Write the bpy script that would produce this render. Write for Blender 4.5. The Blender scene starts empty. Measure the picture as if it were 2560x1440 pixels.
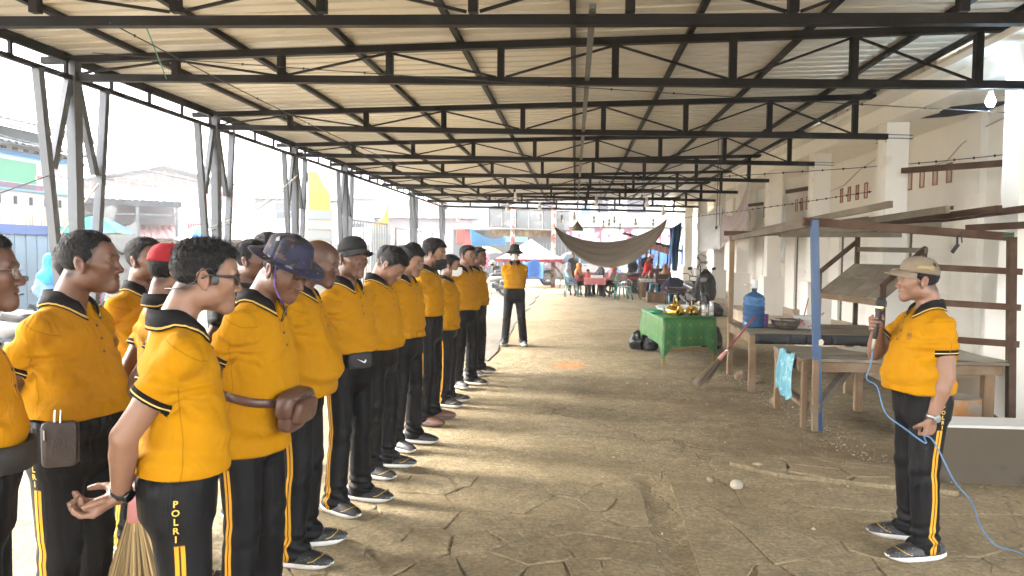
import bpy, math, random
import numpy as np
import mathutils
scene=bpy.context.scene
# ------------------------------------------------------------------ camera
cam=bpy.data.cameras.new('camera');camo=bpy.data.objects.new('camera',cam);scene.collection.objects.link(camo);scene.camera=camo
cam.sensor_width=36.;cam.lens=25.31;cam.clip_start=.05;cam.clip_end=2000.
yaw,pitch,roll=math.radians(5.0),math.radians(-2.85),math.radians(.5)
fw=mathutils.Vector((-math.sin(yaw)*math.cos(pitch),math.cos(yaw)*math.cos(pitch),math.sin(pitch)))
rt=mathutils.Vector((math.cos(yaw),math.sin(yaw),0));upv=rt.cross(fw)
r2=rt*math.cos(roll)+upv*math.sin(roll);u2=upv*math.cos(roll)-rt*math.sin(roll)
mw=mathutils.Matrix((r2,u2,-fw)).transposed().to_4x4();mw.translation=(0,0,1.62);camo.matrix_world=mw
# ------------------------------------------------------------------ daylight: bright hazy sky, veiled high sun from the open left side
SUN_EL,SUN_AZ=math.radians(33),math.radians(169)     # azimuth of the direction towards the sun, from +X
world=bpy.data.worlds.new('World');scene.world=world;world.use_nodes=True
nt=world.node_tree;bg=nt.nodes['Background']
sky=nt.nodes.new('ShaderNodeTexSky');sky.sky_type='NISHITA';sky.sun_disc=False;sky.sun_elevation=SUN_EL;sky.sun_rotation=math.pi/2-SUN_AZ
sky.air_density=1.;sky.dust_density=3.;sky.ozone_density=1.;sky.altitude=0
hs=nt.nodes.new('ShaderNodeHueSaturation');hs.inputs['Saturation'].default_value=.30   # thin overcast: the blue is veiled
nt.links.new(sky.outputs[0],hs.inputs['Color']);nt.links.new(hs.outputs[0],bg.inputs['Color']);bg.inputs['Strength'].default_value=.15
sl=bpy.data.lights.new('sun','SUN');sl.energy=.85;sl.angle=math.radians(15.);sl.color=(1.,.93,.82)
so=bpy.data.objects.new('sun',sl);scene.collection.objects.link(so)
sd=mathutils.Vector((math.cos(SUN_AZ)*math.cos(SUN_EL),math.sin(SUN_AZ)*math.cos(SUN_EL),math.sin(SUN_EL)))
so.rotation_euler=sd.to_track_quat('Z','Y').to_euler();so.location=(-20,20,30)
scene.view_settings.view_transform='Standard';scene.view_settings.look='None';scene.view_settings.gamma=1.;scene.view_settings.use_curve_mapping=False
scene.view_settings.exposure=4.45
scene.render.engine='CYCLES'
cy=scene.cycles;cy.use_denoising=True;cy.max_bounces=9;cy.diffuse_bounces=6;cy.glossy_bounces=3;cy.transmission_bounces=6;cy.volume_bounces=1;cy.sample_clamp_indirect=8.;cy.caustics_reflective=False;cy.caustics_refractive=False
cy.use_adaptive_sampling=True;cy.adaptive_threshold=.015
# ------------------------------------------------------------------ helpers
D=bpy.data; COL=bpy.context.scene.collection
PI=math.pi; R=math.radians
RND=random.Random(7)
ROOT={}
def _link(o): COL.objects.link(o); return o
def rotz(a): c,s=math.cos(a),math.sin(a); return np.array([[c,-s,0],[s,c,0],[0,0,1.]])
def thing(name,label,cat,loc=(0,0,0),rz=0.,group=None):
    o=_link(D.objects.new(name,None)); o.location=loc; o.rotation_euler=(0,0,rz); o.empty_display_size=.1
    o['label']=label; o['category']=cat
    if group:o['group']=group
    ROOT[o.name]=(np.array(loc,float),rotz(rz)); return o
def tag(o,label,cat,group=None):
    o['label']=label;o['category']=cat
    if group:o['group']=group
    return o
def kind(o,k='structure'): o['kind']=k; return o
def dup(root,loc,rz,label=None,group=None):
    r=root.copy(); _link(r); r.location=loc; r.rotation_euler=(0,0,rz)
    if label:r['label']=label
    if group:r['group']=group
    for ch in KIDS.get(root.name,[]):
        c=ch.copy(); _link(c); c.parent=r; KIDS.setdefault(r.name,[]).append(c)
        for g in KIDS.get(ch.name,[]):
            d=g.copy(); _link(d); d.parent=c; KIDS.setdefault(c.name,[]).append(d)
    return r
KIDS={}
def addmesh(name,v,f,mats,parent=None,mi=None,smooth=False,world=False,attrs=None):
    me=D.meshes.new(name); v=np.asarray(v,float)
    if world and parent is not None:
        L,Rm=ROOT[parent.name]; v=(v-L)@Rm
    if isinstance(f,np.ndarray):
        nf=len(f); k=f.shape[1]
        me.vertices.add(len(v)); me.vertices.foreach_set('co',v.astype(np.float32).ravel())
        me.loops.add(nf*k); me.loops.foreach_set('vertex_index',f.astype(np.int32).ravel())
        me.polygons.add(nf); me.polygons.foreach_set('loop_start',np.arange(0,nf*k,k,dtype=np.int32))
        me.update(calc_edges=True)
    else:
        me.from_pydata([tuple(p) for p in v],[],f); me.update()
    if not isinstance(mats,(list,tuple)): mats=[mats]
    for m in mats: me.materials.append(m)
    if mi is not None: me.polygons.foreach_set('material_index',np.asarray(mi,np.int32))
    if smooth is True: me.polygons.foreach_set('use_smooth',np.ones(len(me.polygons),bool))
    elif smooth is not False: me.polygons.foreach_set('use_smooth',np.asarray(smooth,bool))
    if attrs:
        for an,av in attrs.items():
            av=np.asarray(av,np.float32)
            if av.ndim==1:
                a=me.attributes.new(an,'FLOAT','POINT'); a.data.foreach_set('value',av)
            else:
                a=me.attributes.new(an,'FLOAT_VECTOR','POINT'); a.data.foreach_set('vector',av.ravel())
    o=D.objects.new(name,me); _link(o)
    if parent is not None:
        o.parent=parent; KIDS.setdefault(parent.name,[]).append(o)
        if parent.name in ROOT: ROOT[o.name]=ROOT[parent.name]
    return o
def share(o,parent,loc=(0,0,0),rot=(0,0,0),scale=(1,1,1),name=None,mat=None):
    c=D.objects.new(name or o.name.split('.')[0],o.data); _link(c); c.parent=parent; c.location=loc; c.rotation_euler=rot; c.scale=scale
    if parent is not None:
        KIDS.setdefault(parent.name,[]).append(c)
        if parent.name in ROOT: ROOT[c.name]=ROOT[parent.name]
    return c
def unit(a): a=np.asarray(a,float); return a/(np.linalg.norm(a)+1e-12)
class MB:
    def __init__(s): s.v=[];s.f=[];s.m=[];s.s=[];s.mi=0
    def _add(s,v,f,sm=False):
        b=len(s.v); s.v+= [tuple(map(float,p)) for p in v]; s.f+=[tuple(i+b for i in q) for q in f]; s.m+=[s.mi]*len(f); s.s+=[sm]*len(f); return s
    def box(s,c,d,rm=None):
        x,y,z=d[0]/2,d[1]/2,d[2]/2
        v=np.array([(-x,-y,-z),(x,-y,-z),(x,y,-z),(-x,y,-z),(-x,-y,z),(x,-y,z),(x,y,z),(-x,y,z)])
        if rm is not None: v=v@np.asarray(rm).T
        return s._add(v+np.array(c),[(0,3,2,1),(4,5,6,7),(0,1,5,4),(1,2,6,5),(2,3,7,6),(3,0,4,7)])
    def bx(s,x0,x1,y0,y1,z0,z1): return s.box(((x0+x1)/2,(y0+y1)/2,(z0+z1)/2),(x1-x0,y1-y0,z1-z0))
    def beam(s,p,q,w,h,up=(0,0,1)):
        p=np.array(p,float);q=np.array(q,float);d=unit(q-p);u=np.array(up,float)
        if abs(d@u)>.99:u=np.array([1.,0,0])
        sx=unit(np.cross(d,u));uz=np.cross(sx,d)
        v=[]
        for e in (p,q):
            for a,b in ((-1,-1),(1,-1),(1,1),(-1,1)): v.append(e+sx*a*w/2+uz*b*h/2)
        return s._add(v,[(0,1,2,3),(7,6,5,4),(0,4,5,1),(1,5,6,2),(2,6,7,3),(3,7,4,0)])
    def tube(s,pts,r,n=8,cap=True,closed=False,sm=True,ell=None):
        pts=[np.array(p,float) for p in pts];k=len(pts)
        rs=[r]*k if np.isscalar(r) else list(r)
        v=[];prev=None
        for i in range(k):
            if closed: d=pts[(i+1)%k]-pts[i-1]
            else: d=pts[min(i+1,k-1)]-pts[max(i-1,0)]
            d=unit(d)
            if prev is None:
                u=np.array([0,0,1.]) if abs(d[2])<.9 else np.array([1.,0,0])
            else:u=prev
            u=unit(u-d*(u@d));prev=u;w=np.cross(d,u)
            for j in range(n):
                a=2*PI*j/n
                e=ell or (1,1)
                v.append(pts[i]+(u*math.cos(a)*e[0]+w*math.sin(a)*e[1])*rs[i])
        f=[]
        for i in range(k if closed else k-1):
            i2=(i+1)%k
            for j in range(n):
                j2=(j+1)%n
                f.append((i*n+j,i*n+j2,i2*n+j2,i2*n+j))
        s._add(v,f,sm)
        if cap and not closed:
            b=len(s.v)-k*n
            s.f.append(tuple(b+j for j in range(n))[::-1]);s.f.append(tuple(b+(k-1)*n+j for j in range(n)));s.m+=[s.mi]*2;s.s+=[False]*2
        return s
    def lathe(s,prof,n=24,c=(0,0,0),sm=True,rm=None,capb=True,capt=True):
        v=[];k=len(prof)
        for r,z in prof:
            for j in range(n):
                a=2*PI*j/n;v.append((r*math.cos(a),r*math.sin(a),z))
        f=[]
        for i in range(k-1):
            for j in range(n):
                j2=(j+1)%n;f.append((i*n+j,i*n+j2,(i+1)*n+j2,(i+1)*n+j))
        v=np.array(v)
        if rm is not None:v=v@np.asarray(rm).T
        s._add(v+np.array(c),f,sm)
        b=len(s.v)-k*n
        if capb and prof[0][0]>1e-5: s.f.append(tuple(b+j for j in range(n))[::-1]);s.m.append(s.mi);s.s.append(False)
        if capt and prof[-1][0]>1e-5: s.f.append(tuple(b+(k-1)*n+j for j in range(n)));s.m.append(s.mi);s.s.append(False)
        return s
    def prism(s,poly,z0,z1,xf=None):
        n=len(poly);v=[(x,y,z0) for x,y in poly]+[(x,y,z1) for x,y in poly]
        if xf: v=[xf(*p) for p in v]
        f=[tuple(range(n))[::-1],tuple(range(n,2*n))]+[(i,(i+1)%n,n+(i+1)%n,n+i) for i in range(n)]
        return s._add(v,f)
    def ell(s,c,r,n=12,m=8,rm=None):
        v=[];f=[]
        for i in range(m+1):
            t=PI*i/m
            for j in range(n):
                a=2*PI*j/n;v.append((r[0]*math.sin(t)*math.cos(a),r[1]*math.sin(t)*math.sin(a),-r[2]*math.cos(t)))
        for i in range(m):
            for j in range(n):
                j2=(j+1)%n;f.append((i*n+j,i*n+j2,(i+1)*n+j2,(i+1)*n+j))
        v=np.array(v)
        if rm is not None:v=v@np.asarray(rm).T
        return s._add(v+np.array(c),f,True)
    def grid(s,fn,nu,nv,sm=True,th=0,flip=False):
        P=np.array([[fn(i/nu,j/nv) for j in range(nv+1)] for i in range(nu+1)],float)
        f=[]
        idx=lambda i,j:i*(nv+1)+j
        for i in range(nu):
            for j in range(nv): 
                q=(idx(i,j),idx(i+1,j),idx(i+1,j+1),idx(i,j+1)); f.append(q[::-1] if flip else q)
        V=P.reshape(-1,3)
        if th==0: return s._add(V,f,sm)
        du=np.gradient(P,axis=0);dv=np.gradient(P,axis=1);N=np.cross(du,dv);N/=np.linalg.norm(N,axis=2,keepdims=True)+1e-12
        W=(P-N*th).reshape(-1,3);n=len(V)
        g=[tuple(n+a for a in q[::-1]) for q in f]
        e=[]
        bd=[idx(i,0) for i in range(nu+1)]+[idx(nu,j) for j in range(1,nv+1)]+[idx(i,nv) for i in range(nu-1,-1,-1)]+[idx(0,j) for j in range(nv-1,0,-1)]
        for a,b in zip(bd,bd[1:]+bd[:1]): e.append((b,a,n+a,n+b))
        return s._add(np.vstack([V,W]),f+g+e,sm)
    def obj(s,name,mats,parent=None,world=False,smooth=None,attrs=None):
        return addmesh(name,s.v,s.f,mats,parent,mi=s.m,smooth=s.s if smooth is None else smooth,world=world,attrs=attrs)
def rbox(m,c,d,rm=None,r=.25,n=5):
    """soft rounded box (superellipsoid)"""
    v=[];f=[];N=24;M=12
    sp=lambda x,e:math.copysign(abs(x)**e,x)
    for i in range(M+1):
        t=-PI/2+PI*i/M
        for j in range(N):
            a=2*PI*j/N;v.append((d[0]/2*sp(math.cos(t),r)*sp(math.cos(a),r),d[1]/2*sp(math.cos(t),r)*sp(math.sin(a),r),d[2]/2*sp(math.sin(t),r)))
    for i in range(M):
        for j in range(N):f.append((i*N+j,i*N+(j+1)%N,(i+1)*N+(j+1)%N,(i+1)*N+j))
    v=np.array(v)
    if rm is not None:v=v@np.asarray(rm).T
    m._add(v+np.array(c),f,True)
def part(name,mat,parent,fn,world=False,**k):
    m=MB();fn(m);return m.obj(name,mat,parent,world=world,**k)
def text_mesh(txt,size,extr=0.,bold=0.,align='CENTER',space=1.0):
    cu=D.curves.new('t','FONT');cu.body=txt;cu.size=size;cu.extrude=extr;cu.offset=bold;cu.align_x=align;cu.align_y='CENTER';cu.resolution_u=2;cu.space_character=space
    o=D.objects.new('t',cu);_link(o)
    dg=bpy.context.evaluated_depsgraph_get();dg.update()
    me=D.meshes.new_from_object(o.evaluated_get(dg))
    v=np.zeros(len(me.vertices)*3,np.float32);me.vertices.foreach_get('co',v)
    f=[tuple(p.vertices) for p in me.polygons]
    D.objects.remove(o);D.curves.remove(cu);D.meshes.remove(me)
    return v.reshape(-1,3).astype(float),f
# ------------------------------------------------------------------ materials
MATS={}
class NT:
    def __init__(s,mat): s.t=mat.node_tree;s.n=s.t.nodes;s.l=s.t.links;s.b=s.n.get('Principled BSDF')
    def new(s,t,**k):
        x=s.n.new(t)
        for a,b in k.items():setattr(x,a,b)
        return x
    def link(s,a,b): s.l.new(a,b)
    def val(s,sock,v): sock.default_value=v
    def noise(s,vec,scale,detail=4,rough=.55,dist=0.):
        x=s.new('ShaderNodeTexNoise');x.inputs['Scale'].default_value=scale;x.inputs['Detail'].default_value=detail;x.inputs['Roughness'].default_value=rough;x.inputs['Distortion'].default_value=dist
        if vec is not None:s.link(vec,x.inputs['Vector'])
        return x.outputs['Fac']
    def ramp(s,fac,stops):
        x=s.new('ShaderNodeValToRGB');e=x.color_ramp.elements
        while len(e)<len(stops):e.new(.5)
        for i,(p,c) in enumerate(stops):
            e[i].position=p;e[i].color=(c,c,c,1) if np.isscalar(c) else (*c[:3],1)
        s.link(fac,x.inputs['Fac']);return x.outputs['Color']
    def mix(s,fac,a,b,mode='MIX'):
        x=s.new('ShaderNodeMix',data_type='RGBA',blend_type=mode,clamp_result=False)
        for so,v in ((x.inputs[0],fac),(x.inputs[6],a),(x.inputs[7],b)):
            if hasattr(v,'is_output'):s.link(v,so)
            elif np.isscalar(v):so.default_value=v
            else:so.default_value=(*v[:3],1)
        return x.outputs[2]
    def math(s,op,a,b=None,c=None,clamp=False):
        x=s.new('ShaderNodeMath',operation=op,use_clamp=clamp)
        for i,v in enumerate((a,b,c)):
            if v is None:continue
            if hasattr(v,'is_output'):s.link(v,x.inputs[i])
            else:x.inputs[i].default_value=v
        return x.outputs[0]
    def attr(s,name): 
        x=s.new('ShaderNodeAttribute',attribute_name=name);return x
    def coord(s,kind='Object',scale=(1,1,1),rot=(0,0,0)):
        x=s.new('ShaderNodeTexCoord');o=x.outputs[kind]
        if kind=='Object':
            oi=s.new('ShaderNodeObjectInfo');ad=s.new('ShaderNodeVectorMath',operation='MULTIPLY_ADD')
            s.link(o,ad.inputs[0]);ad.inputs[1].default_value=(1,1,1)
            vm=s.new('ShaderNodeVectorMath',operation='SCALE');cb=s.new('ShaderNodeCombineXYZ')
            s.link(oi.outputs['Random'],cb.inputs[0]);s.link(oi.outputs['Random'],cb.inputs[2]);s.link(cb.outputs[0],vm.inputs[0]);vm.inputs['Scale'].default_value=37.
            s.link(vm.outputs[0],ad.inputs[2]);o=ad.outputs[0]
        if scale!=(1,1,1) or rot!=(0,0,0):
            m=s.new('ShaderNodeMapping');m.inputs['Scale'].default_value=scale;m.inputs['Rotation'].default_value=rot;s.link(o,m.inputs['Vector']);o=m.outputs[0]
        return o
    def rnd(s): return s.new('ShaderNodeObjectInfo').outputs['Random']
    def bump(s,h,strength=.3,dist=.01,normal=None):
        x=s.new('ShaderNodeBump');x.inputs['Strength'].default_value=strength;x.inputs['Distance'].default_value=dist;s.link(h,x.inputs['Height'])
        if normal is not None:s.link(normal,x.inputs['Normal'])
        return x.outputs['Normal']
    def col(s,c): 
        so=s.b.inputs['Base Color']
        if hasattr(c,'is_output'):s.link(c,so)
        else:so.default_value=(*c[:3],1)
    def rough(s,c):
        so=s.b.inputs['Roughness']
        if hasattr(c,'is_output'):s.link(c,so)
        else:so.default_value=c
    def norm(s,n): s.link(n,s.b.inputs['Normal'])
def newmat(name):
    m=D.materials.new(name);m.use_nodes=True;return m,NT(m)
def hexc(h,k=1.):
    h=h.lstrip('#');r=[]
    for i in (0,2,4):
        c=int(h[i:i+2],16)/255;r.append((c/12.92 if c<=.04045 else ((c+.055)/1.055)**2.4)*k)
    return tuple(r)
def plain(name,c,rough=.6,metal=0.,var=.15,scale=6.,bump=.15,bscale=60.,bdist=.004,c2=None,spec=.5,stretch=(1,1,1),hue=0.,thr=None,alpha=None,trans=0.,rv=.12,coat=0.):
    """general weathered surface: base colour broken up by noise, a second colour in worn patches, fine relief"""
    if name in MATS:return MATS[name]
    m,t=newmat(name);co=t.coord('Object',stretch)
    n=t.noise(co,scale,6,.6)
    base=t.mix(n,tuple(x*(1-var) for x in c),tuple(min(x*(1+var),.95) for x in c))
    if c2 is not None:
        n2=t.noise(co,scale*.6,8,.65,.4);lo=thr or .56
        base=t.mix(t.ramp(n2,[(lo,0.),(lo+.09,1.)]),base,c2)
    if rv>0:
        k=t.math('MULTIPLY_ADD',t.rnd(),2*rv,1-rv)
        base=t.mix(1.,base,k,'MULTIPLY')
    t.col(base)
    t.rough(t.math('MULTIPLY_ADD',n,.25,rough-.12,True))
    t.b.inputs['Metallic'].default_value=metal;t.b.inputs['Specular IOR Level'].default_value=spec
    if trans:t.b.inputs['Transmission Weight'].default_value=trans
    if coat:t.b.inputs['Coat Weight'].default_value=coat;t.b.inputs['Coat Roughness'].default_value=.1
    if alpha is not None:t.b.inputs['Alpha'].default_value=alpha
    if bump>0:t.norm(t.bump(t.noise(co,bscale,5,.6),bump,bdist))
    MATS[name]=m;return m
def cloth(name,c,rough=.85,var=.12,fold=.5,wscale=900.,fscale=7.,stretch=(1.,1.,.45),sheen=.25,c2=None):
    if name in MATS:return MATS[name]
    m,t=newmat(name);co=t.coord('Object')
    n=t.noise(co,9.,5,.6)
    base=t.mix(n,tuple(x*(1-var) for x in c),tuple(min(x*(1+var),.95) for x in c))
    if c2 is not None: base=t.mix(t.ramp(t.noise(co,14.,6,.6),[(.52,0.),(.6,1.)]),base,c2)
    t.col(base);t.rough(rough);t.b.inputs['Specular IOR Level'].default_value=.3
    t.b.inputs['Sheen Weight'].default_value=sheen;t.b.inputs['Sheen Roughness'].default_value=.5;t.b.inputs['Sheen Tint'].default_value=(*c,1)
    mp=t.new('ShaderNodeMapping');mp.inputs['Scale'].default_value=stretch;t.link(co,mp.inputs[0])
    n1=t.bump(t.noise(mp.outputs[0],fscale,4,.5,.6),fold,.03)
    t.norm(t.bump(t.noise(co,wscale,2,.5),.12,.0015,n1))
    MATS[name]=m;return m
def wood(name,c,c2,rough=.75,axis=0,scale=1.,rv=.2):
    if name in MATS:return MATS[name]
    m,t=newmat(name)
    sc=[14*scale]*3;sc[axis]=1.1*scale;co=t.coord('Object',tuple(sc))
    n=t.noise(co,3.,8,.65,.5);n2=t.noise(t.coord('Object'),3.5,5,.6)
    b=t.mix(n,tuple(x*.62 for x in c),tuple(x*1.3 for x in c));b=t.mix(t.ramp(n2,[(.48,0.),(.68,.8)]),b,c2)
    k=t.math('MULTIPLY_ADD',t.rnd(),2*rv,1-rv);b=t.mix(1.,b,k,'MULTIPLY')
    t.col(b);t.rough(rough);t.b.inputs['Specular IOR Level'].default_value=.25
    t.norm(t.bump(n,.35,.004));MATS[name]=m;return m
def emis(name,c,s):
    m,t=newmat(name);t.col(c);t.b.inputs['Emission Color'].default_value=(*c,1);t.b.inputs['Emission Strength'].default_value=s;return m
# ------------------------------------------------------------------ people: bodies and clothes grown from distance fields
class Field:
    """distance field on a rectilinear grid (finer where detail is needed), polygonised by surface nets"""
    def __init__(s,xs,ys,zs):
        s.x,s.y,s.z=[np.asarray(a,np.float32) for a in (xs,ys,zs)]
        s.d=np.full((len(xs),len(ys),len(zs)),.5,np.float32)
    def sub(s,lo,hi):
        sl=[]
        for a,l,h in zip((s.x,s.y,s.z),lo,hi):
            i=max(0,int(np.searchsorted(a,l))-1);j=min(len(a),int(np.searchsorted(a,h))+1)
            if j<=i: return None
            sl.append(slice(i,j))
        X=s.x[sl[0]][:,None,None];Y=s.y[sl[1]][None,:,None];Z=s.z[sl[2]][None,None,:]
        return tuple(sl),X,Y,Z
    def put(s,sl,d,k,mode='u'):
        a=s.d[sl]
        if mode=='u':
            h=np.maximum(k-np.abs(a-d),0)/max(k,1e-6); s.d[sl]=np.minimum(a,d)-h*h*k*.25
        else:
            d=-d;h=np.maximum(k-np.abs(a-d),0)/max(k,1e-6); s.d[sl]=np.maximum(a,d)+h*h*k*.25
    def cone(s,p,q,r1,r2,k=.02,mode='u',flat=None):
        p=np.asarray(p,np.float32);q=np.asarray(q,np.float32);m=max(r1,r2)+k+.03
        r=s.sub(np.minimum(p,q)-m,np.maximum(p,q)+m)
        if r is None:return
        sl,X,Y,Z=r;v=q-p;L=float(v@v)+1e-9
        X=X-p[0];Y=Y-p[1];Z=Z-p[2]
        t=np.clip((X*v[0]+Y*v[1]+Z*v[2])/L,0,1)
        dx,dy,dz=X-t*v[0],Y-t*v[1],Z-t*v[2]
        if flat is not None: # squash: (axis unit, factor)
            ax,fa=flat;pr=dx*ax[0]+dy*ax[1]+dz*ax[2];d=np.sqrt(dx*dx+dy*dy+dz*dz+pr*pr*(fa*fa-1))
        else:d=np.sqrt(dx*dx+dy*dy+dz*dz)
        s.put(sl,d-(r1+(r2-r1)*t),k,mode)
    def ell(s,c,rad,k=.02,mode='u',Rm=None):
        c=np.asarray(c,np.float32);m=max(rad)+k+.03
        r=s.sub(c-m,c+m)
        if r is None:return
        sl,X,Y,Z=r;X=X-c[0];Y=Y-c[1];Z=Z-c[2]
        if Rm is not None:
            A=Rm.astype(np.float32);X,Y,Z=(A[0,0]*X+A[1,0]*Y+A[2,0]*Z,A[0,1]*X+A[1,1]*Y+A[2,1]*Z,A[0,2]*X+A[1,2]*Y+A[2,2]*Z)
        q=np.sqrt((X/rad[0])**2+(Y/rad[1])**2+(Z/rad[2])**2)+1e-6
        g=np.sqrt((X/rad[0]**2)**2+(Y/rad[1]**2)**2+(Z/rad[2]**2)**2)+1e-6
        s.put(sl,q*(q-1)/g,k,mode)
    def loft(s,tab,k=.02,mode='u',lean=None):
        """vertical stack of superellipses: rows (z, half width, half depth, y centre[, x centre])"""
        T=np.array([list(r)+[0]*(5-len(r)) for r in tab],np.float32);z0,z1=T[0,0],T[-1,0]
        z=s.z;ins=np.clip(z,z0,z1)
        a,b,c,e=[np.interp(ins,T[:,0],T[:,i]).astype(np.float32)[None,None,:] for i in (1,2,3,4)]
        # smooth the profile a little
        X=s.x[:,None,None]-e;Y=s.y[None,:,None]-c
        q=(np.abs(X/a)**2.3+np.abs(Y/b)**2.3)**(1/2.3)
        d=(q-1)*np.minimum(a,b)
        d=np.maximum(d,np.maximum(z0-z,z-z1)[None,None,:])
        s.put((slice(None),)*3,d.astype(np.float32),k,mode)
    def halfspace(s,n,o,soft=.0):
        n=unit(n);d=(s.x[:,None,None]*n[0]+s.y[None,:,None]*n[1]+s.z[None,None,:]*n[2]-float(np.dot(n,o))).astype(np.float32)
        s.d=np.maximum(s.d,d)
    def mesh(s):
        d=s.d;d[0]=d[-1]=.5;d[:,0]=d[:,-1]=.5;d[:,:,0]=d[:,:,-1]=.5
        nx,ny,nz=[n-1 for n in d.shape]
        S=d<0;acc=np.zeros((nx*ny*nz,3));cnt=np.zeros(nx*ny*nz)
        A=(s.x,s.y,s.z);ed=[]
        for ax in range(3):
            lo=[slice(None)]*3;hi=[slice(None)]*3;lo[ax]=slice(0,-1);hi[ax]=slice(1,None)
            lo,hi=tuple(lo),tuple(hi)
            I=np.nonzero(S[lo]!=S[hi]);I2=list(I);I2[ax]=I[ax]+1
            d0=d[I];d1=d[tuple(I2)];t=d0/(d0-d1)
            P=np.stack([A[0][I[0]],A[1][I[1]],A[2][I[2]]],1).astype(float)
            P[:,ax]+=t*(A[ax][I2[ax]]-A[ax][I[ax]])
            b,c=[(1,2),(2,0),(0,1)][ax]
            cells=[]
            for ob,oc in ((-1,-1),(0,-1),(0,0),(-1,0)):
                J=[i.copy() for i in I];J[b]=J[b]+ob;J[c]=J[c]+oc
                cells.append((J[0]*ny+J[1])*nz+J[2])
            for q in cells:
                for w in range(3): acc[:,w]+=np.bincount(q,P[:,w],nx*ny*nz)
                cnt+=np.bincount(q,minlength=nx*ny*nz)
            Q=np.stack(cells,1);fl=S[I]  # inside at low end -> normal along +axis
            Q=np.where(fl[:,None],Q,Q[:,::-1]);ed.append(Q)
        ids=np.nonzero(cnt)[0];mp=np.full(nx*ny*nz,-1,np.int64);mp[ids]=np.arange(len(ids))
        V=acc[ids]/cnt[ids][:,None];F=mp[np.concatenate(ed)]
        return V,F
def vnormals(V,F):
    a=V[F[:,2]]-V[F[:,0]];b=V[F[:,3]]-V[F[:,1]];n=np.cross(a,b);N=np.zeros_like(V)
    for i in range(4):
        for w in range(3): N[:,w]+=np.bincount(F[:,i],n[:,w],len(V))
    return N/(np.linalg.norm(N,axis=1,keepdims=True)+1e-12)
def smooth(V,F,it=1,lam=.5):
    for _ in range(it):
        S=np.zeros_like(V);C=np.zeros(len(V))
        for i in range(4):
            for j in ((i+1)%4,(i+3)%4):
                for w in range(3): S[:,w]+=np.bincount(F[:,i],V[F[:,j],w],len(V))
                C+=np.bincount(F[:,i],minlength=len(V))
        V=V+lam*(S/C[:,None]-V)
    return V
def snoise(P,freq,seed,oct=2):
    """cheap smooth pseudo-noise from warped sines"""
    r=np.random.RandomState(seed);o=np.zeros(len(P));a=1.
    for k in range(oct):
        for _ in range(4):
            w=r.normal(size=3)*freq*(1.9**k);w2=r.normal(size=3)*freq*.5
            o+=a*np.sin(P@w+r.uniform(0,6.28)+1.3*np.sin(P@w2+r.uniform(0,6.28)))
        a*=.5
    return o/5.
def rotm(yaw,pitch,roll):
    """yaw: + turns to the person's left; pitch: + looks down; roll: + tilts to the right shoulder"""
    cy,sy=math.cos(yaw),math.sin(yaw);cp,sp=math.cos(-pitch),math.sin(-pitch);cr,sr=math.cos(roll),math.sin(roll)
    Rz=np.array([[cy,-sy,0],[sy,cy,0],[0,0,1]]);Rx=np.array([[1,0,0],[0,cp,-sp],[0,sp,cp]]);Ry=np.array([[cr,0,sr],[0,1,0],[-sr,0,cr]])
    return Rz@Rx@Ry
def axisgrid(lo,hi,co,fine):
    """grid coordinates with spacing co, or f inside each (a,b,f) interval"""
    out=[lo];x=lo
    while x<hi:
        h=co
        for a,b,f in fine:
            if a-co<=x<b: h=min(h,f)
        x+=h;out.append(x)
    return np.array(out)
# --- materials shared by the people
def skin_mat(name,c):
    if name in MATS:return MATS[name]
    m,t=newmat(name);co=t.coord('Object')
    n=t.noise(co,18.,5,.6)
    b=t.mix(n,tuple(x*.86 for x in c),tuple(x*1.14 for x in c))
    a=t.attr('tint');sp=t.new('ShaderNodeSeparateXYZ');t.link(a.outputs['Vector'],sp.inputs[0])
    b=t.mix(sp.outputs[0],b,(c[0]*.80,c[1]*.52,c[2]*.55))      # lips, ears, warm areas
    hn=t.noise(co,260.,3,.7)
    hm=t.math('MULTIPLY',sp.outputs[1],t.math('MULTIPLY_ADD',hn,.9,.45),clamp=True)
    b=t.mix(hm,b,(.006,.0055,.0055))                              # brows, stubble, cropped hair
    b=t.mix(sp.outputs[2],b,(.02,.012,.01))
    t.col(b);t.rough(t.math('MULTIPLY_ADD',n,.2,.40));t.b.inputs['Specular IOR Level'].default_value=.42
    t.b.inputs['Subsurface Weight'].default_value=.0
    t.norm(t.bump(t.noise(co,140.,4,.6),.12,.002))
    MATS[name]=m;return m
def hair_mat(name='hair_black',c=(.0042,.0038,.004)):
    if name in MATS:return MATS[name]
    m,t=newmat(name);co=t.coord('Object')
    n=t.noise(t.coord('Object',(190,60,60)),1.6,4,.7)
    t.col(t.mix(n,tuple(x*.5 for x in c),tuple(x*2.2 for x in c)));t.rough(.62);t.b.inputs['Specular IOR Level'].default_value=.22
    t.norm(t.bump(t.noise(t.coord('Object',(1,.35,.35)),330.,3,.7),1.,.006));MATS[name]=m;return m
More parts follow.
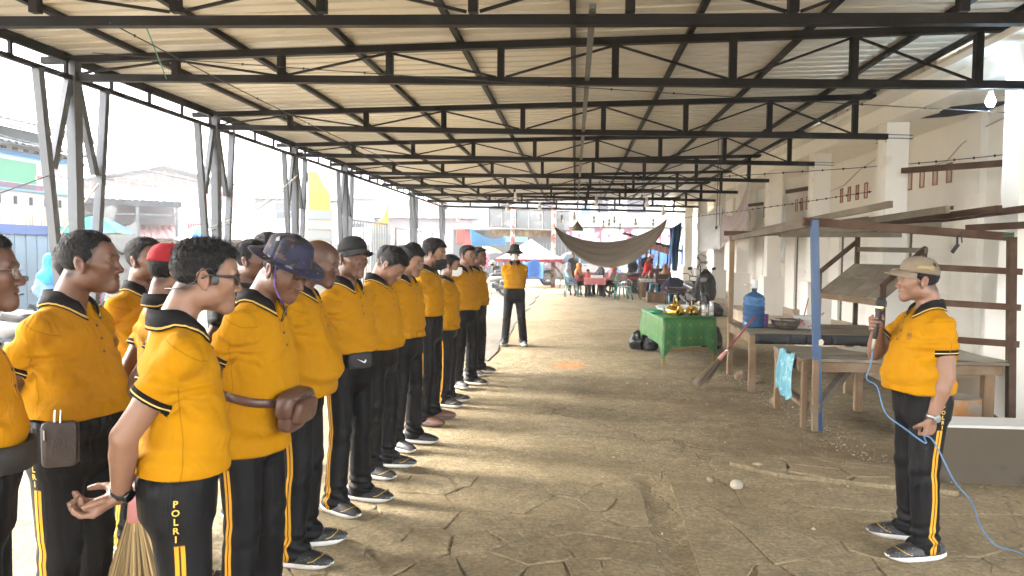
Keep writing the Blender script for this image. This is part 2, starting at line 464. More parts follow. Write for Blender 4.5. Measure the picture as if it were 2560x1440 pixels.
def shirt_mat():
    if 'polo_shirt' in MATS:return MATS['polo_shirt']
    m,t=newmat('polo_shirt');co=t.coord('Object')
    c=(.335,.150,.0008);n=t.noise(co,6.,5,.6)
    b=t.mix(n,tuple(x*.93 for x in c),tuple(x*1.05 for x in c))
    a=t.attr('cuff').outputs['Fac']     # metres above the sleeve end
    def band(lo,hi): return t.math('MULTIPLY',t.math('GREATER_THAN',a,lo),t.math('LESS_THAN',a,hi))
    b=t.mix(band(-.05,.008),b,(.006,.005,.005));b=t.mix(band(.008,.0125),b,(.48,.34,.11));b=t.mix(band(.0125,.027),b,(.006,.005,.005))
    sm=t.attr('seam').outputs['Fac']
    b=t.mix(t.math('LESS_THAN',t.math('ABSOLUTE',sm),.0016),b,tuple(x*.6 for x in c))
    t.col(b);t.rough(.85);t.b.inputs['Specular IOR Level'].default_value=.1
    mp=t.new('ShaderNodeMapping');mp.inputs['Scale'].default_value=(1,1,.5);t.link(co,mp.inputs[0])
    n1=t.bump(t.noise(mp.outputs[0],10.,3,.5,.9),.6,.03)
    w=t.noise(co,700.,2,.5);t.norm(t.bump(w,.18,.0015,n1));MATS['polo_shirt']=m;return m
def trouser_mat(stripe=True):
    nm='track_trousers' if stripe else 'plain_trousers'
    if nm in MATS:return MATS[nm]
    m,t=newmat(nm);co=t.coord('Object');c=(.0035,.0035,.0042)
    b=t.mix(t.noise(co,8.,4,.6),tuple(x*.75 for x in c),tuple(x*1.35 for x in c))
    if stripe:
        v=t.attr('side');sp=t.new('ShaderNodeSeparateXYZ');t.link(v.outputs['Vector'],sp.inputs[0])
        u=t.math('ABSOLUTE',sp.outputs[0])
        on=t.math('MULTIPLY',sp.outputs[1],t.math('LESS_THAN',u,.0150))
        b=t.mix(on,b,(.50,.24,.015))
        b=t.mix(t.math('MULTIPLY',on,t.math('LESS_THAN',u,.0028)),b,(.05,.008,.006))
    t.col(b);t.rough(.6);t.b.inputs['Specular IOR Level'].default_value=.16
    n1=t.bump(t.noise(t.coord('Object',(1,1,.3)),8.,3,.5,.9),.45,.03)
    t.norm(t.bump(t.noise(co,600.,2,.5),.1,.001,n1));MATS[nm]=m;return m
SKINS={'a':(.150,.074,.045),'b':(.108,.051,.031),'c':(.185,.096,.060),'d':(.088,.042,.027)}
def build_shoes():
    """one pair of reusable meshes: black trainer with a thick white sole; toe towards +Y, heel at y=-.075"""
    fx=Field(axisgrid(-.07,.07,.0045,[]),axisgrid(-.12,.23,.006,[]),axisgrid(-.01,.16,.005,[]))
    y=np.linspace(-.085,.195,15)
    for i in range(len(y)-1):
        w=lambda t:.036+.012*math.sin(PI*min(max((t+.085)/.28,0),1)*.95)-.012*max(0,(t-.13)/.06)
        hh=lambda t:np.interp(t,[-.085,-.05,.0,.05,.10,.15,.195],[.085,.098,.096,.084,.070,.056,.040])
        a,b=y[i],y[i+1]
        fx.cone((0,a,.040),(0,b,.040),w(a),w(b),.015,flat=((0,0,1),1.2))
        fx.cone((0,a,hh(a)-.022),(0,b,hh(b)-.022),.026,.026,.03)
    fx.halfspace((0,0,-1),(0,0,.030));V,F=fx.mesh()
    V=smooth(V,F,1);V[:,2]+=.0015*np.sin(V[:,1]*180)*(V[:,1]>.02)*(V[:,1]<.10)*(np.abs(V[:,0])<.02)
    # lacing and toe piping as colour attribute
    g=np.zeros((len(V),3));yy=V[:,1];zz=V[:,2]
    g[:,0]=np.abs((zz-.052)-.22*(yy-.13)-.4*np.maximum(yy-.13,0))-.0025+1.*(yy<.10)
    m,t=newmat('shoe_upper');at=t.attr('deco');sp=t.new('ShaderNodeSeparateXYZ');t.link(at.outputs['Vector'],sp.inputs[0])
    co=t.coord('Object');b=t.mix(t.noise(co,60.,3),(.006,.006,.0065),(.014,.014,.015))
    b=t.mix(t.math('LESS_THAN',sp.outputs[0],0.),b,(.45,.28,.03))
    vn=t.noise(t.coord('Object',(60,40,160)),1.5,1,.3);b=t.mix(t.math('MULTIPLY',t.math('GREATER_THAN',vn,.70),.5),b,(.3,.29,.28))
    t.col(b);t.rough(.55);t.norm(t.bump(t.noise(co,500.,2),.3,.001))
    # sole
    sx=Field(axisgrid(-.08,.08,.0045,[]),axisgrid(-.13,.25,.006,[]),axisgrid(-.01,.07,.004,[]))
    for i in range(len(y)-1):
        a,b_=y[i],y[i+1];up=lambda t:.014*max(0,(t-.12)/.075)**1.5+.008*max(0,(-.06-t)/.03)
        sx.cone((0,a,.024+up(a)),(0,b_,.024+up(b_)),w(a)+.006,w(b_)+.006,.01,flat=((0,0,1),1.85))
    sx.halfspace((0,0,1),(0,0,.046));sx.halfspace((0,0,-1),(0,0,.001))
    V2,F2=sx.mesh();V2[:,2]=np.maximum(V2[:,2]-.0,0)
    V2[:,2]+=np.where((V2[:,2]<.006)&(np.sin(V2[:,1]*160)>.55),.006,0)
    ms=plain('shoe_sole',(.52,.50,.46),.6,var=.08,c2=(.42,.36,.28),thr=.6)
    return (V,F,g,m),(V2,F2,ms)
SHOE=build_shoes()
SHOEMESH={}
def add_shoe(root,loc,rz,mat=None,sole=None,low=False,tilt=0.):
    key=(mat.name if mat else '',sole.name if sole else '')
    if key not in SHOEMESH:
        (V,F,g,m),(V2,F2,ms)=SHOE
        a=addmesh('shoe',V,F,mat or m,None,smooth=True,attrs={'deco':g});b=addmesh('sole',V2,F2,sole or ms,None,smooth=True)
        SHOEMESH[key]=(a.data,b.data);D.objects.remove(a);D.objects.remove(b)
    ma,mb_=SHOEMESH[key]
    o=_link(D.objects.new('shoe',ma));o.parent=root;o.location=loc;o.rotation_euler=(tilt,0,rz);KIDS.setdefault(root.name,[]).append(o)
    s=_link(D.objects.new('sole',mb_));s.parent=o;KIDS.setdefault(o.name,[]).append(s)
    return o
def two_bone(a,c,l1,l2,pole):
    """middle joint of a two-bone limb from a to c bending towards pole"""
    a,c,pole=map(lambda q:np.asarray(q,float),(a,c,pole));v=c-a;L=min(np.linalg.norm(v),l1+l2-1e-4);u=unit(v)
    x=(l1*l1-l2*l2+L*L)/(2*L);h=math.sqrt(max(l1*l1-x*x,0));p=pole-a;p=p-u*(p@u)
    return a+u*x+unit(p)*h, a+u*L
def hand_prims(wrist,fwd,palm,side,pose='relaxed',s=1.):
    """palm and five bent fingers. fwd: wrist->knuckles; palm: direction the palm faces; side: +1 thumb along cross(palm,fwd)"""
    f=unit(fwd);p=np.asarray(palm,float);p=unit(p-f*(p@f));w=np.cross(p,f)*side    # w: towards the thumb
    W=np.asarray(wrist,float);out=[]
    k=W+f*.088*s
    for j in range(4):
        o=w*(.030-.0205*j)*s
        out.append((W+f*.015*s+o*.65,k+o-f*(.004*j*s),.0135*s,.0125*s,.010))
    L=[.074,.084,.078,.062]
    curl={'relaxed':(18,32,22),'fist':(72,88,50),'grip':(50,72,46),'flat':(6,10,8),'cup':(30,36,20)}[pose]
    for j in range(4):
        b=k+w*(.030-.0205*j)*s-f*(.004*j*s);ang=0.;segs=[.45,.32,.23]
        for i,sg in enumerate(segs):
            ang+=R(curl[i]+(3*j if pose!='flat' else 0));d=f*math.cos(ang)+p*math.sin(ang)
            e=b+d*L[j]*sg*s;out.append((b,e,(.0092-.0008*i)*s,(.0086-.0009*i)*s,.003));b=e
    t0=W+f*.025*s+w*.026*s+p*.006*s;t1=t0+(f*.55+w*.62+p*.45)*.046*s
    if pose in('fist','grip'): t2=t1+(f*.55-w*.15+p*.8)*.034*s;t3=t2+(f*.25-w*.75+p*.45)*.026*s
    else: t2=t1+(f*.88+w*.2+p*.3)*.033*s;t3=t2+(f*.97+p*.2)*.024*s
    out+= [(t0,t1,.0155*s,.0115*s,.012),(t1,t2,.0112*s,.0102*s,.004),(t2,t3,.0102*s,.0085*s,.004)]
    return out
def human(name_label,loc,face,cfg=None,**kw):
    """face: world heading the person looks along, radians from +X. Returns the root Empty."""
    c=dict(h=1.68,girth=1.,belly=0.,skin='a',res=1.,arms='back',yaw=0,pitch=0,roll=0,hair='short',shirt='polo',hem=.88,trousers='track',stance=.13,shoes=None,sole=None,cap=None,group=None,
           seed=1,spread=0.,letters=True,emblem=False,glasses=None,mask=None,female=False,sit=None,lean=0.,armspec=None,buttons=True,collar=True,sleeve=.57,legsplit=.0,stubble=.25,jaw=1.,toe=12,belt=0,cat='person',faceage=0,hairtop=.016,hipz=0.)
    if cfg:c.update(cfg)
    c.update(kw);s=c['h']/1.70;g=c['girth'];rs=np.random.RandomState(c['seed']);res=c['res']
    root=thing('person',name_label,c['cat'],loc,face-PI/2,c['group'])
    sk=skin_mat('skin_'+c['skin'],SKINS[c['skin']])
    S=lambda *p:np.array(p,float)*s
    sit=c['sit'];dz=0.
    if sit is not None: dz=sit+.10-.90*s           # pelvis drop
    off=np.array([0,0,dz])
    tw=.0
    lean=c['lean']
    def up(p): # lean the upper body about the hips
        p=np.asarray(p,float).copy();z=p[2]-.92*s
        if z>0: p[1]+=z*math.sin(lean)
        return p+off
    # ---- skeleton
    shw=(.152 if c['female'] else .170)*(.6+.4*g)
    SH={1:up(S(shw,-.014,1.335)),-1:up(S(-shw,-.014,1.335))}
    HIP={1:S(.088,0,.90)+off,-1:S(-.088,0,.90)+off}
    st=c['stance'];ls=c['legsplit']
    if sit is None:
        ANK={1:S(st,-.015+ls,.085),-1:S(-st,-.015-ls,.085)}
        KNE={k:(HIP[k]*.5+ANK[k]*.5)+S(0,.022,.015) for k in(1,-1)}
    else:
        KNE={k:np.array([k*.13,.42*s,sit+.06]) for k in(1,-1)};ANK={k:np.array([k*.12,.40*s+.02*k,.085]) for k in(1,-1)}
    arms=c['arms'];LU,LF=.285*s,.245*s
    WR={};EL={};HD={}
    for k in(1,-1):
        a=arms if isinstance(arms,str) else arms[0 if k==1 else 1]     # (right,left)
        if a=='back': w=up(S(k*.020,-.185-.02*(k>0),.93+.02*(k>0)));e,w=two_bone(SH[k],w,LU,LF,up(S(k*.6,-.45,1.1)));h=(np.array([-k*.75,-.15,-.55]),np.array([0,-1.,.25]),'cup')
        elif a=='low': w=up(S(k*.235,.05,.86));e,w=two_bone(SH[k],w,LU,LF,up(S(k*.5,-.8,1.0)));h=(np.array([0,.08,-1.]),np.array([-k,.25,0]),'relaxed')
        elif a=='front': w=up(S(k*.03,.20,.93));e,w=two_bone(SH[k],w,LU,LF,up(S(k*.7,-.2,1.0)));h=(np.array([-k*.75,.3,-.5]),np.array([0,-1.,0]),'cup')
        elif a=='lap': w=SH[k]+S(-k*.06,.30,-.36);e,w=two_bone(SH[k],w,LU,LF,SH[k]+S(k*.5,-.1,-.5));h=(np.array([-k*.45,.9,-.2]),np.array([-k*.2,0,-1.]),'cup')
        else: # explicit (wrist, elbow pole, hand fwd, palm, pose) in body metres
            wv,pl,fw,pa,po=a;w=up(S(*wv));e,w=two_bone(SH[k],w,LU,LF,up(S(*pl)));h=(np.array(fw,float),np.array(pa,float),po)
        EL[k],WR[k],HD[k]=e,w,h
    NB=up(S(0,-.03,1.405));NP=up(S(0,.004+c.get('hf',0.),1.475))
    HR=rotm(c['yaw'],c['pitch'],c['roll']);HC=NP+HR@S(0,.032,.102)
    hs=s*1.0
    Hp=lambda *p:HC+HR@(np.array(p,float)*hs)
    # ---- skin
    fh=.0044*res;cb=.0085*res
    hx=[HC[0]-.10*s,HC[0]+.10*s,fh];hyv=[HC[1]-.135*s,HC[1]+.14*s,fh];hz=[HC[2]-.145*s,HC[2]+.14*s,fh]
    pts=np.array([SH[1],SH[-1],EL[1],EL[-1],WR[1],WR[-1],HC]);lo=pts.min(0)-.10;hi=pts.max(0)+.10
    for k in(1,-1): lo=np.minimum(lo,WR[k]+unit(HD[k][0])*.19-.03);hi=np.maximum(hi,WR[k]+unit(HD[k][0])*.19+.03)
    hi[2]=HC[2]+.16*s;hi[1]=max(hi[1],HC[1]+.16*s);lo[1]=min(lo[1],HC[1]-.15*s);lo[2]=min(lo[2],.84*s+dz)
    fz=[hz];fx=[hx];fy=[hyv]
    for k in(1,-1):
        q=WR[k]+unit(HD[k][0])*.09;fz.append([q[2]-.10,q[2]+.10,.0055*res]);fx.append([q[0]-.09,q[0]+.09,.0055*res]);fy.append([q[1]-.09,q[1]+.09,.0055*res])
    B=Field(axisgrid(lo[0],hi[0],cb,fx),axisgrid(lo[1],hi[1],cb,fy),axisgrid(lo[2],hi[2],cb,fz))
    # core hidden under the clothes
    bl=c['belly']
    tors=torso_tab(s,g,bl,c,dz,lean,-.014,max(.9,c['hem']+.05))
    B.loft(tors,.02)
    for k in(1,-1):
        B.cone(up(S(k*.04,-.022,1.385)),SH[k],.042*s,.046*s,.04)
        B.cone(SH[k],EL[k],.047*s*g,.040*s*g,.03);B.cone(EL[k],EL[k]+(WR[k]-EL[k])*.3,.039*s*g,.041*s*g,.008);B.cone(EL[k]+(WR[k]-EL[k])*.3,WR[k],.041*s*g,.027*s,.004)
        fw,pa,po=HD[k];side=1
        # thumb side: for right hand (k=1) cross(palm,fwd) points to the thumb when mirrored
        th=np.cross(unit(pa),unit(fw));sgn=-k
        for (p,q,r1,r2,kk) in hand_prims(WR[k],fw,pa,sgn,po,s):B.cone(p,q,r1,r2,kk)
    B.cone(NB+S(0,-.012,-.03),NP+HR@S(0,-.016,.035),.060*s*(.5+.5*g),.0535*s*(.5+.5*g),.03)
    # head
    E=lambda cc,rr,k=.02,mode='u',Rm=None:B.ell(Hp(*cc),[q*hs for q in rr],k,mode,HR if Rm is None else HR@Rm)
    Cn=lambda p,q,r1,r2,k=.015,mode='u',flat=None:B.cone(Hp(*p),Hp(*q),r1*hs,r2*hs,k,mode,None if flat is None else (HR@np.array(flat[0]),flat[1]))
    jw=c['jaw']*(.94 if c['female'] else 1.)
    E((0,-.014,.034),(.0775,.097,.083),.02)
    E((0,.028,.028),(.066,.064,.072),.02)                       # forehead
    E((0,.030,-.040),(.055*jw,.060,.072),.03)                   # face
    for k in(1,-1):
        E((k*.042*jw,-.002,-.060),(.022,.034,.030),.03)            # jaw angle
        E((k*.039,.056,-.022),(.024,.026,.026),.02)                # cheek
        Cn((k*.044,.068,-.012),(k*.062,.025,-.004),.012,.012,.02)   # cheekbone
        Cn((k*.010,.0905,.021),(k*.045,.077,.023),.0095,.0085,.014)  # brow ridge
    E((0,.073,-.099),(.026*jw,.022,.020),.025)                  # chin
    Cn((0,.066,-.062),(0,.070,-.085),.030,.026,.02)
    for k in(1,-1): E((k*.0315,.099,-.001),(.0185,.017,.0125),.012,'s') # eye sockets
    Cn((0,.084,.014),(0,.104,-.027),.0085,.0115,.008)           # nose
    E((0,.1055,-.031),(.0125,.0115,.0105),.006)
    for k in(1,-1):
        E((k*.0135,.0965,-.034),(.0095,.0105,.0085),.005)
        E((k*.0075,.1035,-.0415),(.0042,.005,.004),.003,'s')
    Cn((-.019,.0855,-.0575),(.019,.0855,-.0575),.0062,.0062,.008);Cn((-.008,.0925,-.0585),(.008,.0925,-.0585),.006,.006,.008)
    Cn((-.016,.0885,-.0705),(.016,.0885,-.0705),.0072,.0072,.008)
    Cn((-.012,.0985,-.0643),(.012,.0985,-.0643),.0030,.0030,.003,'s')
    for k in(1,-1):Cn((k*.010,.0985,-.0643),(k*.0215,.0925,-.0628),.0030,.0022,.003,'s')
    for k in(1,-1):
        Cn((k*.018,.0850,.0058),(k*.045,.0785,.0050),.0058,.0050,.005)   # upper lid
        Cn((k*.020,.0835,-.0078),(k*.043,.0780,-.0070),.0050,.0045,.005)  # lower lid
    if c['hair']!='hijab':
        for k in(1,-1):
            Rm=rotm(-k*.35,0,0)@rotm(0,-.22,k*.12)
            E((k*.0785,-.016,-.006),(.0090,.0205,.0335),.008,'u',Rm)
            E((k*.0885,-.0125,-.004),(.0075,.0105,.0195),.004,'s',Rm)
            E((k*.0775,-.006,-.034),(.008,.009,.010),.005)
    V,F=B.mesh()
    q=((V-HC)@HR)/hs;x,y,z=q.T;tint=np.zeros((len(V),3))
    lipd=np.sqrt(np.maximum(np.abs(x)-.019,0)**2+(y-.089)**2+((z+.064)*1.0)**2)
    tint[:,0]=np.clip(1.3-lipd/.0105,0,1)*.9
    eard=np.sqrt((np.abs(x)-.086)**2+(y+.014)**2+z**2);tint[:,0]=np.maximum(tint[:,0],np.clip(1.2-eard/.03,0,.35))
    nosed=np.sqrt(x**2+(y-.105)**2+(z+.03)**2);tint[:,0]=np.maximum(tint[:,0],np.clip(1-nosed/.025,0,.3))
    bx=np.abs(x);bz=.0285+.10*(bx-.012)-3.2*(np.maximum(bx-.035,0))**1.3
    br=np.clip(1.2-np.abs(z-bz)/.0050,0,1)*(bx>.010)*(bx<.052)*(y>.05);tint[:,1]=br*(.8 if not c['female'] else .6)
    tint[:,2]=np.clip(1-np.sqrt((np.abs(x)-.0075)**2+(y-.1035)**2+(z+.0415)**2)/.006,0,1)
    hl=hairline(np.abs(x),y,c)
    up_=z-hl
    if c['hair'] not in('none','hijab'):
        dens=np.clip(up_/.03+.55,0,1)*(np.abs(y)<.2);dens*=(eard>.030)|(z>.03)
        tint[:,1]=np.maximum(tint[:,1],dens*(.80 if c['hair']!='shaved' else .38)*(z>-.075))
    stb=c['stubble'];must=np.clip(1.1-np.sqrt((np.maximum(bx-.018,0))**2+(z+.0505)**2)/.010,0,1)*(y>.07)
    bd=np.clip((-.05-z)/.02,0,1)*np.clip((y-.0)/.04,0,1)*(np.sqrt(x*x+(z+.064)**2)>.018)
    if not c['female']: tint[:,1]=np.maximum(tint[:,1],np.maximum(must*stb*1.5,bd*stb*.55))
    V+=vnormals(V,F)*(snoise(V,22,c['seed'])*.0012)[:,None]
    addmesh('body',V,F,sk,root,smooth=True,attrs={'tint':tint})
    # ---- eyes
    if c['glasses']!='dark' or res<1.1:
        m=MB()
        for k in(1,-1): m.ell(Hp(k*.0315,.0775,-.0012),(.0150*hs,.0135*hs,(.0050 if c['pitch']<.35 else .0022)*hs),14,10,HR@rotm(-k*.22,0,0))
        ve=np.array(m.v);qq=((ve-HC)@HR)/hs
        side=np.sign(qq[:,0]);dx=qq[:,0]-side*.0315-c.get('gaze',0);dzz=qq[:,2]+.0022+(.003 if c['pitch']>.3 else 0)
        rr=np.sqrt(dx**2+dzz**2)
        m.obj('eye',eye_mat(),root,attrs={'iris':np.where(qq[:,1]>.078,rr,.1)})
    # ---- hair
    if c['hair'] in('short','full','bun','spiky','thin','side'): build_hair(root,c,HC,HR,hs,res,rs)
    if c['hair']=='hijab': build_hijab(root,c,HC,HR,hs,NB,SH,s,res,up)
    # ---- clothes
    if c['shirt'] in('polo','tee','long'): build_shirt(root,c,s,g,SH,EL,WR,NB,NP,up,dz,lean,res,rs)
    build_trousers(root,c,s,g,HIP,KNE,ANK,dz,res,rs)
    # ---- shoes
    if c['shoes']!='none':
        for k in(1,-1):
            a=ANK[k];add_shoe(root,(a[0],a[1]+.01,0),-k*R(c['toe']),c['shoes'],c['sole'])
    c.update(HC=HC,HR=HR,hs=hs,Hp=Hp,SH=SH,EL=EL,WR=WR,HD=HD,NB=NB,s=s,dz=dz,up=up,root=root)
    if c['cap']: build_cap(root,c)
    if c['glasses']: build_glasses(root,c)
    if c['mask']: build_mask(root,c)
    return root,c
def hairline(ax,y,c):
    """height (head units) of the hair's lower edge at a point of the skull"""
    fr=np.interp(y,[-.11,-.06,-.035,-.02,.005,.022,.032,.05,.075,.12],[-.062,-.058,-.035,-.012,-.010,-.004,.030,.056,.066+c.get('recede',0),.066+c.get('recede',0)])
    return fr+np.interp(y,[.03,.06],[0,1])*np.clip((ax-.03)/.03,0,1)*(.012+c.get('recede',0)*.8)
def eye_mat():
    if 'eye' in MATS:return MATS['eye']
    m,t=newmat('eye');a=t.attr('iris').outputs['Fac']
    t.col(t.ramp(a,[(.0052,(.008,.005,.004)),(.0062,(.16,.14,.125))]));t.rough(.15);MATS['eye']=m;return m
def build_hair(root,c,HC,HR,hs,res,rs):
    f=.0048*res;lo=HC-.15*hs;hi=HC+.16*hs
    B=Field(axisgrid(lo[0],hi[0],f,[]),axisgrid(lo[1],hi[1],f,[]),axisgrid(lo[2],hi[2],f,[]))
    X=B.x[:,None,None]-HC[0];Y=B.y[None,:,None]-HC[1];Z=B.z[None,None,:]-HC[2]
    P=np.stack(np.broadcast_arrays(X,Y,Z),-1)@HR/hs;x,y,z=P[...,0],P[...,1],P[...,2]
    def el(cc,rr):
        a,b,d=(x-cc[0])/rr[0],(y-cc[1])/rr[1],(z-cc[2])/rr[2];q=np.sqrt(a*a+b*b+d*d)+1e-6
        gg=np.sqrt((a/rr[0])**2+(b/rr[1])**2+(d/rr[2])**2)+1e-6;return q*(q-1)/gg
    sk=np.minimum(el((0,-.014,.034),(.0775,.097,.083)),el((0,.028,.028),(.066,.064,.072)))
    h=c['hair'];top=c['hairtop'];side=.004
    if h=='full':side=.011
    if h=='bun':side=.008
    t=np.clip((z-.045)/.05,0,1);th=side+(top-side)*t
    if h=='spiky': th=th+.010*t*np.clip((y+.02)/.08,0,1)
    if h=='side': th=th+.014*t*np.clip((y-.0)/.07,0,1)
    hl=hairline(np.abs(x),y,c)
    nz=snoise(P.reshape(-1,3),70,c['seed']+5,2).reshape(x.shape)
    th=th*np.clip((z-hl)/.028+.22,.22,1) if h!='full' else th
    d=sk-th-nz*.0035*(.3+t)
    e=(hl-z+nz*.006)*.8
    k=.012;hh=np.maximum(k-np.abs(d-e),0)/k
    B.d=(np.maximum(d,e)+hh*hh*k*.25).astype(np.float32)*hs
    if h=='bun': B.ell(HC+HR@np.array([0,-.125,.01])*hs,[.04*hs]*3,.015)
    V,F=B.mesh()
    N=vnormals(V,F)
    amp=.0045 if h=='spiky' else .0022
    V+=N*(snoise((V-HC)@HR,260 if h!='full' else 160,c['seed'],1)*amp)[:,None]
    ho=addmesh('hair',V,F,c.get('hairmat') or hair_mat(),root,smooth=True)
    if res<1.15 and c['cap'] is None or (c['cap'] and res<.9):
        r=np.random.RandomState(c['seed']+90);n=5200;i=r.randint(len(F),size=n);w=r.dirichlet([1,1,1,1],n)[:,:,None]
        P0=(V[F[i]]*w).sum(1);N0=unit_rows((N[F[i]]*w).sum(1));q0=((P0-HC)@HR)/hs
        cm=np.array([[0,.35,.4]]) if h=='spiky' else np.array([[0,-.35,-.55]])
        sidef=np.clip((.06-q0[:,2])/.05,0,1)[:,None];dirv=N0*(.55 if h=='spiky' else .30)+((cm*(1-sidef)+np.array([[0,-.3,-.9]])*sidef)@HR.T)*.6+r.normal(0,.28,(n,3))
        dirv=unit_rows(dirv);L=(r.uniform(.006,.014,n)*(1.5 if h=='spiky' else 1.)*(1-.65*sidef[:,0]))[:,None];sd=unit_rows(np.cross(dirv,r.normal(0,1,(n,3))))*.0007
        P0=P0-N0*.0015;VV=np.empty((3*n,3));VV[0::3]=P0-sd;VV[1::3]=P0+sd;VV[2::3]=P0+dirv*L
        addmesh('hair_strands',VV,np.arange(3*n).reshape(n,3),strand_mat(),ho)
def unit_rows(a): return a/(np.linalg.norm(a,axis=1,keepdims=True)+1e-12)
def strand_mat(): return plain('hair_strand',(.0055,.0048,.0048),.5,var=.3,bump=0,rv=0,spec=.3)
def build_hijab(root,c,HC,HR,hs,NB,SH,s,res,up):
    f=.008*res;lo=np.minimum(HC-.17*hs,up(np.array([-.26,-.20,1.16])*s));hi=np.maximum(HC+.17*hs,up(np.array([.26,.24,1.4])*s))
    B=Field(axisgrid(lo[0],hi[0],f,[]),axisgrid(lo[1],hi[1],f,[]),axisgrid(lo[2],hi[2],f,[]))
    H=lambda *p:HC+HR@(np.array(p)*hs)
    B.ell(H(0,-.016,.030),[.094*hs,.115*hs,.100*hs],.02,'u',HR);B.ell(H(0,.0,-.05),[.090*hs,.095*hs,.10*hs],.03,'u',HR)
    B.cone(H(0,.0,-.08),up(np.array([0,.0,1.33])*s),.09*s,.13*s,.05)
    for k in(1,-1):B.cone(up(np.array([k*.05,0,1.38])*s),SH[k]+np.array([0,0,-.02])*s,.085*s,.075*s,.06)
    B.ell(up(np.array([0,.06,1.26])*s),[.17*s,.10*s,.14*s],.05);B.ell(up(np.array([0,-.07,1.26])*s),[.17*s,.09*s,.14*s],.05)
    B.ell(H(0,.105,-.016),[.056*hs,.085*hs,.076*hs],.012,'s',HR)
    V,F=B.mesh();N=vnormals(V,F);V+=N*(snoise(V*np.array([1,1,.4]),26,c['seed'])*.006)[:,None]
    addmesh('headscarf',V,F,c['scarf'],root,smooth=True)
def torso_tab(s,g,bl,c,dz,lean,grow,hem):
    """stack of superellipses for the upper body; grow offsets the surface"""
    f=.93 if c['female'] else 1.
    rows=[(.70,.188,.138,-.004),(.80,.188,.138,-.004),(.92,.184,.134,.0),(1.0,.175*f,.126,.004),(1.08,.171*f,.121,.006),(1.18,.180,.120,.002),(1.27,.182,.114,-.004),(1.33,.168,.100,-.010),(1.37,.135,.084,-.016),(1.40,.088,.070,-.020),(1.44,.063,.060,-.020)]
    out=[]
    for z,a,b,y in rows:
        k=math.exp(-((z-1.02)/.13)**2)*bl
        bust=.022*math.exp(-((z-1.24)/.06)**2) if c['female'] else 0
        gg=1+(g-1)*(1 if z<1.36 else .4)
        zz=z*s+dz;yy=y*s+(max(z-.92,0)*s)*math.sin(lean)
        out.append((zz,a*s*gg+grow+k*.35,b*s*gg+grow+k*.5+bust/2,yy+k*.45+bust/2))
    z0=hem*s+dz
    if z0>out[0][0]:
        A=np.array(out);r0=[z0]+[float(np.interp(z0,A[:,0],A[:,i])) for i in(1,2,3)]
        out=[tuple(r0)]+[r for r in out if r[0]>z0+1e-4]
    return out
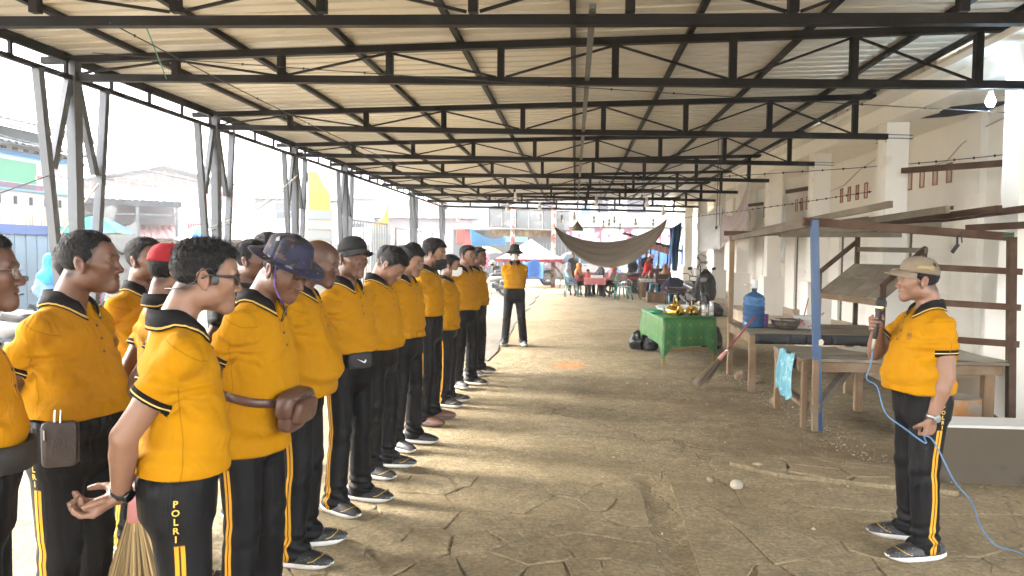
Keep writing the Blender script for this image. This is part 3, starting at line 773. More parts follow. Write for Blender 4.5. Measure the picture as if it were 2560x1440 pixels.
def build_shirt(root,c,s,g,SH,EL,WR,NB,NP,up,dz,lean,res,rs):
    pts=np.array([SH[1],SH[-1],EL[1],EL[-1]]+([WR[1],WR[-1]] if c['shirt']=='long' else []));lo=pts.min(0)-.13;hi=pts.max(0)+.13
    hem=c['hem'];A=np.array(torso_tab(s,g,c['belly'],c,dz,lean,.02,hem))
    lo[2]=hem*s+dz-.03;hi[2]=1.47*s+dz;lo[0]=min(lo[0],-A[:,1].max()-.04);hi[0]=max(hi[0],A[:,1].max()+.04)
    lo[1]=min(lo[1],(A[:,3]-A[:,2]).min()-.04);hi[1]=max(hi[1],(A[:,3]+A[:,2]).max()+.04)
    h=.0088*res
    B=Field(axisgrid(lo[0],hi[0],h,[]),axisgrid(lo[1],hi[1],h,[]),axisgrid(lo[2],hi[2],h,[]))
    B.loft(torso_tab(s,g,c['belly'],c,dz,lean,.004,hem),.03)
    for k in(1,-1):
        B.cone(up(np.array([k*.040,-.022,1.398])*s),SH[k]+np.array([0,0,-.002]),.044*s,.052*s,.03)
    body=B.d.copy()
    ends={};QD=[]
    for k in(1,-1):
        t=c['sleeve'];e=SH[k]+(EL[k]-SH[k])*t;ax=unit(EL[k]-SH[k]);ends[k]=(e,ax)
        Q=Field(B.x,B.y,B.z)
        Q.cone(SH[k]-ax*.00,e+ax*.06,.0535*s*(.5+.5*g),.070*s*(.5+.5*g),.001)
        if c['shirt']=='long':
            Q.cone(EL[k]-ax*.04,EL[k],.070*s,.056*s,.02);Q.cone(EL[k],WR[k],.056*s,.044*s,.02);e=WR[k];ax=unit(WR[k]-EL[k])
        else:Q.halfspace(ax,e)
        QD.append(Q.d.copy());B.put((slice(None),)*3,Q.d,.028)
    if c['shirt']=='polo':   # open collar
        z0=(1.36)*s+dz;yc=(1.36-.92)*s*math.sin(lean)
        X,Y,Z=B.x[:,None,None],B.y[None,:,None],B.z[None,None,:]
        d=np.maximum(np.abs(X)-.50*(Z-z0),yc+.015*s-Y);B.d=np.maximum(B.d,-d.astype(np.float32))
    B.d=np.maximum(B.d,(hem*s+dz-B.z)[None,None,:].astype(np.float32))
    V,F=B.mesh()
    cuff=np.full(len(V),.5)
    for k in(1,-1):
        e,ax=ends[k];d=(e-V)@ax;lat=np.linalg.norm(V-e+np.outer(d,ax),axis=1)
        ii=[np.clip(np.searchsorted(a,V[:,w]),0,len(a)-1) for w,a in enumerate((B.x,B.y,B.z))];on=(QD[0 if k==1 else 1][tuple(ii)]<body[tuple(ii)]+.004)&(d<.16)&(lat<.12*s)
        cuff=np.where(on,d,cuff)
    if c['shirt']!='polo': cuff[:]=.5
    # folds: horizontal slack above the hem, pulls from the armpits, vertical drape
    N=vnormals(V,F);zr=(V[:,2]-dz)/s;cf=np.clip((cuff-.01)/.05,0.1,1)
    w=snoise(V*np.array([6,6,1.6]),3.2,c['seed'],2)*.0075*np.clip((1.32-zr)/.2,.15,1)
    hz=np.sin(V[:,2]*62+4*snoise(V,4,c['seed']+1,1)+V[:,1]*14)*np.exp(-((zr-hem-.07)/.07)**2)*.0075
    r=np.zeros(len(V))
    for k in(1,-1):
        ap=SH[k]+np.array([-k*.01,0,-.11*s]);v=V-ap;rad=np.linalg.norm(v,axis=1);an=np.arctan2(v[:,2],np.abs(v[:,0])+np.abs(v[:,1])*.8)
        r+=np.sin(an*11+c['seed']+3*snoise(V,3,c['seed']+k,1))*np.exp(-(rad/.17)**2)*.0075
        sl=np.exp(-(((V-SH[k])@unit(EL[k]-SH[k])-.11)/.06)**2)*(np.linalg.norm(V-SH[k],axis=1)<.22)
        r+=np.sin(((V-SH[k])@unit(EL[k]-SH[k]))*75+5*snoise(V,8,c['seed']+7,1))*sl*.0048
    V=V+N*((w+hz+r)*cf)[:,None]
    V[:,2]+=np.where(zr<hem+.02,snoise(V,9,c['seed']+2,1)*.008,0)
    # soft side and shoulder seams
    seam=np.full(len(V),.1);tz=np.interp(V[:,2],A[:,0],A[:,3]);seam=np.where((np.abs(V[:,0])>.10*s)&(zr<1.25),V[:,1]-tz+.02,seam)
    for k in(1,-1):
        v=V-SH[k];ax=unit(EL[k]-SH[k]);q=(v@ax)+.02-.25*v[:,2]*0;seam=np.where((np.linalg.norm(v,axis=1)<.085)&(V[:,0]*k>0)&(zr>1.26),q,seam)
    mat=c.get('shirtmat') or shirt_mat()
    sh=addmesh('shirt',V,F,mat,root,smooth=True,attrs={'cuff':cuff,'seam':seam})
    c['shirtV']=(V,N)
    if c['shirt']=='polo': build_collar(root,sh,c,s,NB,NP,up,dz,res)
    return sh
def surf(c,p,d,lift=.002,key='shirtV'):
    """snap points to the nearest garment vertex seen along direction d"""
    V,N=c[key];out=[];nn=[]
    d=unit(d)
    for q in np.atleast_2d(p):
        rel=V-q;al=rel@d;la=np.linalg.norm(rel-np.outer(al,d),axis=1);ok=(N@d)<-.05
        sc=la+np.where(ok,0,9.)+np.maximum(al,0)*.02
        i=np.argsort(sc)[:4];w=1/(la[i]+.002);a=(al[i]*w).sum()/w.sum()
        n=unit((N[i]*w[:,None]).sum(0));out.append(q+d*(a-lift));nn.append(n)
    return np.array(out),np.array(nn)
def build_collar(root,sh,c,s,NB,NP,up,dz,res):
    m=MB();n=28;th0=R(24)
    yl=(1.40-.92)*s*math.sin(c['lean'])
    def ring(rx,ry,z,cy,drop=0):
        o=[]
        for i in range(n+1):
            a=PI/2+th0+(2*PI-2*th0)*i/n   # start right of the front, go round the back
            o.append((a,np.array([rx*math.cos(a),cy+ry*math.sin(a)+yl,z])))
        return o
    rowsdef=[(.064,.064,1.42,-.018,-1),(.067,.067,1.466,-.030,0),(.071,.071,1.472,-.030,.02),(.085,.085,1.442,-.024,.5),(.104,.103,1.412,-.020,1.)]
    rows=[]
    for rx,ry,z,cy,v in rowsdef:
        pts=[]
        for i,(a,p) in enumerate(ring(rx*s,ry*s,z*s+dz,cy*s)):
            fr=max(0,math.sin(a))              # front: the stand drops and the points hang lower
            p=p.copy();p[2]-=(.040*fr**2 + (.030*fr**3*v if v>.4 else 0)+(.012*abs(math.cos(a))**2*v if v>.4 else 0))*s
            if v>=.6:p[1]+=.012*s*fr**2*(v);p[0]*=1-.06*fr
            pts.append(p)
        rows.append(pts)
    P=np.array(rows);R_,C_=P.shape[:2]
    if 'shirtV' in c:
        SV,SN=c['shirtV'];ok=SV[:,2]>(1.25*s+dz);SV,SN=SV[ok],SN[ok]
        for i,tg in ((3,.016),(4,.006)):
            for j in range(C_):
                for _ in range(2):
                    p=P[i,j];q=np.argmin(((SV-p)**2).sum(1));dd=(p-SV[q])@SN[q];P[i,j]=p+SN[q]*(np.clip(dd,tg,tg+.010)-dd)
    V=P.reshape(-1,3);f=[(i*C_+j,(i+1)*C_+j,(i+1)*C_+j+1,i*C_+j+1) for i in range(R_-1) for j in range(C_-1)]
    edge=np.repeat([r[4] for r in rowsdef],C_)
    # give it thickness
    k=len(V);ctr=np.array([0,-.02*s+yl,0]);out=V.copy();dv=out-ctr;dv[:,2]=.02;dv/=np.linalg.norm(dv,axis=1,keepdims=True);V2=V-dv*.004
    f2=[tuple(k+i for i in q[::-1]) for q in f];bd=[j for j in range(C_)]+[i*C_+C_-1 for i in range(1,R_)]+[(R_-1)*C_+j for j in range(C_-2,-1,-1)]+[i*C_ for i in range(R_-2,0,-1)]
    f3=[(a,b,k+b,k+a) for a,b in zip(bd,bd[1:]+bd[:1])]
    if 'collar' not in MATS:
        mm,t=newmat('collar');a=t.attr('edge').outputs['Fac'];b=t.mix(t.noise(t.coord(),300.,2),(.005,.0048,.005),(.010,.0095,.010));t.b.inputs['Specular IOR Level'].default_value=.15
        l=t.math('MULTIPLY',t.math('GREATER_THAN',a,.82),t.math('LESS_THAN',a,.92));t.col(t.mix(l,b,(.45,.29,.07)));t.rough(.85);MATS['collar']=mm
    addmesh('collar',np.vstack([V,V2]),f+f2+f3,MATS['collar'] if c.get('collarmat') is None else c['collarmat'],sh,smooth=True,attrs={'edge':np.concatenate([edge,edge])})
    if res<1.3 and c['buttons']:
        pts=np.array([[0.010*s,.4,z*s+dz] for z in(1.335,1.285,1.235)]);q,nn=surf(c,pts,(0,-1,0),.0015)
        m=MB()
        for a,b in zip(q,nn):
            zx=unit(np.cross(b,[0,0,1.]));m.lathe([(.0058,0),(.0058,.0022),(.003,.003)],10,a,rm=np.stack([zx,np.cross(b,zx),b],1))
        m.obj('button',plain('button',(.012,.009,.008),.4,rv=0),sh)
        # placket edge stitched down the front
        pz=np.array([[x*s,.4,z*s+dz] for x in(-.010,.026) for z in np.linspace(1.355,1.205,9)]);q,nn=surf(c,pz,(0,-1,0),.0008)
        m=MB();m.tube(q[:9],.0011,5);m.tube(q[9:],.0011,5);m.obj('placket',plain('placket_thread',(.30,.13,.003),.8,rv=0),sh)
def build_trousers(root,c,s,g,HIP,KNE,ANK,dz,res,rs):
    pts=np.array([HIP[1],HIP[-1],KNE[1],KNE[-1],ANK[1],ANK[-1]]);lo=pts.min(0)-.18*(.6+.4*g);hi=pts.max(0)+.18*(.6+.4*g)
    lo[2]=.02;hi[2]=1.02*s+dz+.02
    h=.0095*res
    B=Field(axisgrid(lo[0],hi[0],h,[]),axisgrid(lo[1],hi[1],h,[]),axisgrid(lo[2],hi[2],h,[]))
    bl=c['belly'];sitting=c['sit'] is not None;skirt=c['trousers']=='skirt'
    top=1.0*s+dz;gg=.5+.5*g
    tab=[(.73*s+dz,.10*s,.06*s,-.01*s),(.80*s+dz,.165*s*gg,.118*s*gg,-.008*s),(.90*s+dz,.176*s*gg,.124*s*gg,-.008*s),(.96*s+dz,.172*s*gg+bl*.25,.118*s*gg+bl*.35,bl*.3),(top,.160*s*gg+bl*.3,.108*s*gg+bl*.4,bl*.4)]
    B.loft(tab,.03)
    for k in(1,-1):
        lw=1.0
        if skirt:
            B.cone(HIP[k],KNE[k],.115*s*gg,.12*s*gg,.08);B.cone(KNE[k],ANK[k]+np.array([0,0,-.02]),.12*s*gg,.13*s*gg,.12)
        else:
            B.cone(HIP[k]+np.array([0,-.006,-.02]),KNE[k],.095*s*gg,.073*s*gg,.035)
            B.cone(KNE[k],ANK[k]+np.array([0,.0,-.012]),.073*s*gg,.068*s,.006)
            B.ell(ANK[k]+np.array([0,.025,-.005]),[.060*s,.082*s,.05*s],.03)
    B.d=np.maximum(B.d,(.036-B.z)[None,None,:].astype(np.float32))
    V,F=B.mesh();N=vnormals(V,F)
    w=snoise(V*np.array([5,5,.9]),3.0,c['seed']+11,2)*.0085
    if not skirt and not sitting:
        zz=V[:,2]
        w+=np.sin(zz*105+5*snoise(V,5,c['seed']+3,1)+V[:,1]*20)*np.exp(-((zz-.12)/.07)**2)*.0075        # bunching over the shoe
        w+=np.sin(zz*60+V[:,0]*30+4*snoise(V,4,c['seed']+5,1))*np.exp(-((zz-.47)/.09)**2)*.003
        w+=np.sin(np.arctan2(V[:,1],V[:,0])*26+c['seed'])*np.exp(-((zz-.97*s)/.05)**2)*.003             # elastic gathers
    V=V+N*w[:,None]
    tk=np.clip((V[:,2]-(c['hem']*s+dz)+.01)/.03,0,1)*(0 if c.get('tucked') else 1);V[:,0]*=1-.085*tk;V[:,1]-=(V[:,1]-c['belly']*.3)*.085*tk
    side=np.zeros((len(V),3));sg=np.where(V[:,0]>0,1,-1)
    if c['trousers']=='track':
        cx=np.zeros(len(V));cy=np.zeros(len(V))
        for k in(1,-1):
            zs=[ANK[k][2],KNE[k][2],HIP[k][2]];mk=sg==k
            cy=np.where(mk,np.interp(V[:,2],zs,[ANK[k][1],KNE[k][1]-.008,HIP[k][1]-.012]),cy);cx=np.where(mk,np.interp(V[:,2],zs,[ANK[k][0],KNE[k][0],HIP[k][0]]),cx)
        wob=.010*np.sin(V[:,2]*16+c['seed'])*np.exp(-V[:,2]/.5)+.014*np.sin(V[:,2]*55+c['seed'])*np.exp(-((V[:,2]-.10)/.05)**2)
        side[:,0]=V[:,1]-cy+wob+.01;side[:,1]=((V[:,0]-cx)*sg>.02)&(V[:,2]<.745*s)
    mats={'track':lambda:trouser_mat(True),'plain':lambda:trouser_mat(False)}
    mt=c.get('trousermat') or mats.get(c['trousers'],mats['plain'])()
    tr=addmesh('skirt' if skirt else 'trousers',V,F,mt,root,smooth=True,attrs={'side':side})
    c['trouV']=(V,N)
    if c['trousers']=='track' and c['letters'] and res<1.4:
        for k in(1,-1):
            for i,ch in enumerate('POLRI'):
                v,f=LET[ch];zc=(.880-.0285*i)*s;p=np.zeros_like(v);u=v[:,0]*s
                yc=HIP[k][1]-.022+.0*i
                p[:,0]=k*.4;p[:,1]=yc+(u if k>0 else -u);p[:,2]=zc+v[:,1]*s
                q,_=surf(c,p,(-k,0,0),.0025,'trouV')
                addmesh('lettering',q,f if k>0 else [t[::-1] for t in f],lett_mat(),tr)
    return tr
def lett_mat(): return plain('lettering_gold',(.55,.35,.05),.5,rv=0)
LET={ch:text_mesh(ch,.030,0,.0006) for ch in 'POLRI'}
def build_cap(root,c):
    kind_,col=c['cap'];Hp,HR,hs,HC=c['Hp'],c['HR'],c['hs'],c['HC'];m=MB()
    T=lambda x,y,z:Hp(x,y,z)
    tilt=rotm(0,-.12 if kind_!='backcap' else .1,0)
    def P(x,y,z):
        v=tilt@np.array([x,y,z-.05]);return Hp(v[0],v[1],v[2]+.05+c.get('hatz',0.))
    if kind_ in('cap','backcap'):
        sg=1 if kind_=='cap' else -1
        def dome(u,v):
            a=2*PI*u;t=v*PI/2;rr=math.cos(t)**.75;st=1+.0*math.sin(6*a)
            zz=.045+.096*math.sin(t)**.9
            if sg>0: zz+=.006*math.sin(a)*(1-v)
            seam=.0012*(abs(math.sin(3*a))<.06)
            return P((.0865+seam)*rr*math.cos(a),-.012+(.106+seam)*rr*math.sin(a)*1.0+.010*math.sin(t)*sg*.4,zz)
        m.grid(dome,48,12,th=.003,flip=False)
        m.ell(P(0,-.010,.142),(.006,.006,.004),8,5)
        cp=m.obj('cap',col,root)
        if sg>0:
            m=MB()
            def brim(u,v):
                a=R(18)+R(144)*u;ex=.078*v*math.sin(PI*u)**.55
                x=.088*math.cos(a);y=-.012+.108*math.sin(a)+ex
                z=.047-.010*v*1.0-.30*x*x/.1*(.4+.6*v)+.004
                return P(x*(1-.05*v),y,z-.012*v)
            m.grid(brim,24,6,th=.004);m.obj('brim',c.get('brimmat') or col,cp)
        return cp
    if kind_=='bucket':
        def crown(u,v):
            a=2*PI*u;t=v
            if t<.5: r=1-.12*t/.5;z=.040+.070*t/.5
            else:
                q=(t-.5)/.5;r=.88*math.cos(q*PI/2)**.62;z=.110+.036*math.sin(q*PI/2)
            return P(.092*r*math.cos(a),-.010+.112*r*math.sin(a),z+.006*math.sin(2*a+1)*t)
        m.grid(crown,40,14,th=.003);hat=m.obj('hat',col,root)
        m=MB();bw=c.get('brim',.062)
        def brim(u,v):
            a=2*PI*u;r=1+v*bw/.1
            return P(.092*r*math.cos(a),-.010+.112*r*math.sin(a),.044-v*bw*(c.get('droop',.34)-.30*abs(math.cos(a))*c.get('flare',1.)+.12*math.sin(a)))
        m.grid(brim,48,5,th=.003);m.obj('brim',c.get('brimmat') or col,hat)
        return hat
def build_glasses(root,c):
    Hp=c['Hp'];hs=c['hs'];m=MB();dark=c['glasses']=='dark'
    for k in(1,-1):
        pts=[]
        for i in range(20):
            a=2*PI*i/20;pts.append(Hp(k*.034+.0265*math.copysign(abs(math.cos(a))**.7,math.cos(a)),.101-.004*abs(math.cos(a))-.006*(k*math.cos(a)>0)*abs(math.cos(a)),.001+.0195*math.copysign(abs(math.sin(a))**.7,math.sin(a))))
        m.tube(pts,.0024*hs if dark else .0012*hs,6,closed=True)
        m.tube([Hp(k*.060,.094,.010),Hp(k*.076,.055,.010),Hp(k*.083,.0,.008),Hp(k*.082,-.022,-.004)],(.0042 if dark else .0016)*hs,6)
    m.tube([Hp(-.009,.103,.004),Hp(0,.107,.006),Hp(.009,.103,.004)],.0018*hs,6)
    fr=m.obj('sunglasses' if dark else 'glasses',plain('frame_black',(.010,.010,.011),.3,rv=0) if dark else plain('frame_metal',(.25,.24,.22),.35,metal=.8,rv=0),root)
    m=MB()
    for k in(1,-1):
        ctr=Hp(k*.034,.099,.001);R_=c['HR'];poly=[]
        for i in range(20):
            a=2*PI*i/20;poly.append(Hp(k*.034+.0255*math.copysign(abs(math.cos(a))**.7,math.cos(a)),.0995-.004*abs(math.cos(a))-.006*(k*math.cos(a)>0)*abs(math.cos(a)),.001+.0185*math.copysign(abs(math.sin(a))**.7,math.sin(a))))
        b=len(m.v);m._add(poly+[ctr+c['HR']@np.array([0,.003,0])],[(i,(i+1)%20,20) for i in range(20)],True)
    if dark:m.obj('lens',plain('lens_dark',(.008,.009,.012),.08,var=0,bump=0,rv=0,coat=.5),fr)
    else:m.obj('lens',plain('lens_clear',(.8,.85,.85),.05,var=0,bump=0,rv=0,alpha=.12),fr)
def build_mask(root,c):
    Hp=c['Hp'];m=MB();zo=-.030 if c['mask']=='chin' else 0
    def f(u,v):
        a=R(-78)+R(156)*u;z=.0-.105*v+zo*1.2
        bul=math.sin(PI*v)*.016*math.cos(a)
        rx=.068+.0;ry=.092-(.012 if v>.85 else 0)
        zz=-.020-.0*v+(z)
        wid=1-.16*abs(v-.5)*2
        return Hp(rx*wid*math.sin(a),.010+(ry+bul+.020*math.cos(a)**6*(1-v)*.8)*math.cos(a)+.004,zz+.018)
    m.grid(f,20,10,th=.002);k_=m.obj('face_mask',c['maskmat'],root)
    m=MB()
    for k in(1,-1):m.tube([Hp(k*.062,.035,-.012+zo),Hp(k*.078,.0,.010+zo*.4),Hp(k*.080,-.025,.0),Hp(k*.070,.02,-.06+zo)],.0014*c['hs'],5)
    m.obj('ear_loop',c['maskmat'],k_)
# ------------------------------------------------------------------ ground
def ground_mat(name,c,c2,dark,stain=(.45,.18,.05),bumpk=.8):
    m,t=newmat(name);co=t.new('ShaderNodeNewGeometry').outputs['Position']
    n1=t.noise(co,.55,6,.6,.3);n2=t.noise(co,3.2,8,.65,.6);n3=t.noise(co,38.,4,.7);n4=t.noise(co,.23,4,.55)
    b=t.mix(t.ramp(n2,[(.35,0.),(.65,1.)]),c,c2)
    b=t.mix(t.ramp(n1,[(.50,0.),(.66,.75)]),b,dark)
    b=t.mix(t.math('MULTIPLY',t.ramp(n3,[(.38,0.),(.68,1.)]),.8),b,tuple(x*.45 for x in c))
    n5=t.noise(co,11.,7,.7,.8);b=t.mix(t.math('MULTIPLY',t.ramp(n5,[(.50,0.),(.66,1.)]),.65),b,tuple(x*.50 for x in c));b=t.mix(t.math('MULTIPLY',t.ramp(n5,[(.30,1.),(.42,0.)]),.5),b,tuple(min(1,x*1.35) for x in c2))
    b=t.mix(t.math('MULTIPLY',t.ramp(t.noise(co,150.,2,.6),[(.68,0.),(.74,1.)]),.5),b,(.55,.50,.42))
    # a spill of reddish earth and broad darker brown patches
    def spot(x,y,rx,ry,soft):
        s=t.new('ShaderNodeSeparateXYZ');t.link(co,s.inputs[0])
        a=t.math('DIVIDE',t.math('SUBTRACT',s.outputs[0],x),rx);d=t.math('DIVIDE',t.math('SUBTRACT',s.outputs[1],y),ry)
        r=t.math('SQRT',t.math('ADD',t.math('MULTIPLY',a,a),t.math('MULTIPLY',d,d)))
        r=t.math('ADD',r,t.math('MULTIPLY_ADD',n2,1.6,-.8));return t.ramp(r,[(soft,1.),(1.,0.)])
    b=t.mix(t.math('MULTIPLY',spot(-.05,10.4,.30,.55,.2),.75),b,stain)
    b=t.mix(t.math('MULTIPLY',spot(1.75,6.3,.9,1.3,.1),.62),b,(.115,.075,.038));b=t.mix(t.math('MULTIPLY',spot(1.35,7.6,.7,.7,.1),.4),b,(.16,.10,.05))
    t.col(b);t.rough(t.math('MULTIPLY_ADD',n2,-.25,.97));t.b.inputs['Specular IOR Level'].default_value=.25
    h=t.math('ADD',t.math('ADD',t.math('MULTIPLY',n2,.6),t.math('MULTIPLY',n5,-.7)),t.math('MULTIPLY',n3,.55))
    v=t.new('ShaderNodeTexVoronoi',feature='DISTANCE_TO_EDGE');v.inputs['Scale'].default_value=.62;v.inputs['Randomness'].default_value=1.
    wv=t.new('ShaderNodeVectorMath',operation='ADD');t.link(co,wv.inputs[0]);nn=t.new('ShaderNodeTexNoise');nn.inputs['Scale'].default_value=1.7;nn.inputs['Detail'].default_value=5;t.link(co,nn.inputs['Vector']);t.link(nn.outputs['Color'],wv.inputs[1]);t.link(wv.outputs[0],v.inputs['Vector'])
    cr=t.math('MULTIPLY',t.ramp(v.outputs['Distance'],[(0.,1.),(.011,0.)]),t.ramp(n4,[(.46,0.),(.56,1.)]))
    b2=t.mix(t.math('MULTIPLY',cr,.55),b,(.10,.072,.045));t.col(b2)
    h=t.math('SUBTRACT',h,t.math('MULTIPLY',cr,.7))
    nb=t.bump(h,bumpk,.03);t.norm(t.bump(t.noise(co,210.,3,.6),.35,.004,nb));return m
GROUND=ground_mat('worn_concrete',(.250,.194,.110),(.350,.283,.172),(.155,.110,.056))
SLAB=ground_mat('cracked_slab',(.235,.184,.106),(.315,.252,.152),(.150,.109,.058),bumpk=.35)
ROADM=ground_mat('dusty_road',(.36,.31,.23),(.43,.38,.30),(.29,.24,.18))
HOLES=[]
rg=np.random.RandomState(3)
def gz(x,y):
    """height of the worn market floor"""
    P=np.stack([np.asarray(x,float),np.asarray(y,float),0*np.asarray(x,float)],-1).reshape(-1,3)
    z=snoise(P,1.1,5,3)*.010+snoise(P,5.,9,2)*.0035
    px,py=P[:,0],P[:,1]
    z+=-.030*np.clip(1-np.abs(px-.575)/.085,0,1)**.35*((py>3.0)&(py<5.25))          # drain channel
    ridge=np.exp(-((py-9.6-.6*np.sin(px*1.3))/.55)**2)*np.exp(-((px-.1)/1.5)**2);z+=ridge*(.010+.034*np.abs(snoise(P,9,21,2)));rough=np.clip((py-7.6)/1.,0,1)*np.clip((12.6-py)/1.5,0,1)*np.clip((px+1.6)/.5,0,1)*np.clip((1.5-px)/.5,0,1);z+=rough*np.abs(snoise(P,6.5,41,3))*.020
    z+=.02*np.exp(-((py-5.25-.1*np.sin(px*5))/.16)**2)*np.abs(snoise(P,8,33,2))*((px>-1.2)&(px<1.6))
    return z.reshape(np.shape(x))-.012
def ground():
    xs=np.concatenate([np.arange(-6.,-2.6,.2),np.arange(-2.6,3.4,.045),np.arange(3.4,6.,.2)])
    ys=np.concatenate([np.arange(-6,1.8,.4),np.arange(1.8,7.,.045),np.arange(7.,13.,.07),np.arange(13,36,.35)])
    X,Y=np.meshgrid(xs,ys,indexing='ij');Z=gz(X,Y)
    V=np.stack([X,Y,Z],-1).reshape(-1,3);nx,ny=X.shape
    i,j=np.meshgrid(np.arange(nx-1),np.arange(ny-1),indexing='ij');a=(i*ny+j).ravel()
    F=np.stack([a,a+ny,a+ny+1,a+1],1)
    g=addmesh('ground',V,F,GROUND,None,smooth=True);kind(g)
    m=MB();q=400.
    for x0,x1,y0,y1 in ((-q,-5.9,-q,q),(5.7,q,-q,q),(-5.9,5.7,35.6,q),(-5.9,5.7,-q,-5.8)): m._add([(x0,y0,-.03),(x1,y0,-.03),(x1,y1,-.03),(x0,y1,-.03)],[(0,1,2,3)])
    kind(m.obj('road',ROADM))
    return g
GND=ground()
def clip_poly(poly,n,d):
    out=[]
    for i in range(len(poly)):
        a,b=poly[i],poly[(i+1)%len(poly)];da=a@n-d;db=b@n-d
        if da<=0:out.append(a)
        if da*db<0:out.append(a+(b-a)*da/(da-db))
    return out
def slab_pieces(outline,n,seed,zt,minsize=.05,gap=.007):
    """broken slab: irregular pieces with recessed joints, each a little out of level"""
    r=np.random.RandomState(seed);o=np.array(outline,float);lo,hi=o.min(0),o.max(0)
    S=[];k=0
    while len(S)<n and k<4000:
        k+=1;p=r.uniform(lo,hi)
        if all(np.hypot(*(p-q))>.55*math.sqrt((hi-lo).prod()/n) for q in S):S.append(p)
    S=np.array(S)
    for i,p in enumerate(S):
        poly=[q for q in o]
        for j,q in enumerate(S):
            if j==i or np.hypot(*(p-q))>1.6:continue
            d=q-p;L=np.hypot(*d);nn=d/L;poly=clip_poly(poly,nn,float(nn@((p+q)/2))-gap/2*r.uniform(.5,1.8))
            if len(poly)<3:break
        if len(poly)<3:continue
        c=np.mean(poly,0);P=[]
        for a,b in zip(poly,poly[1:]+poly[:1]):   # roughen edges
            P.append(a+r.normal(0,.008,2));
            if np.hypot(*(b-a))>.14:P.append((a+b)/2+r.normal(0,.014,2))
        P=np.array(P);tl=r.normal(0,.005,2);z0=zt+r.uniform(-.003,.003);m=MB();K=len(P)
        top=[(*(c+(q-c)*.972),z0+(q-c)@tl) for q in P];mid=[(*q,z0-.004+(q-c)@tl) for q in P];bot=[(*q,-.06) for q in P]
        v=top+mid+bot;f=[tuple(range(K))]+[(K+a,K+(a+1)%K,(a+1)%K,a) for a in range(K)]+[(2*K+a,2*K+(a+1)%K,K+(a+1)%K,K+a) for a in range(K)]
        m._add(v,f);m.obj('slab_piece',SLAB,GND)
slab_pieces([(-1.75,2.35),(.46,2.35),(.47,4.9),(-.1,5.18),(-1.3,5.05),(-1.7,4.0)],78,4,.003)
slab_pieces([(.66,3.05),(2.3,2.6),(3.2,3.4),(3.1,4.9),(1.9,5.0),(.68,5.13)],30,8,.002,gap=.004)
slab_pieces([(1.55,5.3),(2.6,5.05),(2.5,5.65),(1.5,5.85),(1.2,5.6)],12,11,.026,gap=.007)
# raised tiled porch floor
PORCH=plain('porch_floor',(.42,.33,.24),.5,var=.2,scale=3,c2=(.30,.22,.15),bump=.1)
def porch():
    o=part('porch_floor',plain('porch_core',(.35,.29,.22),.8),None,lambda m:m.bx(3.98,6.0,8.6,34.,-.05,.235));kind(o)
    m=MB();m.bx(0,.31,0,.31,0,.014);tile=m.obj('tile',PORCH,o);tile.location=(3.985,8.62,.236)
    k=0
    for i in range(6):
        for j in range(44):
            if i==j==0:continue
            share(tile,o,(3.985+i*.32,8.62+j*.32,.236+rg.uniform(-.001,.001)),name='tile');k+=1
    m=MB();m.bx(0,.014,0,.30,0,.22);rt_=m.obj('riser_tile',PORCH,o);rt_.location=(3.964,8.62,.01)
    for j in range(1,44):share(rt_,o,(3.964,8.62+j*.32,.01),name='riser_tile')
porch()
# ------------------------------------------------------------------ market canopy of dark steel trusses
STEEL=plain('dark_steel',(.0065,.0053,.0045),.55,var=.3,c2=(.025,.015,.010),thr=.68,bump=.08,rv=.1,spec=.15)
GALV=plain('grey_channel',(.058,.063,.070),.5,metal=.1,var=.12,c2=(.04,.036,.03),thr=.66,bump=.05)
def roof_mat():
    m,t=newmat('roof_sheet');co=t.new('ShaderNodeNewGeometry').outputs['Position']
    mp=t.new('ShaderNodeMapping');mp.inputs['Scale'].default_value=(.5,5,1);t.link(co,mp.inputs[0])
    n=t.noise(mp.outputs[0],1.6,6,.6);n2=t.noise(co,.7,5,.6)
    b=t.mix(n,(.42,.395,.335),(.52,.495,.435));b=t.mix(t.ramp(n2,[(.55,0.),(.75,.5)]),b,(.44,.38,.30));t.col(b)
    t.rough(.42);t.b.inputs['Metallic'].default_value=.15;t.norm(t.bump(n,.08,.01));return m
ROOF=roof_mat()
CAN=thing('market_canopy','long open market canopy of dark steel trusses with a ribbed cream roof on splayed posts','canopy',(-5.4,7.4,0))
TY=[5.4,7.4,10.47,13.54,16.6,19.7,22.75,25.8,28.9]
ztop=lambda x:3.64+(x+5.5)*.0175
zbot=lambda x:3.45-.0195*(x+5.4)
XS=[-5.4+1.155*i for i in range(9)]
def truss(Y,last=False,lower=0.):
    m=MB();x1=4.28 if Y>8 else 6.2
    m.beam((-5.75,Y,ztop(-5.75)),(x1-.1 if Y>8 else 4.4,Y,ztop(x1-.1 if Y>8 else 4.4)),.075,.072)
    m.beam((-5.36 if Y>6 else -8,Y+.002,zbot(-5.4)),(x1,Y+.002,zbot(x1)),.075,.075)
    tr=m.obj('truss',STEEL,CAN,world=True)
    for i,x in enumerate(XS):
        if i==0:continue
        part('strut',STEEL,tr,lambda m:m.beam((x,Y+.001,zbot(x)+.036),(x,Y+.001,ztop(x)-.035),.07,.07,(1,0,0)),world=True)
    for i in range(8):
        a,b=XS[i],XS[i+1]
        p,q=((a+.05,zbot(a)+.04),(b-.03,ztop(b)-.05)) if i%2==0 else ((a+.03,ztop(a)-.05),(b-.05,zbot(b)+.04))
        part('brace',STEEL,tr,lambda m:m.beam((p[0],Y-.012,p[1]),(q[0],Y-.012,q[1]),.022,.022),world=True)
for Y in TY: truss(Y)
PX=[-.05+1.155*i for i in range(-4,4)]+[-5.52,4.02]
for x in PX:
    part('purlin',STEEL,CAN,lambda m:m.beam((x,-7,ztop(x)+.062),(x,30.2,ztop(x)+.062),.055,.052),world=True)
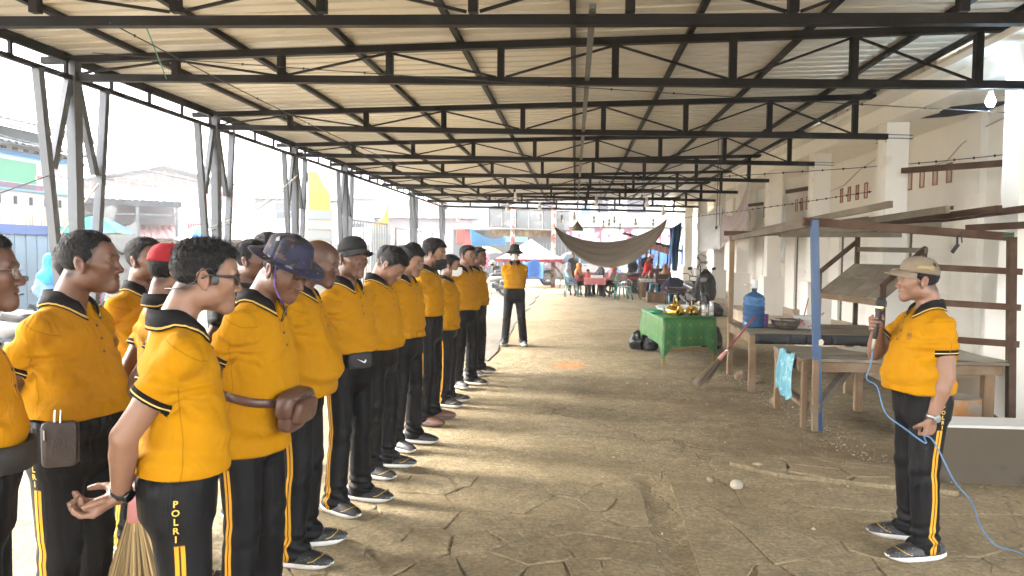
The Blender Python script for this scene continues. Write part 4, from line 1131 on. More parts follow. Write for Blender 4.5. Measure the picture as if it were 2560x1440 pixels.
def roof():
    # trapezoid ribs running down the slope, one object per sheet
    pr=[(0,0),(.105,0),(.118,.038),(.160,.038),(.173,0)];P=.215;n=4
    yy=[];zz=[]
    for k in range(n):
        for a,b in pr: yy.append(k*P+a);zz.append(b)
    yy.append(n*P+.03);zz.append(0.)
    x0,x1=-5.78,4.36;m=MB();N=len(yy)
    v=[(x0,y,z) for y,z in zip(yy,zz)]+[(x1,y,z+(x1-x0)*.0175) for y,z in zip(yy,zz)]
    f=[(i,N+i,N+i+1,i+1) for i in range(N-1)]
    m._add(v,f);s0=m.obj('roof_sheet',ROOF,CAN);W=n*P
    L=np.array([-5.4,7.4,0]);y=-7.;first=True;k=0
    while y<30.1:
        loc=np.array([0,y,ztop(-5.78)+.0175*0+.092+ (0.003 if k%2 else 0)])-L;loc[0]=5.4
        if first:s0.location=loc;first=False
        else:share(s0,CAN,loc,name='roof_sheet')
        y+=W;k+=1
roof()
# eave ladder beam and splayed posts on the open side
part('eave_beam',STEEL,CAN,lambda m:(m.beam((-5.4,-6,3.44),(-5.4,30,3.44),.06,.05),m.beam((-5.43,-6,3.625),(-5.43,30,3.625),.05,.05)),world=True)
for i in range(48):
    y=-6.3+.755*i
    part('eave_strut',STEEL,CAN,lambda m:m.beam((-5.405,y,3.465),(-5.405,y,3.60),.035,.035,(1,0,0)),world=True)
def channel(m,p,q,w=.10):
    p,q=np.array(p),np.array(q);m.beam(p,q,w,w*.5,(1,0,0))
for Y in [1.3,4.35,7.4,10.47,13.54,16.6,23.8,28.95]:
    po=part('post',GALV,CAN,lambda m:(m.beam((-5.40,Y,-.02),(-5.40,Y,3.62),.11,.11,(1,0,0)),m.beam((-5.345,Y-.058,-.02),(-5.345,Y-.058,3.40),.03,.012,(1,0,0))),world=True)
    for sg in(1,-1):
        part('raking_leg',GALV,po,lambda m:(m.beam((-5.40,Y+sg*.14,-.02),(-5.40,Y+sg*.52,3.43),.085,.075,(1,0,0)),m.beam((-5.352,Y+sg*.14-.045,-.02),(-5.352,Y+sg*.52-.045,3.40),.02,.012,(1,0,0))),world=True)
        part('raking_brace',GALV,po,lambda m:m.beam((-5.41,Y+sg*.06,3.42),(-5.41,Y+sg*.33,2.45),.08,.06,(1,0,0)),world=True)
# pale hanger bar under the trusses near the middle
part('hanger_bar',GALV,CAN,lambda m:m.beam((.10,5.2,3.36),(.05,29,3.36),.05,.03),world=True)
# ------------------------------------------------------------------ shop row on the right
PLAST=plain('cream_plaster',(.80,.775,.715),.85,var=.08,scale=2.5,c2=(.66,.60,.49),thr=.64,bump=.18,bscale=30,rv=.03)
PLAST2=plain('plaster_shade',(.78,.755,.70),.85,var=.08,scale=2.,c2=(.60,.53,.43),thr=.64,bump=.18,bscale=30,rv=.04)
SHUT=plain('shutter_white',(.72,.70,.65),.55,var=.05,scale=9,c2=(.50,.46,.38),thr=.66,bump=.05,rv=.05)
DARKIN=plain('dark_interior',(.012,.012,.014),.9,rv=0)
TERRA=plain('terracotta',(.36,.115,.05),.8,rv=.1)
BLD=thing('shop_row','long cream plastered row of market shops with columns, roller shutters and a flat concrete eave','building',(4.3,7.4,0))
CY=[7.4+3.07*i for i in range(9)]
XW=5.5
def building():
    m=MB()
    # front wall split round the doors
    for i,y in enumerate([4.3]+CY):
        y0=y+.17;y1=y+2.90;d0,d1=y0+.45,y1-.80     # door opening between pilasters
        m.bx(XW,XW+.16,y0,d0,.24,2.36);m.bx(XW,XW+.16,d1,y1,.24,2.36);
        # band over the door with vent slots
        vs=[y0+.55+.42*k for k in range(4)];zz=(2.72,2.98)
        m.bx(XW,XW+.16,y0,y1,2.36,zz[0]);m.bx(XW,XW+.16,y0,y1,zz[1],3.56)
        e=y0
        for v in vs: m.bx(XW,XW+.16,e,v,*zz);e=v+.115
        m.bx(XW,XW+.16,e,y1,*zz)
    w=m.obj('wall',PLAST,BLD,world=True)
    for i,y in enumerate([4.3]+CY):
        y0=y+.17;y1=y+2.90;d0,d1=y0+.45,y1-.80
        for k in range(4):
            v=y0+.55+.42*k
            part('vent_slot',TERRA,BLD,lambda m:(m.bx(XW-.012,XW+.0,v-.02,v,2.70,3.0),m.bx(XW-.012,XW,v+.115,v+.135,2.70,3.0),m.bx(XW-.012,XW,v,v+.115,2.98,3.0),m.bx(XW-.012,XW,v,v+.115,2.70,2.72),m.bx(XW+.06,XW+.07,v,v+.115,2.72,2.98)),world=True)
        opened=i in(5,)
        f=part('doorway',plain('door_frame',(.10,.085,.07),.7),BLD,lambda m:(m.bx(XW+.05,XW+.11,d0-.0,d0+.05,.24,2.36),m.bx(XW+.05,XW+.11,d1-.05,d1,.24,2.36),m.bx(XW+.05,XW+.11,d0+.05,d1-.05,2.31,2.36)),world=True)
        if opened:
            part('dark_opening',DARKIN,f,lambda m:m.bx(XW+.30,XW+.32,d0,d1,.24,2.36),world=True)  # near-black sheet; the unlit room behind is put into its colour
            part('folding_door',plain('door_grey',(.13,.14,.13),.6),f,lambda m:m.bx(XW+.1,XW+.13,d0+.05,d0+.30,.24,2.2),world=True)
        else:
            n=18
            for k in range(n):
                z0=.26+k*(2.05/n);h=2.05/n
                part('slat',SHUT,f,lambda m:(m.bx(XW+.070,XW+.080,d0+.05,d1-.05,z0+.008,z0+h-.004),m.bx(XW+.079,XW+.085,d0+.05,d1-.05,z0-.004,z0+.009)),world=True)
            part('shutter_lock',STEEL,f,lambda m:m.lathe([(.018,0),(.018,.012)],10,(XW+.066,(d0+d1)/2,1.2),rm=np.array([[0,0,-1],[0,1,0],[1,0,0]])),world=True)
    # pilasters with scored joints
    for y in [4.3]+CY:
        for k in range(7):
            z0=.24+k*.45;h=.43 if k<6 else .60
            part('pilaster_block',PLAST,BLD,lambda m:m.bx(XW-.09,XW+.02,y-.19,y+.165,z0,min(z0+h,3.56)),world=True)
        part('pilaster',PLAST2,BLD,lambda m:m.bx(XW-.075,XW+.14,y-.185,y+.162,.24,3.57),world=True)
    # porch columns on pedestals
    for y in CY:
        c=part('column',PLAST,BLD,lambda m:m.bx(4.30,4.60,y+.06,y+.36,.0,3.47),world=True)
        part('pedestal',PLAST,c,lambda m:(m.bx(4.23,4.66,y,y+.42,-.02,1.10),m.bx(4.225,4.665,y-.006,y+.426,1.10,1.125)),world=True)
    part('beam',PLAST,BLD,lambda m:(m.bx(4.28,4.62,2.,34.,3.47,3.70)),world=True)
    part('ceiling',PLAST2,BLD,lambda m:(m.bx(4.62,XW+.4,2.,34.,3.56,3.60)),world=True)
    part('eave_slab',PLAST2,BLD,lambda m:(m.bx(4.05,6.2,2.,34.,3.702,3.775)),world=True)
    for k in range(78):
        y=2.2+k*.41
        part('parapet_block',plain('old_block',(.50,.46,.38),.95,var=.25,scale=5,c2=(.20,.18,.14),thr=.55,bump=.4,rv=.25),BLD,lambda m:m.bx(4.10+rg.uniform(-.012,.012),4.25,y,y+.40,3.777,3.872+rg.uniform(-.035,.02)),world=True)
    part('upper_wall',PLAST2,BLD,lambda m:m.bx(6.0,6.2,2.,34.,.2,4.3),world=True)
    for y in (5.0,8.4): # wires and a dark sheet for the torn ceiling hole over the porch
        pass
    hole=[(4.75,10.0),(5.05,9.75),(5.4,9.55),(5.42,10.2),(5.15,10.6),(4.8,10.75),(4.9,10.35)]
    part('ceiling_hole',plain('torn_ceiling',(.010,.012,.030),.8),BLD,lambda m:m.prism(hole,3.552,3.558),world=True)  # flat sheet under the unbroken ceiling; its dark colour stands for the hole's shade
building()
# low block wall with a white painted top, foreground right
LW=thing('low_wall','low grey cement wall with a white painted top behind the speaker','wall',(3.4,5.45,0))
part('wall_face',plain('cement_grimy',(.070,.055,.036),.9,var=.25,scale=2.5,c2=(.034,.026,.017),thr=.52,bump=.3,bscale=25),LW,lambda m:m.bx(2.50,6.,5.36,5.62,-.03,.395),world=True)
part('wall_cap',plain('chalk_white',(.5,.49,.46),.8,var=.06,c2=(.4,.36,.28),thr=.66),LW,lambda m:m.bx(2.48,6.,5.345,5.635,.396,.415),world=True)
# ------------------------------------------------------------------ market stall, tables and things on them (right)
WOODA=[wood('timber_x',(.175,.112,.064),(.24,.18,.12),axis=0,rv=.35),wood('timber_y',(.175,.112,.064),(.24,.18,.12),axis=1),wood('timber_z',(.21,.135,.078),(.27,.205,.135),axis=2)]
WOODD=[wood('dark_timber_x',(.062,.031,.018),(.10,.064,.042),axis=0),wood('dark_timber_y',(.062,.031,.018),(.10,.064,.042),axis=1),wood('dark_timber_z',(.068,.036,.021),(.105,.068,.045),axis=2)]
GREYW=[wood('grey_board_x',(.155,.125,.088),(.22,.19,.148),axis=0,rv=.12),wood('grey_board_y',(.155,.125,.088),(.22,.19,.148),axis=1,rv=.12)]
def pick(L,p,q):
    d=np.abs(np.array(q)-np.array(p));return L[int(np.argmax(d))]
def stick(parent,name,p,q,w=.05,h=.05,L=None,up=(0,0,1)):
    L=L or WOODA;return part(name,pick(L,p,q),parent,lambda m:m.beam(p,q,w,h,up),world=True)
BLUE=plain('blue_paint',(.016,.052,.125),.45,var=.15,c2=(.05,.08,.11),thr=.62,bump=.1)
SF=thing('stall_frame','open wooden market stall frame with loose roof battens and one blue painted post','market stall',(2.15,6.8,0))
part('blue_post',BLUE,SF,lambda m:m.beam((2.255,6.80,0),(2.165,6.80,1.935),.062,.062,(0,1,0)),world=True)
part('peeling_sticker',plain('old_sticker',(.55,.47,.36),.8),SF,lambda m:m.prism([(-.018,-.03),(.02,-.022),(.024,.012),(.004,.032),(-.02,.02)],-.002,.002,lambda x,y,z:(2.245+x,6.764+z,.82+y)),world=True)
stick(SF,'wooden_post',(2.215,6.775,0),(2.205,6.775,.66),.05,.045,WOODA,(0,1,0))
stick(SF,'wooden_post',(2.10,9.93,0),(2.10,9.93,1.86),.06,.055,WOODA,(0,1,0))
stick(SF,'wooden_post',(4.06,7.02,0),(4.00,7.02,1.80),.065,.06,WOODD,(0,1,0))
stick(SF,'wooden_post',(3.22,7.3,1.05),(3.18,7.3,1.84),.075,.06,WOODA,(0,1,0)) if 0 else None
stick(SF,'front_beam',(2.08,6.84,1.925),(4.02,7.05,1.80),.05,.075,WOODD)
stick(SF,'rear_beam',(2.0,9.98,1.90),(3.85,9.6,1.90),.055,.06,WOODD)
stick(SF,'side_batten',(2.11,9.95,1.835),(2.13,6.86,1.90),.05,.06,GREYW)
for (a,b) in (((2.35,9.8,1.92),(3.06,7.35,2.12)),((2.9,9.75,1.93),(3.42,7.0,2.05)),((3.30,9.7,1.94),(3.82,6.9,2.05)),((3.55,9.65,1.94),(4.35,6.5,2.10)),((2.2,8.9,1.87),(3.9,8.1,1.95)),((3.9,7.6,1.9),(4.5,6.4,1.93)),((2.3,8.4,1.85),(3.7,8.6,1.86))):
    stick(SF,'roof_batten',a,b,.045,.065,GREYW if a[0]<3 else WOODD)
for z in (1.50,1.17,.83): stick(SF,'side_rail',(3.30,7.12,z+.015),(4.09,7.0,z-.02),.035,.06,WOODD)
stick(SF,'brace',(2.20,6.74,.20),(3.0,7.75,.62),.06,.075,GREYW)
part('green_twine',plain('green_twine',(.02,.18,.10),.8,rv=0),SF,lambda m:m.tube([(3.97+.05*math.cos(a),7.03+.05*math.sin(a),1.79+.004*a) for a in np.linspace(0,12,40)],.005,5),world=True)
part('torn_strap',plain('black_rubber',(.012,.012,.012),.7,rv=0),SF,lambda m:(m.beam((3.50,6.98,1.86),(3.49,6.95,1.72),.02,.004,(0,1,0)),m.beam((3.50,6.95,1.73),(3.44,6.94,1.65),.035,.004,(0,1,0)),m.beam((3.53,6.97,1.84),(3.53,6.95,1.74),.012,.004,(0,1,0))),world=True)
# tall table
def plank_table(name,label,x0,x1,y0,y1,zt,legs,nplank,along='x',tb=.028,apron=True,base=(0,0)):
    t=thing(name,label,'table',((x0+x1)/2,(y0+y1)/2,0))
    w=((y1-y0) if along=='x' else (x1-x0))/nplank
    for k in range(nplank):
        e=rg.uniform(-.015,.015)
        if along=='x':part('plank',GREYW[0],t,lambda m:m.bx(x0+e,x1+rg.uniform(-.02,.02),y0+k*w+.003,y0+(k+1)*w-.003,zt-tb,zt+rg.uniform(-.002,.002)),world=True)
        else:part('plank',GREYW[1],t,lambda m:m.bx(x0+k*w+.003,x0+(k+1)*w-.003,y0+e,y1,zt-tb,zt+rg.uniform(-.002,.002)),world=True)
    for (x,y,s) in legs: stick(t,'leg',(x,y,0),(x,y,zt-tb-.001),s,s*.9,WOODA,(0,1,0))
    if apron:
        for (p,q) in (((x0+.04,y0+.03,zt-tb-.05),(x1-.04,y0+.03,zt-tb-.05)),((x0+.04,y1-.03,zt-tb-.05),(x1-.04,y1-.03,zt-tb-.05)),((x0+.02,y0+.06,zt-tb-.045),(x0+.02,y1-.06,zt-tb-.045)),((x1-.02,y0+.06,zt-tb-.045),(x1-.02,y1-.06,zt-tb-.045))):
            stick(t,'apron',p,q,.03,.085,WOODA)
    return t
TT=plank_table('tall_table','taller plank market table edged with a black rubber strip, carrying the water jug',2.06,3.85,8.62,9.88,.695,[(2.09,8.65,.075),(2.09,9.84,.065),(3.2,8.68,.08),(3.8,9.8,.07)],8)
rub=plain('black_rubber_strip',(.016,.016,.017),.65,var=.3,bump=.3)
for k,(a,b) in enumerate(((2.11,2.52),(2.525,2.70),(2.705,2.98),(2.99,3.38),(3.385,3.82))):
    part('rubber_strip',rub,TT,lambda m:m.grid(lambda u,v:(a+(b-a)*u,8.612-.012*math.sin(v*PI)-.004*math.sin(u*9+k),.690-.115*v),8,4,th=.006),world=True)
LT=plank_table('low_table','low plank market table with a pale torn cloth sheet, behind the blue post',2.09,3.92,6.86,7.80,.655,[(2.14,7.74,.06),(2.15,6.90,.05),(3.82,6.98,.09),(3.75,7.7,.08),(2.95,7.72,.07)],7)
stick(LT,'stretcher',(2.14,7.70,.27),(2.19,6.92,.20),.03,.085,WOODA)
stick(LT,'stretcher',(3.80,7.05,.2),(4.02,6.92,.02),.05,.05,WOODD)
sheet=part('table_sheet',cloth('old_sheet',(.24,.215,.165),fold=.8,fscale=5.),LT,lambda m:m.grid(lambda u,v:(2.98+.96*u-.25*v*(1-u),6.87+.86*v,.664+.006*math.sin(u*14+5*v)+.010*math.exp(-((u-.35-v*.4)/.05)**2)),40,16,th=.003),world=True)
# blue plastic bag hung on the low table's corner
def rag():
    t=cloth('thin_blue_plastic',(.10,.29,.36),rough=.35,fold=1.,fscale=16.,sheen=0,c2=(.24,.44,.48))
    m=MB()
    def f(u,v):
        y=7.42-.45*u;w=.008+.05*v
        cut=.10*max(0,math.sin(u*PI*2.2+.4))*v+.05*v*math.sin(u*19)*.5
        return (2.075-.035*v-.02*math.sin(u*13+v*3)*v-.012*math.sin(u*31),y+.03*math.sin(v*4)*v-.05*(v)*(u-.5),.70-.46*v*(1-cut*1.1)+.02*math.sin(u*8)*(1-v)-.03*(v<.02))
    m.grid(f,28,18,th=.0015);o=m.obj('plastic_bag',t);return tag(o,'torn thin light blue plastic bag hanging over the low table corner','bag')
rag()
# display rack with a sloping board
DR=thing('display_rack','sloping wooden display rack with side rails standing on the tall table','rack',(3.35,9.0,.695))
A0,A1=(3.10,9.55),(3.48,8.45)    # front edge ends (x,y)
def rk(a,t,z): # along front edge a in 0..1, depth t to the back right
    ex,ey=A1[0]-A0[0],A1[1]-A0[1];return np.array([A0[0]+ex*a+.62*t,A0[1]+ey*a+.34*t,z])
part('front_rail',WOODA[1],DR,lambda m:m.beam(rk(-.06,-.02,1.115),rk(1.03,-.02,1.075),.04,.07),world=True)
for k in range(4):
    m=MB();a0,a1=k/4+.004,(k+1)/4-.004
    f=lambda a,t,d:rk(a,t,1.13+.42*t+d)
    v=[f(a0,0,0),f(a1,0,0),f(a1,.9,0),f(a0,.9,0),f(a0,0,-.012),f(a1,0,-.012),f(a1,.9,-.012),f(a0,.9,-.012)]
    m._add(v,[(0,1,2,3),(7,6,5,4),(0,4,5,1),(1,5,6,2),(2,6,7,3),(3,7,4,0)]);m.obj('board',GREYW[0],DR,world=True)
for a in (.02,.97):
    stick(DR,'leg',rk(a,.02,.70),rk(a,.02,1.40 if a<.5 else 1.28),.05,.05,WOODD,(0,1,0))
    stick(DR,'leg',rk(a,.95,.70),rk(a,.95,1.86 if a<.5 else 1.72),.05,.05,WOODD,(0,1,0))
    z0=1.38 if a<.5 else 1.27
    stick(DR,'side_rail',rk(a,-.02,z0),rk(a,.98,z0+.44),.035,.05,WOODD)
stick(DR,'cross_rail',rk(.0,.95,1.70),rk(1.,.95,1.68),.04,.06,GREYW)
part('lath',GREYW[1],DR,lambda m:m.beam(rk(.15,.45,1.345),rk(.85,.45,1.335),.045,.025),world=True)
# ---- water jug with pump
def jug(x,y,z):
    J=thing('water_jug','big blue ribbed water jug with a white hand pump on the tall table','water jug',(x,y,z))
    m,t=newmat('blue_pet');t.col((.09,.25,.55));t.rough(.12);t.b.inputs['Transmission Weight'].default_value=.72;t.b.inputs['IOR'].default_value=1.25;t.b.inputs['Specular IOR Level'].default_value=.6
    pr=[(.118,0),(.132,.012)]
    for k in range(5):
        b=.03+k*.062;pr+=[(.134,b),(.134,b+.040),(.126,b+.048),(.126,b+.056)]
    pr+=[(.134,.345),(.131,.375),(.112,.405),(.070,.432),(.040,.445),(.029,.452),(.029,.495)]
    part('bottle',m,J,lambda m:m.lathe(pr,32))
    part('water',plain('jug_water',(.03,.15,.40),.25,var=.1,bump=0,rv=0),J,lambda m:m.lathe([(.10,.012),(.118,.02),(.118,.275)],24))
    P=part('pump',plain('white_plastic',(.74,.74,.73),.35,var=.04,bump=0,rv=0),J,lambda m:m.lathe([(.031,.497),(.036,.50),(.037,.590),(.033,.603)],20))
    part('neck_ring',plain('black_plastic',(.012,.012,.013),.4,rv=0),P,lambda m:m.lathe([(.033,.47),(.034,.496)],20))
    part('spout',plain('steel_tube',(.5,.5,.5),.25,metal=1.,rv=0),P,lambda m:m.tube([(-.034,0,.53),(-.06,0,.545),(-.085,0,.553),(-.105,0,.545),(-.112,0,.528)],.006,8))
jug(2.255,9.30,.697)
# steel basin
BS=thing('steel_basin','wide stainless steel basin beside the blue water jug','basin',(2.60,9.12,.697))
part('bowl',plain('stainless',(.62,.60,.57),.22,metal=1.,var=.05,bump=.05,rv=0),BS,lambda m:m.lathe([(.001,.004),(.10,.004),(.13,.018),(.165,.07),(.180,.118),(.196,.122),(.198,.127),(.182,.126),(.160,.072),(.125,.026),(.001,.014)][::1],36,capb=False,capt=False))
# carton
def carton():
    C=thing('carton','open white carton with red and grey print on the tall table behind the basin','box',(2.92,9.35,.697),R(-14))
    W=plain('carton_white',(.45,.44,.42),.75,var=.06,bump=.1,rv=0)
    part('side',W,C,lambda m:(m.bx(-.15,.15,-.10,-.096,0,.155),m.bx(-.15,.15,.096,.10,0,.155),m.bx(-.15,-.146,-.095,.095,0,.155),m.bx(.146,.15,-.095,.095,0,.155),m.bx(-.145,.145,-.095,.095,0,.004)))
    for p,q in (((-.15,-.10,.156),(-.19,-.13,.21)),((.15,-.10,.156),(.20,-.10,.20))):
        part('flap',W,C,lambda m:m.prism([(0,0),(1,0),(.95,1),(.05,1)],-.002,.002,lambda a,b,c:(p[0]+(q[0]-p[0])*b+c,p[1]+.2*a,p[2]+(q[2]-p[2])*b)))
    part('print',plain('print_red',(.62,.10,.04),.6,rv=0),C,lambda m:(m.prism([(-.09,.12),(-.02,.055),(-.02,.03),(-.10,.08)],-.1015,-.1008,lambda a,b,c:(a,c,b)),m.prism([(.04,.05),(.12,.10),(.12,.06),(.04,.02)],-.1015,-.1008,lambda a,b,c:(a,c,b))))
    part('print_dark',plain('print_dark',(.03,.025,.03),.6,rv=0),C,lambda m:(m.prism([(-.10,.13),(-.06,.115),(-.03,.085),(-.09,.10)],-.1018,-.1012,lambda a,b,c:(a,c,b)),m.prism([(.004,.025),(.016,.018),(.028,.025),(.016,.036)],-.1018,-.1012,lambda a,b,c:(a,c,b))))
carton()
TB=thing('purple_tumbler','tall purple plastic tumbler between the water jug and the basin','cup',(2.42,9.38,.697))
part('cup',plain('purple_plastic',(.23,.05,.36),.35,var=.08,bump=0,rv=0),TB,lambda m:m.lathe([(.032,0),(.036,.16),(.038,.165),(.034,.162),(.030,.01)],18))
def brush():
    B=thing('toilet_brush','long handled brush with a purple head standing in the white carton','brush',(2.88,9.38,.70))
    part('handle',plain('red_brown_handle',(.20,.06,.03),.5,rv=0),B,lambda m:m.tube([(.01,0,.12),(.07,.02,.37)],.007,8))
    part('head',plain('lilac_head',(.35,.22,.55),.5,rv=0),B,lambda m:m.lathe([(.02,.03),(.026,.06),(.024,.11),(.010,.13)],12))
brush()
PB=thing('water_bottle','small clear bottle with red label and red cap on the tall table by the rack','bottle',(3.62,9.1,.697))
def clear_mat(nm,c,tr=.8):
    m,t=newmat(nm);t.col(c);t.rough(.08);t.b.inputs['Transmission Weight'].default_value=tr;t.b.inputs['IOR'].default_value=1.2;return m
CLEAR=clear_mat('clear_pet',(.85,.88,.88))
part('body',CLEAR,PB,lambda m:m.lathe([(.028,0),(.031,.01),(.031,.09),(.029,.10),(.031,.11),(.031,.14),(.014,.175),(.013,.185)],20))
part('label',plain('label_red',(.55,.02,.03),.5,rv=0),PB,lambda m:m.lathe([(.0318,.045),(.0318,.095)],20,capb=False,capt=False))
part('cap',plain('cap_red',(.55,.03,.03),.4,rv=0),PB,lambda m:m.lathe([(.015,.183),(.015,.2)],14))
# concrete drum
DM=thing('concrete_drum','squat round concrete drum with worn orange paint under the low table','drum',(3.22,6.35,0))
def drum():
    m,t=newmat('worn_orange_paint');co=t.coord('Object');n=t.noise(co,7.,8,.65,.6)
    b=t.mix(t.ramp(n,[(.44,0.),(.56,1.)]),(.27,.12,.03),(.20,.18,.15));b=t.mix(t.ramp(t.noise(co,14.,6,.7),[(.62,0.),(.68,1.)]),b,(.09,.06,.04));t.col(b);t.rough(.9);t.norm(t.bump(n,.5,.01))
    part('shell',m,DM,lambda m_:m_.lathe([(.19,0),(.193,.42),(.188,.435)],36,capt=False))
    part('rim',plain('drum_top',(.13,.11,.085),.95,bump=.4),DM,lambda m_:m_.lathe([(.188,.435),(.150,.436),(.145,.40),(.001,.395)],36,capb=False))
drum()
# rubble by the stalls
def stone(x,y,r,seed,mat,label,nm='stone',z=None):
    s=np.random.RandomState(seed);m=MB();m.ell((0,0,0),(r,r*.8,r*.65),14,9);V=np.array(m.v);V*=(1+.22*snoise(V/r,1.3,seed,2))[:,None]
    V[:,2]+=r*.42;m.v=[tuple(p) for p in V];o=m.obj(nm,mat,smooth=False);o.location=(x,y,gz(x,y)+.0 if z is None else z);o.rotation_euler=(0,0,seed);return tag(o,label,'stone')
RK=plain('rubble',(.30,.24,.17),.95,var=.3,scale=9,c2=(.16,.11,.07),thr=.5,bump=.5,bscale=30)
stone(1.135,5.04,.055,1,plain('pale_cobble',(.40,.36,.29),.8,bump=.2),'pale round cobble lying on the floor before the broken slab')
stone(.98,5.15,.035,2,RK,'small flat brown stone next to the pale cobble')
stone(2.20,9.55,.11,3,RK,'rough brown rubble lump at the tall table left legs')
stone(2.32,9.35,.09,4,RK,'lower rubble lump under the tall table near its front leg')
stone(2.20,8.0,.085,5,RK,'angular brown rock behind the blue plastic bag')
stone(1.4,5.55,.04,6,RK,'small stone lodged beside the cracked slab patch')
stone(2.25,5.2,.03,14,RK,'little stone at the end of the low wall')
def pebbles():
    m=MB();r=np.random.RandomState(12);V=[];F=[]
    for k in range(900):
        if k<500:
            t=r.uniform(0,1);x=2.05+.35*t**.5+r.normal(0,.10);y=9.9-4.6*t+r.normal(0,.15);x+=.30*(t>.85)*(t-.85)/.15
        else: x=r.uniform(-1.3,2.5);y=r.uniform(2.6,10)
        s=abs(r.normal(0,.0045))+.003;z=float(gz(x,y))
        b=len(V);o=r.uniform(.6,1.4,(6,1))*np.array([[1,0,0],[-1,0,0],[0,1,0],[0,-1,0],[0,0,.8],[0,0,-.5]])*s+np.array([x,y,z+s*.3])
        V+=list(o);F+=[tuple(b+i for i in q) for q in ((0,2,4),(2,1,4),(1,3,4),(3,0,4),(2,0,5),(1,2,5),(3,1,5),(0,3,5))]
    o=addmesh('gravel',V,F,plain('grit',(.40,.33,.24),.95,var=.35,scale=30,bump=0),None);kind(o,'stuff')
pebbles()
# ---- green cloth table with kettles
TAB=thing('refreshment_table','wooden trestle table on yellow legs under a green patterned cloth','table',(1.58,11.25,0))
YW=plain('mustard_wood',(.20,.135,.04),.6,var=.2,bump=.15)
# corners in world: front-left, front-right, back-left, back-right
FL,FR,BL_,BR=[np.array(p) for p in ((1.28,10.42),(2.05,10.75),(1.14,12.28),(1.90,12.45))]
for p in (FL,FR,BL_,BR):
    part('leg',YW,TAB,lambda m:m.beam((*p,0),(*p,.66),.045,.045,(0,1,0)),world=True)
part('stretcher',YW,TAB,lambda m:m.beam((*FL,.24),(*FR,.24),.03,.035),world=True);part('stretcher',YW,TAB,lambda m:m.beam((*FL,.38),(*BL_,.38),.03,.04),world=True)
part('tabletop',YW,TAB,lambda m:m._add([(*p,z) for z in(.655,.685) for p in (FL,FR,BR,BL_)],[(3,2,1,0),(4,5,6,7),(0,1,5,4),(1,2,6,5),(2,3,7,6),(3,0,4,7)]),world=True)
def tcloth():
    m,t=newmat('green_table_cloth');a=t.attr('uvw');sp=t.new('ShaderNodeSeparateXYZ');t.link(a.outputs['Vector'],sp.inputs[0])
    fx=t.math('SUBTRACT',t.math('FRACT',t.math('MULTIPLY',sp.outputs[0],5.2)),.5);fy=t.math('SUBTRACT',t.math('FRACT',t.math('MULTIPLY',sp.outputs[1],5.2)),.5)
    r=t.math('SQRT',t.math('ADD',t.math('MULTIPLY',fx,fx),t.math('MULTIPLY',fy,fy)));ab=t.math('ADD',t.math('ABSOLUTE',fx),t.math('ABSOLUTE',fy))
    dot=t.ramp(r,[(.10,1.),(.14,0.)]);ringm=t.math('MULTIPLY',t.math('GREATER_THAN',r,.18),t.math('LESS_THAN',r,.215));dia=t.math('LESS_THAN',t.math('ABSOLUTE',t.math('SUBTRACT',ab,.47)),.025)
    n=t.noise(t.coord('Object'),7.,5,.6)
    b=t.mix(n,(.014,.105,.024),(.026,.165,.042));b=t.mix(t.math('MULTIPLY',dot,.75),b,(.20,.22,.035));b=t.mix(t.math('MULTIPLY',t.math('ADD',ringm,dia,clamp=True),.35),b,(.16,.34,.06))
    t.col(b);t.rough(.38);t.norm(t.bump(t.noise(t.coord('Object',(1,1,.35)),5.,3,.5),.5,.03))
    P=[FL,FR,BR,BL_];c=sum(P)/4;per=[]
    N=22
    for i in range(4):
        a,b=P[i],P[(i+1)%4];a2=a+(a-c)*.035;b2=b+(b-c)*.035
        for k in range(N):per.append((a2+(b2-a2)*k/N,i,k/N))
    K=len(per);rows=9;V=[];U=[];F=[]
    d=[.41,.42,.38,.40]
    for j in range(rows+1):
        v=j/rows
        for q,(p,i,u) in enumerate(per):
            out=unit(p-c);corner=max(0,1-min(u,1-u)*6);drop=(d[i]*(1-u)+d[(i+1)%4]*u if u>.8 else d[i])
            dp=drop*v*(1+.42*corner)
            fl=.02*v+.05*v*corner+.022*v*math.sin(q*1.05+i)*(.5+.5*math.sin(q*.37))
            V.append((*(p+out*fl),.692-dp+ (0 if j else .0)));s=q/N*.95
            U.append((s*(1.0),v*drop,0))
    for j in range(rows):
        for q in range(K):F.append((j*K+q,(j+1)*K+q,(j+1)*K+(q+1)%K,j*K+(q+1)%K))
    b=len(V);ctr=[];g=8
    # top as a fan of rings toward the centre
    prev=list(range(K))
    for s in (.7,.4,.1):
        cur=[]
        for q,(p,i,u) in enumerate(per):
            pp=c+(p-c)*s;V.append((*pp,.694+.002*math.sin(pp[0]*9)));U.append((pp[0],pp[1],0));cur.append(len(V)-1)
        for q in range(K):F.append((prev[q],prev[(q+1)%K],cur[(q+1)%K],cur[q]))
        prev=cur
    F.append(tuple(prev))
    o=addmesh('tablecloth',V,F,m,None,smooth=True,attrs={'uvw':np.array(U)});tag(o,'green plastic tablecloth with gold medallions draped over the refreshment table','tablecloth')
tcloth()
GOLD=plain('gold_kettle',(.70,.46,.11),.25,metal=1.,var=.06,bump=.03,rv=0)
